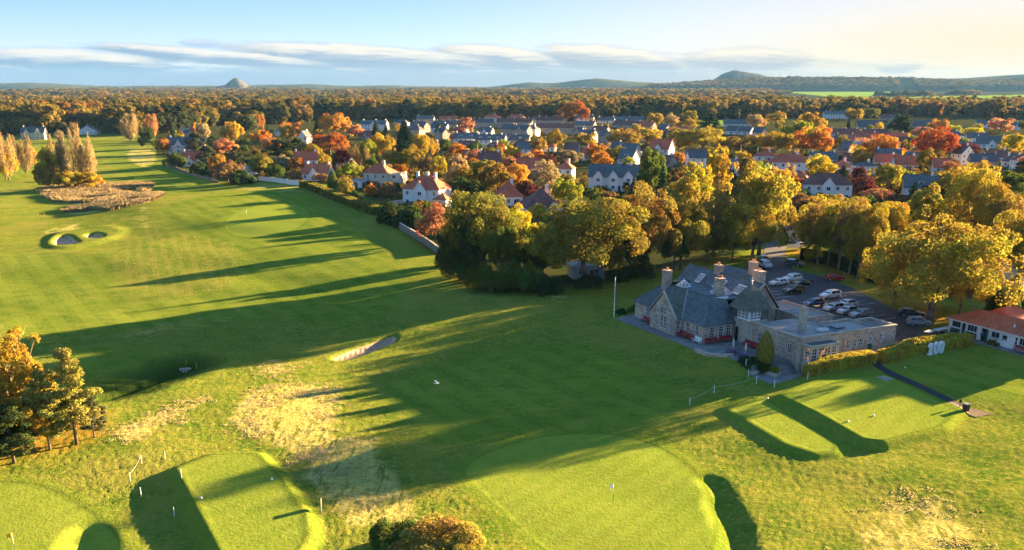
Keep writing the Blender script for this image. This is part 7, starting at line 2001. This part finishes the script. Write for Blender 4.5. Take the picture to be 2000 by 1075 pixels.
# sign by the near tee, seen edge on
sg = empty('tee_sign', gp(628, 1003), R(100), 'white two-legged sign standing edge-on right of near tee', 'sign')
for y in (-.0, .62):
    MB().box(-.05 + y, .05 + y, -.04, .04, 0, 1.5).build('leg', WHITE, sg)
MB().box(-.15, .77, -.06, -.041, .72, 1.55).build('board', YELLOW, sg)
nb = empty('notice_board', gp(1271, 530), R(12), 'small yellow notice board at the edge of the trees behind the clubhouse', 'notice board')
for x in (-.35, .35): MB().box(x - .05, x + .05, -.04, .04, 0, 1.1).build('leg', BARK_P, nb)
MB().box(-.5, .5, -.07, -.042, .9, 1.7).build('board', YELLOW, nb)
# bin and ball washer at the end of the path
bn = empty('litter_bin', gp(1886, 803), AL, 'dark litter bin with pale lid at the end of the path', 'bin')
MB().solid([(-.3, -.3, 0), (.3, -.3, 0), (.3, .3, 0), (-.3, .3, 0)], [(-.36, -.36, 1.0), (.36, -.36, 1.0), (.36, .36, 1.0), (-.36, .36, 1.0)]).build('bin_body', BLACKP, bn); MB().box(-.4, .4, -.4, .4, 1.0, 1.1).build('lid', METAL, bn)
bw = empty('ball_washer', gp(1874, 797), 0, 'thin dark ball washer post beside the litter bin', 'ball washer')
MB().tube((0, 0, 0), (0, 0, 1.0), .04, .04, 6).build('post', BLACKP, bw); MB().box(-.12, .12, -.12, .12, .8, 1.25).build('washer_body', BLACKP, bw)
TM = simple('tee_marker_paint', (.75, .74, .70), .4, .05, 5)
for px, py, lb in [(1706, 813, 'right white marker on the wide tee'), (1656, 824, 'left white marker on the wide tee'), (1499, 779, 'white marker at the back corner of the wide tee'), (393, 974, 'left marker on the near tee'), (531, 937, 'right marker on the near tee'), (1768, 719, 'white marker on the lawn below the long hedge')]:
    e = empty('tee_marker', gp(px, py), 0, lb, 'tee marker', 'tee markers')
    MB().tube((0, 0, -.02), (0, 0, .10), .16, .16, 10).build('base', TM, e); MB().tube((0, 0, .10), (0, 0, .24), .15, .06, 10).build('top', TM, e)
# street lamps in the village
for px, yb, yt, lb in [(1361, 311, 290, 'street lamp in front of the brown-roofed building'), (1445, 318, 284, 'tallest street lamp, between gold tree and red bungalow'), (1478, 316, 288, 'street lamp left of the big white hipped house'), (1512, 308, 291, 'street lamp behind the big white hipped house'), (1512.5, 335, 311, 'street lamp beside the brown gabled house')]:
    p = gp(px, yb); h = (yb - yt) * depth(p) / 1840
    e = empty('street_lamp', p, 0, lb, 'street lamp', 'street lamps in the village')
    MB().tube((0, 0, -.2), (0, 0, h), .10, .07, 6).build('post', METAL, e); MB().tube((0, 0, h), (1.3, 0, h + .2), .05, .05, 5).build('arm', METAL, e); MB().box(.9, 1.7, -.15, .15, h + .12, h + .28).build('lamp_head', METAL, e)
# white gate by the drive
gt = empty('garden_gate', at(1548, 487, 3.8), R(10), 'white slatted garden gate beside the drive', 'gate')
for i in range(5): MB().box(-1.4, 1.4, -.03, .03, .2 + i * .24, .36 + i * .24).build('bar', WHITE, gt)
for x in (-1.45, 1.45): MB().box(x - .08, x + .08, -.08, .08, 0, 1.5).build('gate_post', WHITE, gt)
# posts of the netting by the trees
for i, (px, py) in enumerate([(1262, 541), (1279, 537), (1296, 534), (1313, 530)]):
    e = empty('netting_post', gp(px, py), 0, ['first', 'second', 'third', 'fourth'][i] + ' thin pale netting post from the left under the belt trees', 'post', 'netting posts under the trees')
    MB().tube((0, 0, 0), (0, 0, 3.2), .05, .05, 5).build('pole', METAL, e); MB().tube((0, 0, 3.2), (0, 0, 3.24), .07, .04, 5).build('cap', METAL, e)
# a gull crossing the lawn
gl = empty('gull', at(853, 749, 5.0), R(20), 'white gull flying low over the shaded lawn', 'bird')
b = MB(); ring = [(-.30, .02), (-.18, .07), (0, .09), (.16, .07), (.26, .045), (.33, .01)]
for i in range(5):
    for k in range(8):
        a0, a1 = 6.283 * k / 8, 6.283 * (k + 1) / 8; (x0, r0), (x1, r1) = ring[i], ring[i + 1]
        b.face((x0, r0 * math.cos(a0), r0 * math.sin(a0)), (x0, r0 * math.cos(a1), r0 * math.sin(a1)), (x1, r1 * math.cos(a1), r1 * math.sin(a1)), (x1, r1 * math.cos(a0), r1 * math.sin(a0)))
b.build('body', WHITE, gl, True)
for s in (-1, 1):
    w = MB(); pts = [(.12, .06, .03), (-.10, .06, .03), (-.06, .36, .20), (.14, .36, .22), (-.18, .72, .16), (-.02, .70, .17)]
    q = [Vector((x, y * s, z)) for x, y, z in pts]
    for f in ((0, 1, 2, 3), (3, 2, 4, 5)):
        f = f if s > 0 else f[::-1]
        w.solid([q[i] for i in f][::-1], [q[i] + Vector((0, 0, .018)) for i in f][::-1])
    w.build('wing', WHITE, gl)
MB().solid([(-.28, -.03, 0), (-.28, .03, 0), (-.44, .08, 0), (-.44, -.08, 0)], [(-.28, -.03, .015), (-.28, .03, .015), (-.44, .08, .015), (-.44, -.08, .015)]).build('tail', WHITE, gl)

# person in the shop doorway
SKIN = simple('skin', (.42, .26, .19), .6, .1, 8)
BLUE = simple('blue_cloth', (.02, .05, .30), .8, .2, 6)
TROUS = simple('dark_cloth', (.02, .022, .03), .85, .2, 6)
HAIR = simple('hair', (.05, .035, .025), .7, .2, 8)
def skin_obj(name, verts, edges, radii, mat, parent, root=0):
    me = bpy.data.meshes.new(name); me.from_pydata(verts, edges, []); me.materials.append(mat)
    o = link(name, me, parent)
    md = o.modifiers.new('skin', 'SKIN'); md.use_smooth_shade = True
    if not me.skin_vertices: bm = bmesh.new(); bm.from_mesh(me); bm.verts.layers.skin.verify(); bm.to_mesh(me); bm.free()
    for i, r in enumerate(radii):
        me.skin_vertices[0].data[i].radius = (r, r) if not isinstance(r, tuple) else r
        me.skin_vertices[0].data[i].use_root = (i == root)
    sb = o.modifiers.new('sub', 'SUBSURF'); sb.levels = 1; sb.render_levels = 1
    return o
pe = empty('person', cw(34.6, -4.9, 3.12), AL + R(-60), 'person in a blue jacket standing in the open shop doorway', 'person')
V = [(0, 0, .95), (0, 0, 1.18), (0, .01, 1.40), (0, 0, 1.50), (0, -.01, 1.60), (0, -.01, 1.72), (.18, 0, 1.40), (.24, -.03, 1.12), (.24, -.12, .90), (-.18, 0, 1.40), (-.24, -.03, 1.12), (-.24, -.12, .90), (.09, 0, .90), (.10, -.02, .50), (.10, .03, .08), (.10, -.12, .04), (-.09, 0, .90), (-.10, .01, .50), (-.10, .05, .08), (-.10, -.10, .04)]
E_ = [(0, 1), (1, 2), (2, 3), (3, 4), (4, 5), (2, 6), (6, 7), (7, 8), (2, 9), (9, 10), (10, 11), (0, 12), (12, 13), (13, 14), (14, 15), (0, 16), (16, 17), (17, 18), (18, 19)]
RD = [.13, .13, .13, .055, .095, .075, .06, .045, .035, .06, .045, .035, .085, .06, .045, .04, .085, .06, .045, .04]
skin_obj('body', V, E_, RD, SKIN, pe)
skin_obj('jacket', [V[i] for i in (0, 1, 2, 6, 7, 9, 10)] + [(.24, -.10, .94), (-.24, -.10, .94)], [(0, 1), (1, 2), (2, 3), (3, 4), (2, 5), (5, 6), (4, 7), (6, 8)], [.165, .165, .165, .08, .068, .08, .068, .058, .058], BLUE, pe)
skin_obj('trousers', [V[i] for i in (0, 12, 13, 14, 16, 17, 18)], [(0, 1), (1, 2), (2, 3), (0, 4), (4, 5), (5, 6)], [.15, .105, .08, .065, .105, .08, .065], TROUS, pe)
skin_obj('hair', [(0, .015, 1.66), (0, .01, 1.75)], [(0, 1)], [.10, .085], HAIR, pe)

# ------------------------------------------------------------------ long grass in the rough: one mass of tufts
def straw_mat():
    m, g = new_mat('straw_grass')
    oi = g.n('ShaderNodeObjectInfo'); v = g.attr('leaf')
    c = g.mix(g.mapr(oi.outputs['Random'], .1, .9), (.46, .39, .16), (.66, .56, .30)); c = g.mix(g.m('MULTIPLY', v, .25), c, (.28, .30, .09))
    d = g.n('ShaderNodeBsdfDiffuse'); g.put(d.inputs[0], c); t = g.n('ShaderNodeBsdfTranslucent'); g.put(t.inputs[0], c)
    mx = g.n('ShaderNodeMixShader'); mx.inputs[0].default_value = .3
    g.t.links.new(d.outputs[0], mx.inputs[1]); g.t.links.new(t.outputs[0], mx.inputs[2])
    o = g.n('ShaderNodeOutputMaterial'); g.t.links.new(mx.outputs[0], o.inputs[0]); return m
STRAW = straw_mat()
REED = mixed('reed_stems', [(.22, .16, .07), (.33, .26, .12), (.43, .35, .19)], 1.2, .9, 6, .2, .02)
def tuft(i, n, spread, hgt, mat, wd=.035, lean=2.6):
    rng = np.random.default_rng(300 + i)
    xy = rng.normal(size=(n, 2)) * spread; h = hgt * rng.uniform(.5, 1.2, n)
    up = unit(np.column_stack([xy * .9 / spread * .5 * lean + rng.normal(size=(n, 2)) * .35 * lean, np.ones(n)]))
    C = np.column_stack([xy, h * .42]); A = up * (h * .55)[:, None]; B = unit(np.cross(up, rng.normal(size=(n, 3)))) * wd
    me = quads_mesh('tuft', C, A, B, rng.random(n), rng.random(n), mat)
    return bpy.data.objects.new('tuft_form', me)
def near_points(n, r0, r1, amax=31):
    r = np.sqrt(wr_.uniform(r0 ** 2, r1 ** 2, n)) if r0 > 100 else wr_.uniform(r0, r1, n); a = wr_.uniform(-R(amax), R(amax), n)
    return r * np.sin(a), r * np.cos(a)
X, Y = near_points(70000, 78, 225)
ok = (poly_sdf(X, Y, TOWN) > 1)
for poly in (GREEN_A, GREEN_B, TEE_D, TEE_E, TEE_C, SAND_1, SAND_2, SAND_3): ok &= poly_sdf(X, Y, poly) > 1.6
for poly in (TERRACE, PAVED, CARPARK, SHOP_POLY, ribbon_poly(PATH, 1.9)): ok &= poly_sdf(X, Y, poly) > .4
fair_ = np.full(X.shape, 1e9)
for poly in FAIR: fair_ = np.minimum(fair_, poly_sdf(X, Y, poly))
dry_ = np.zeros(X.shape)
for poly, k in DRY: dry_ = np.maximum(dry_, k * (1 - sstep(poly_sdf(X, Y, poly), -4, 3)))
cl_ = [(X - CO.x) * math.cos(AL) + (Y - CO.y) * math.sin(AL), -(X - CO.x) * math.sin(AL) + (Y - CO.y) * math.cos(AL)]
ok &= ~((cl_[0] > -9.5) & (cl_[0] < 36) & (cl_[1] > -6.5) & (cl_[1] < 42))
patch = vnoise(X, Y, 5, 31) * .6 + vnoise(X, Y, 14, 32) * .6
straw = ok & (dry_ > .05) & (wr_.random(X.shape) < dry_ * .75 * sstep(patch, .42, .78))
x, y = X[straw], Y[straw]; s = wr_.uniform(.5, 1.15, len(x))
scatter('dry_grass', np.column_stack([x, y, gz(x, y)]), np.column_stack([s * 1.3, s * 1.3, s]), [tuft(i + 8, 26, .30, .20, STRAW) for i in range(4)], 'dry straw-coloured long grass in swathes')['category'] = 'grass'
# reeds and bleached bents round the pond beyond the bunkers
rx, ry = [], []
for q in ([(62, 372), (120, 366), (240, 360), (300, 368), (262, 386), (130, 400)], [(108, 418), (200, 395), (300, 381), (322, 388), (240, 408), (150, 420)], [(232, 362), (290, 358), (298, 372), (240, 376)]):
    P_ = np.array(ppg(q, 1)); x0, y0 = P_.min(0); x1, y1 = P_.max(0)
    x = wr_.uniform(x0, x1, 9000); y = wr_.uniform(y0, y1, 9000); k = (poly_sdf(x, y, P_) < 0) & (vnoise(x, y, 9, 40) > .3)
    rx.append(x[k]); ry.append(y[k])
rx, ry = np.concatenate(rx), np.concatenate(ry); s = wr_.uniform(.7, 1.5, len(rx))
scatter('reeds', np.column_stack([rx, ry, gz(rx, ry)]), np.column_stack([s * 1.6, s * 1.6, s]), [tuft(i + 16, 24, .35, 1.1, REED, .06, .7) for i in range(3)], 'tall bleached reeds beyond the twin bunkers')['category'] = 'reeds'
# ------------------------------------------------------------------ what each tree is called
LM = [(sh_, c) for _, sh_, c, _ in HOUSES if sh_.startswith('the ')]
for lb, x, y in [('the clubhouse', 1400, 560), ('the car park', 1600, 560), ('the white shop', 1930, 620), ('the near green at bottom left', 120, 980), ('the twin bunkers', 150, 465), ('the stone boundary wall', 810, 465), ('the white garden wall', 548, 356), ('the flagpole', 1199, 560), ('the crest of the fairway', 450, 372), ('the end of the drive', 1520, 440)]:
    LM.append((lb, (x, y)))
KN = {'round': 'round tree', 'broad': 'spreading tree', 'tall': 'tall tree', 'open': 'open-crowned tree', 'bush': 'bush', 'spruce': 'spruce', 'pine': 'pine', 'poplar': 'bare poplar', 'cone': 'small conifer'}
used = {o['label'] for o in bpy.data.objects if 'label' in o.keys()}
TREES.sort(key=lambda t: -t[4] * t[5])
for e, colour, kind, (px, py), w, h in TREES:
    kn = KN[kind]
    if 'label' in e.keys(): continue
    size = ['', 'large ', 'small '] if w * h > 110 else ['', 'small ', 'low ' if kind in ('bush',) else 'slim ']
    near = sorted(LM, key=lambda q: (q[1][0] - px) ** 2 + ((q[1][1] - py) * 2.2) ** 2)
    done = False
    for adj in size:
        for nm, (lx, ly) in near[:7]:
            dx, dy = px - lx, py - ly
            if abs(dx) > 26: rel = 'right of' if dx > 0 else 'left of'
            else: rel = 'in front of' if dy > 0 else 'behind'
            for r2 in ([rel] if abs(dy) < 8 or abs(dx) <= 26 else [rel, ('lower right of' if dx > 0 else 'lower left of') if dy > 0 else ('up and right of' if dx > 0 else 'up and left of')]):
                lb = f'{adj}{colour} {kn} {r2} {nm}'
                if len(lb.split()) <= 16 and lb not in used: done = True; break
            if done: break
        if done: break
    if not done:
        for o_ in ('second', 'third', 'fourth', 'fifth', 'sixth'):
            lb = f'{o_} {colour} {kn} {rel} {near[0][0]}'
            if lb not in used: break
    used.add(lb)
    e['label'] = lb
    if kind == 'bush': e['category'] = 'bush'
    d_ = depth(e.location)
    e['group'] = 'trees in the village gardens' if d_ > 260 else ('trees beside the clubhouse and car park' if e.location.x > -30 else 'trees on the course')

# ------------------------------------------------------------------ the air
hz = MB(); hz.box(-10600, 10600, -10600, 10600, -8, 185)
hm = bpy.data.materials.new('haze_air'); hm.use_nodes = True; g = N(hm.node_tree)
pv = g.n('ShaderNodeVolumePrincipled'); pv.inputs['Color'].default_value = (.20, .48, 1.0, 1); pv.inputs['Density'].default_value = HAZE; pv.inputs['Anisotropy'].default_value = 0.0
og = g.n('ShaderNodeOutputMaterial'); g.t.links.new(pv.outputs[0], og.inputs['Volume'])
ho = hz.build('haze', hm); tag(ho, kind='stuff')
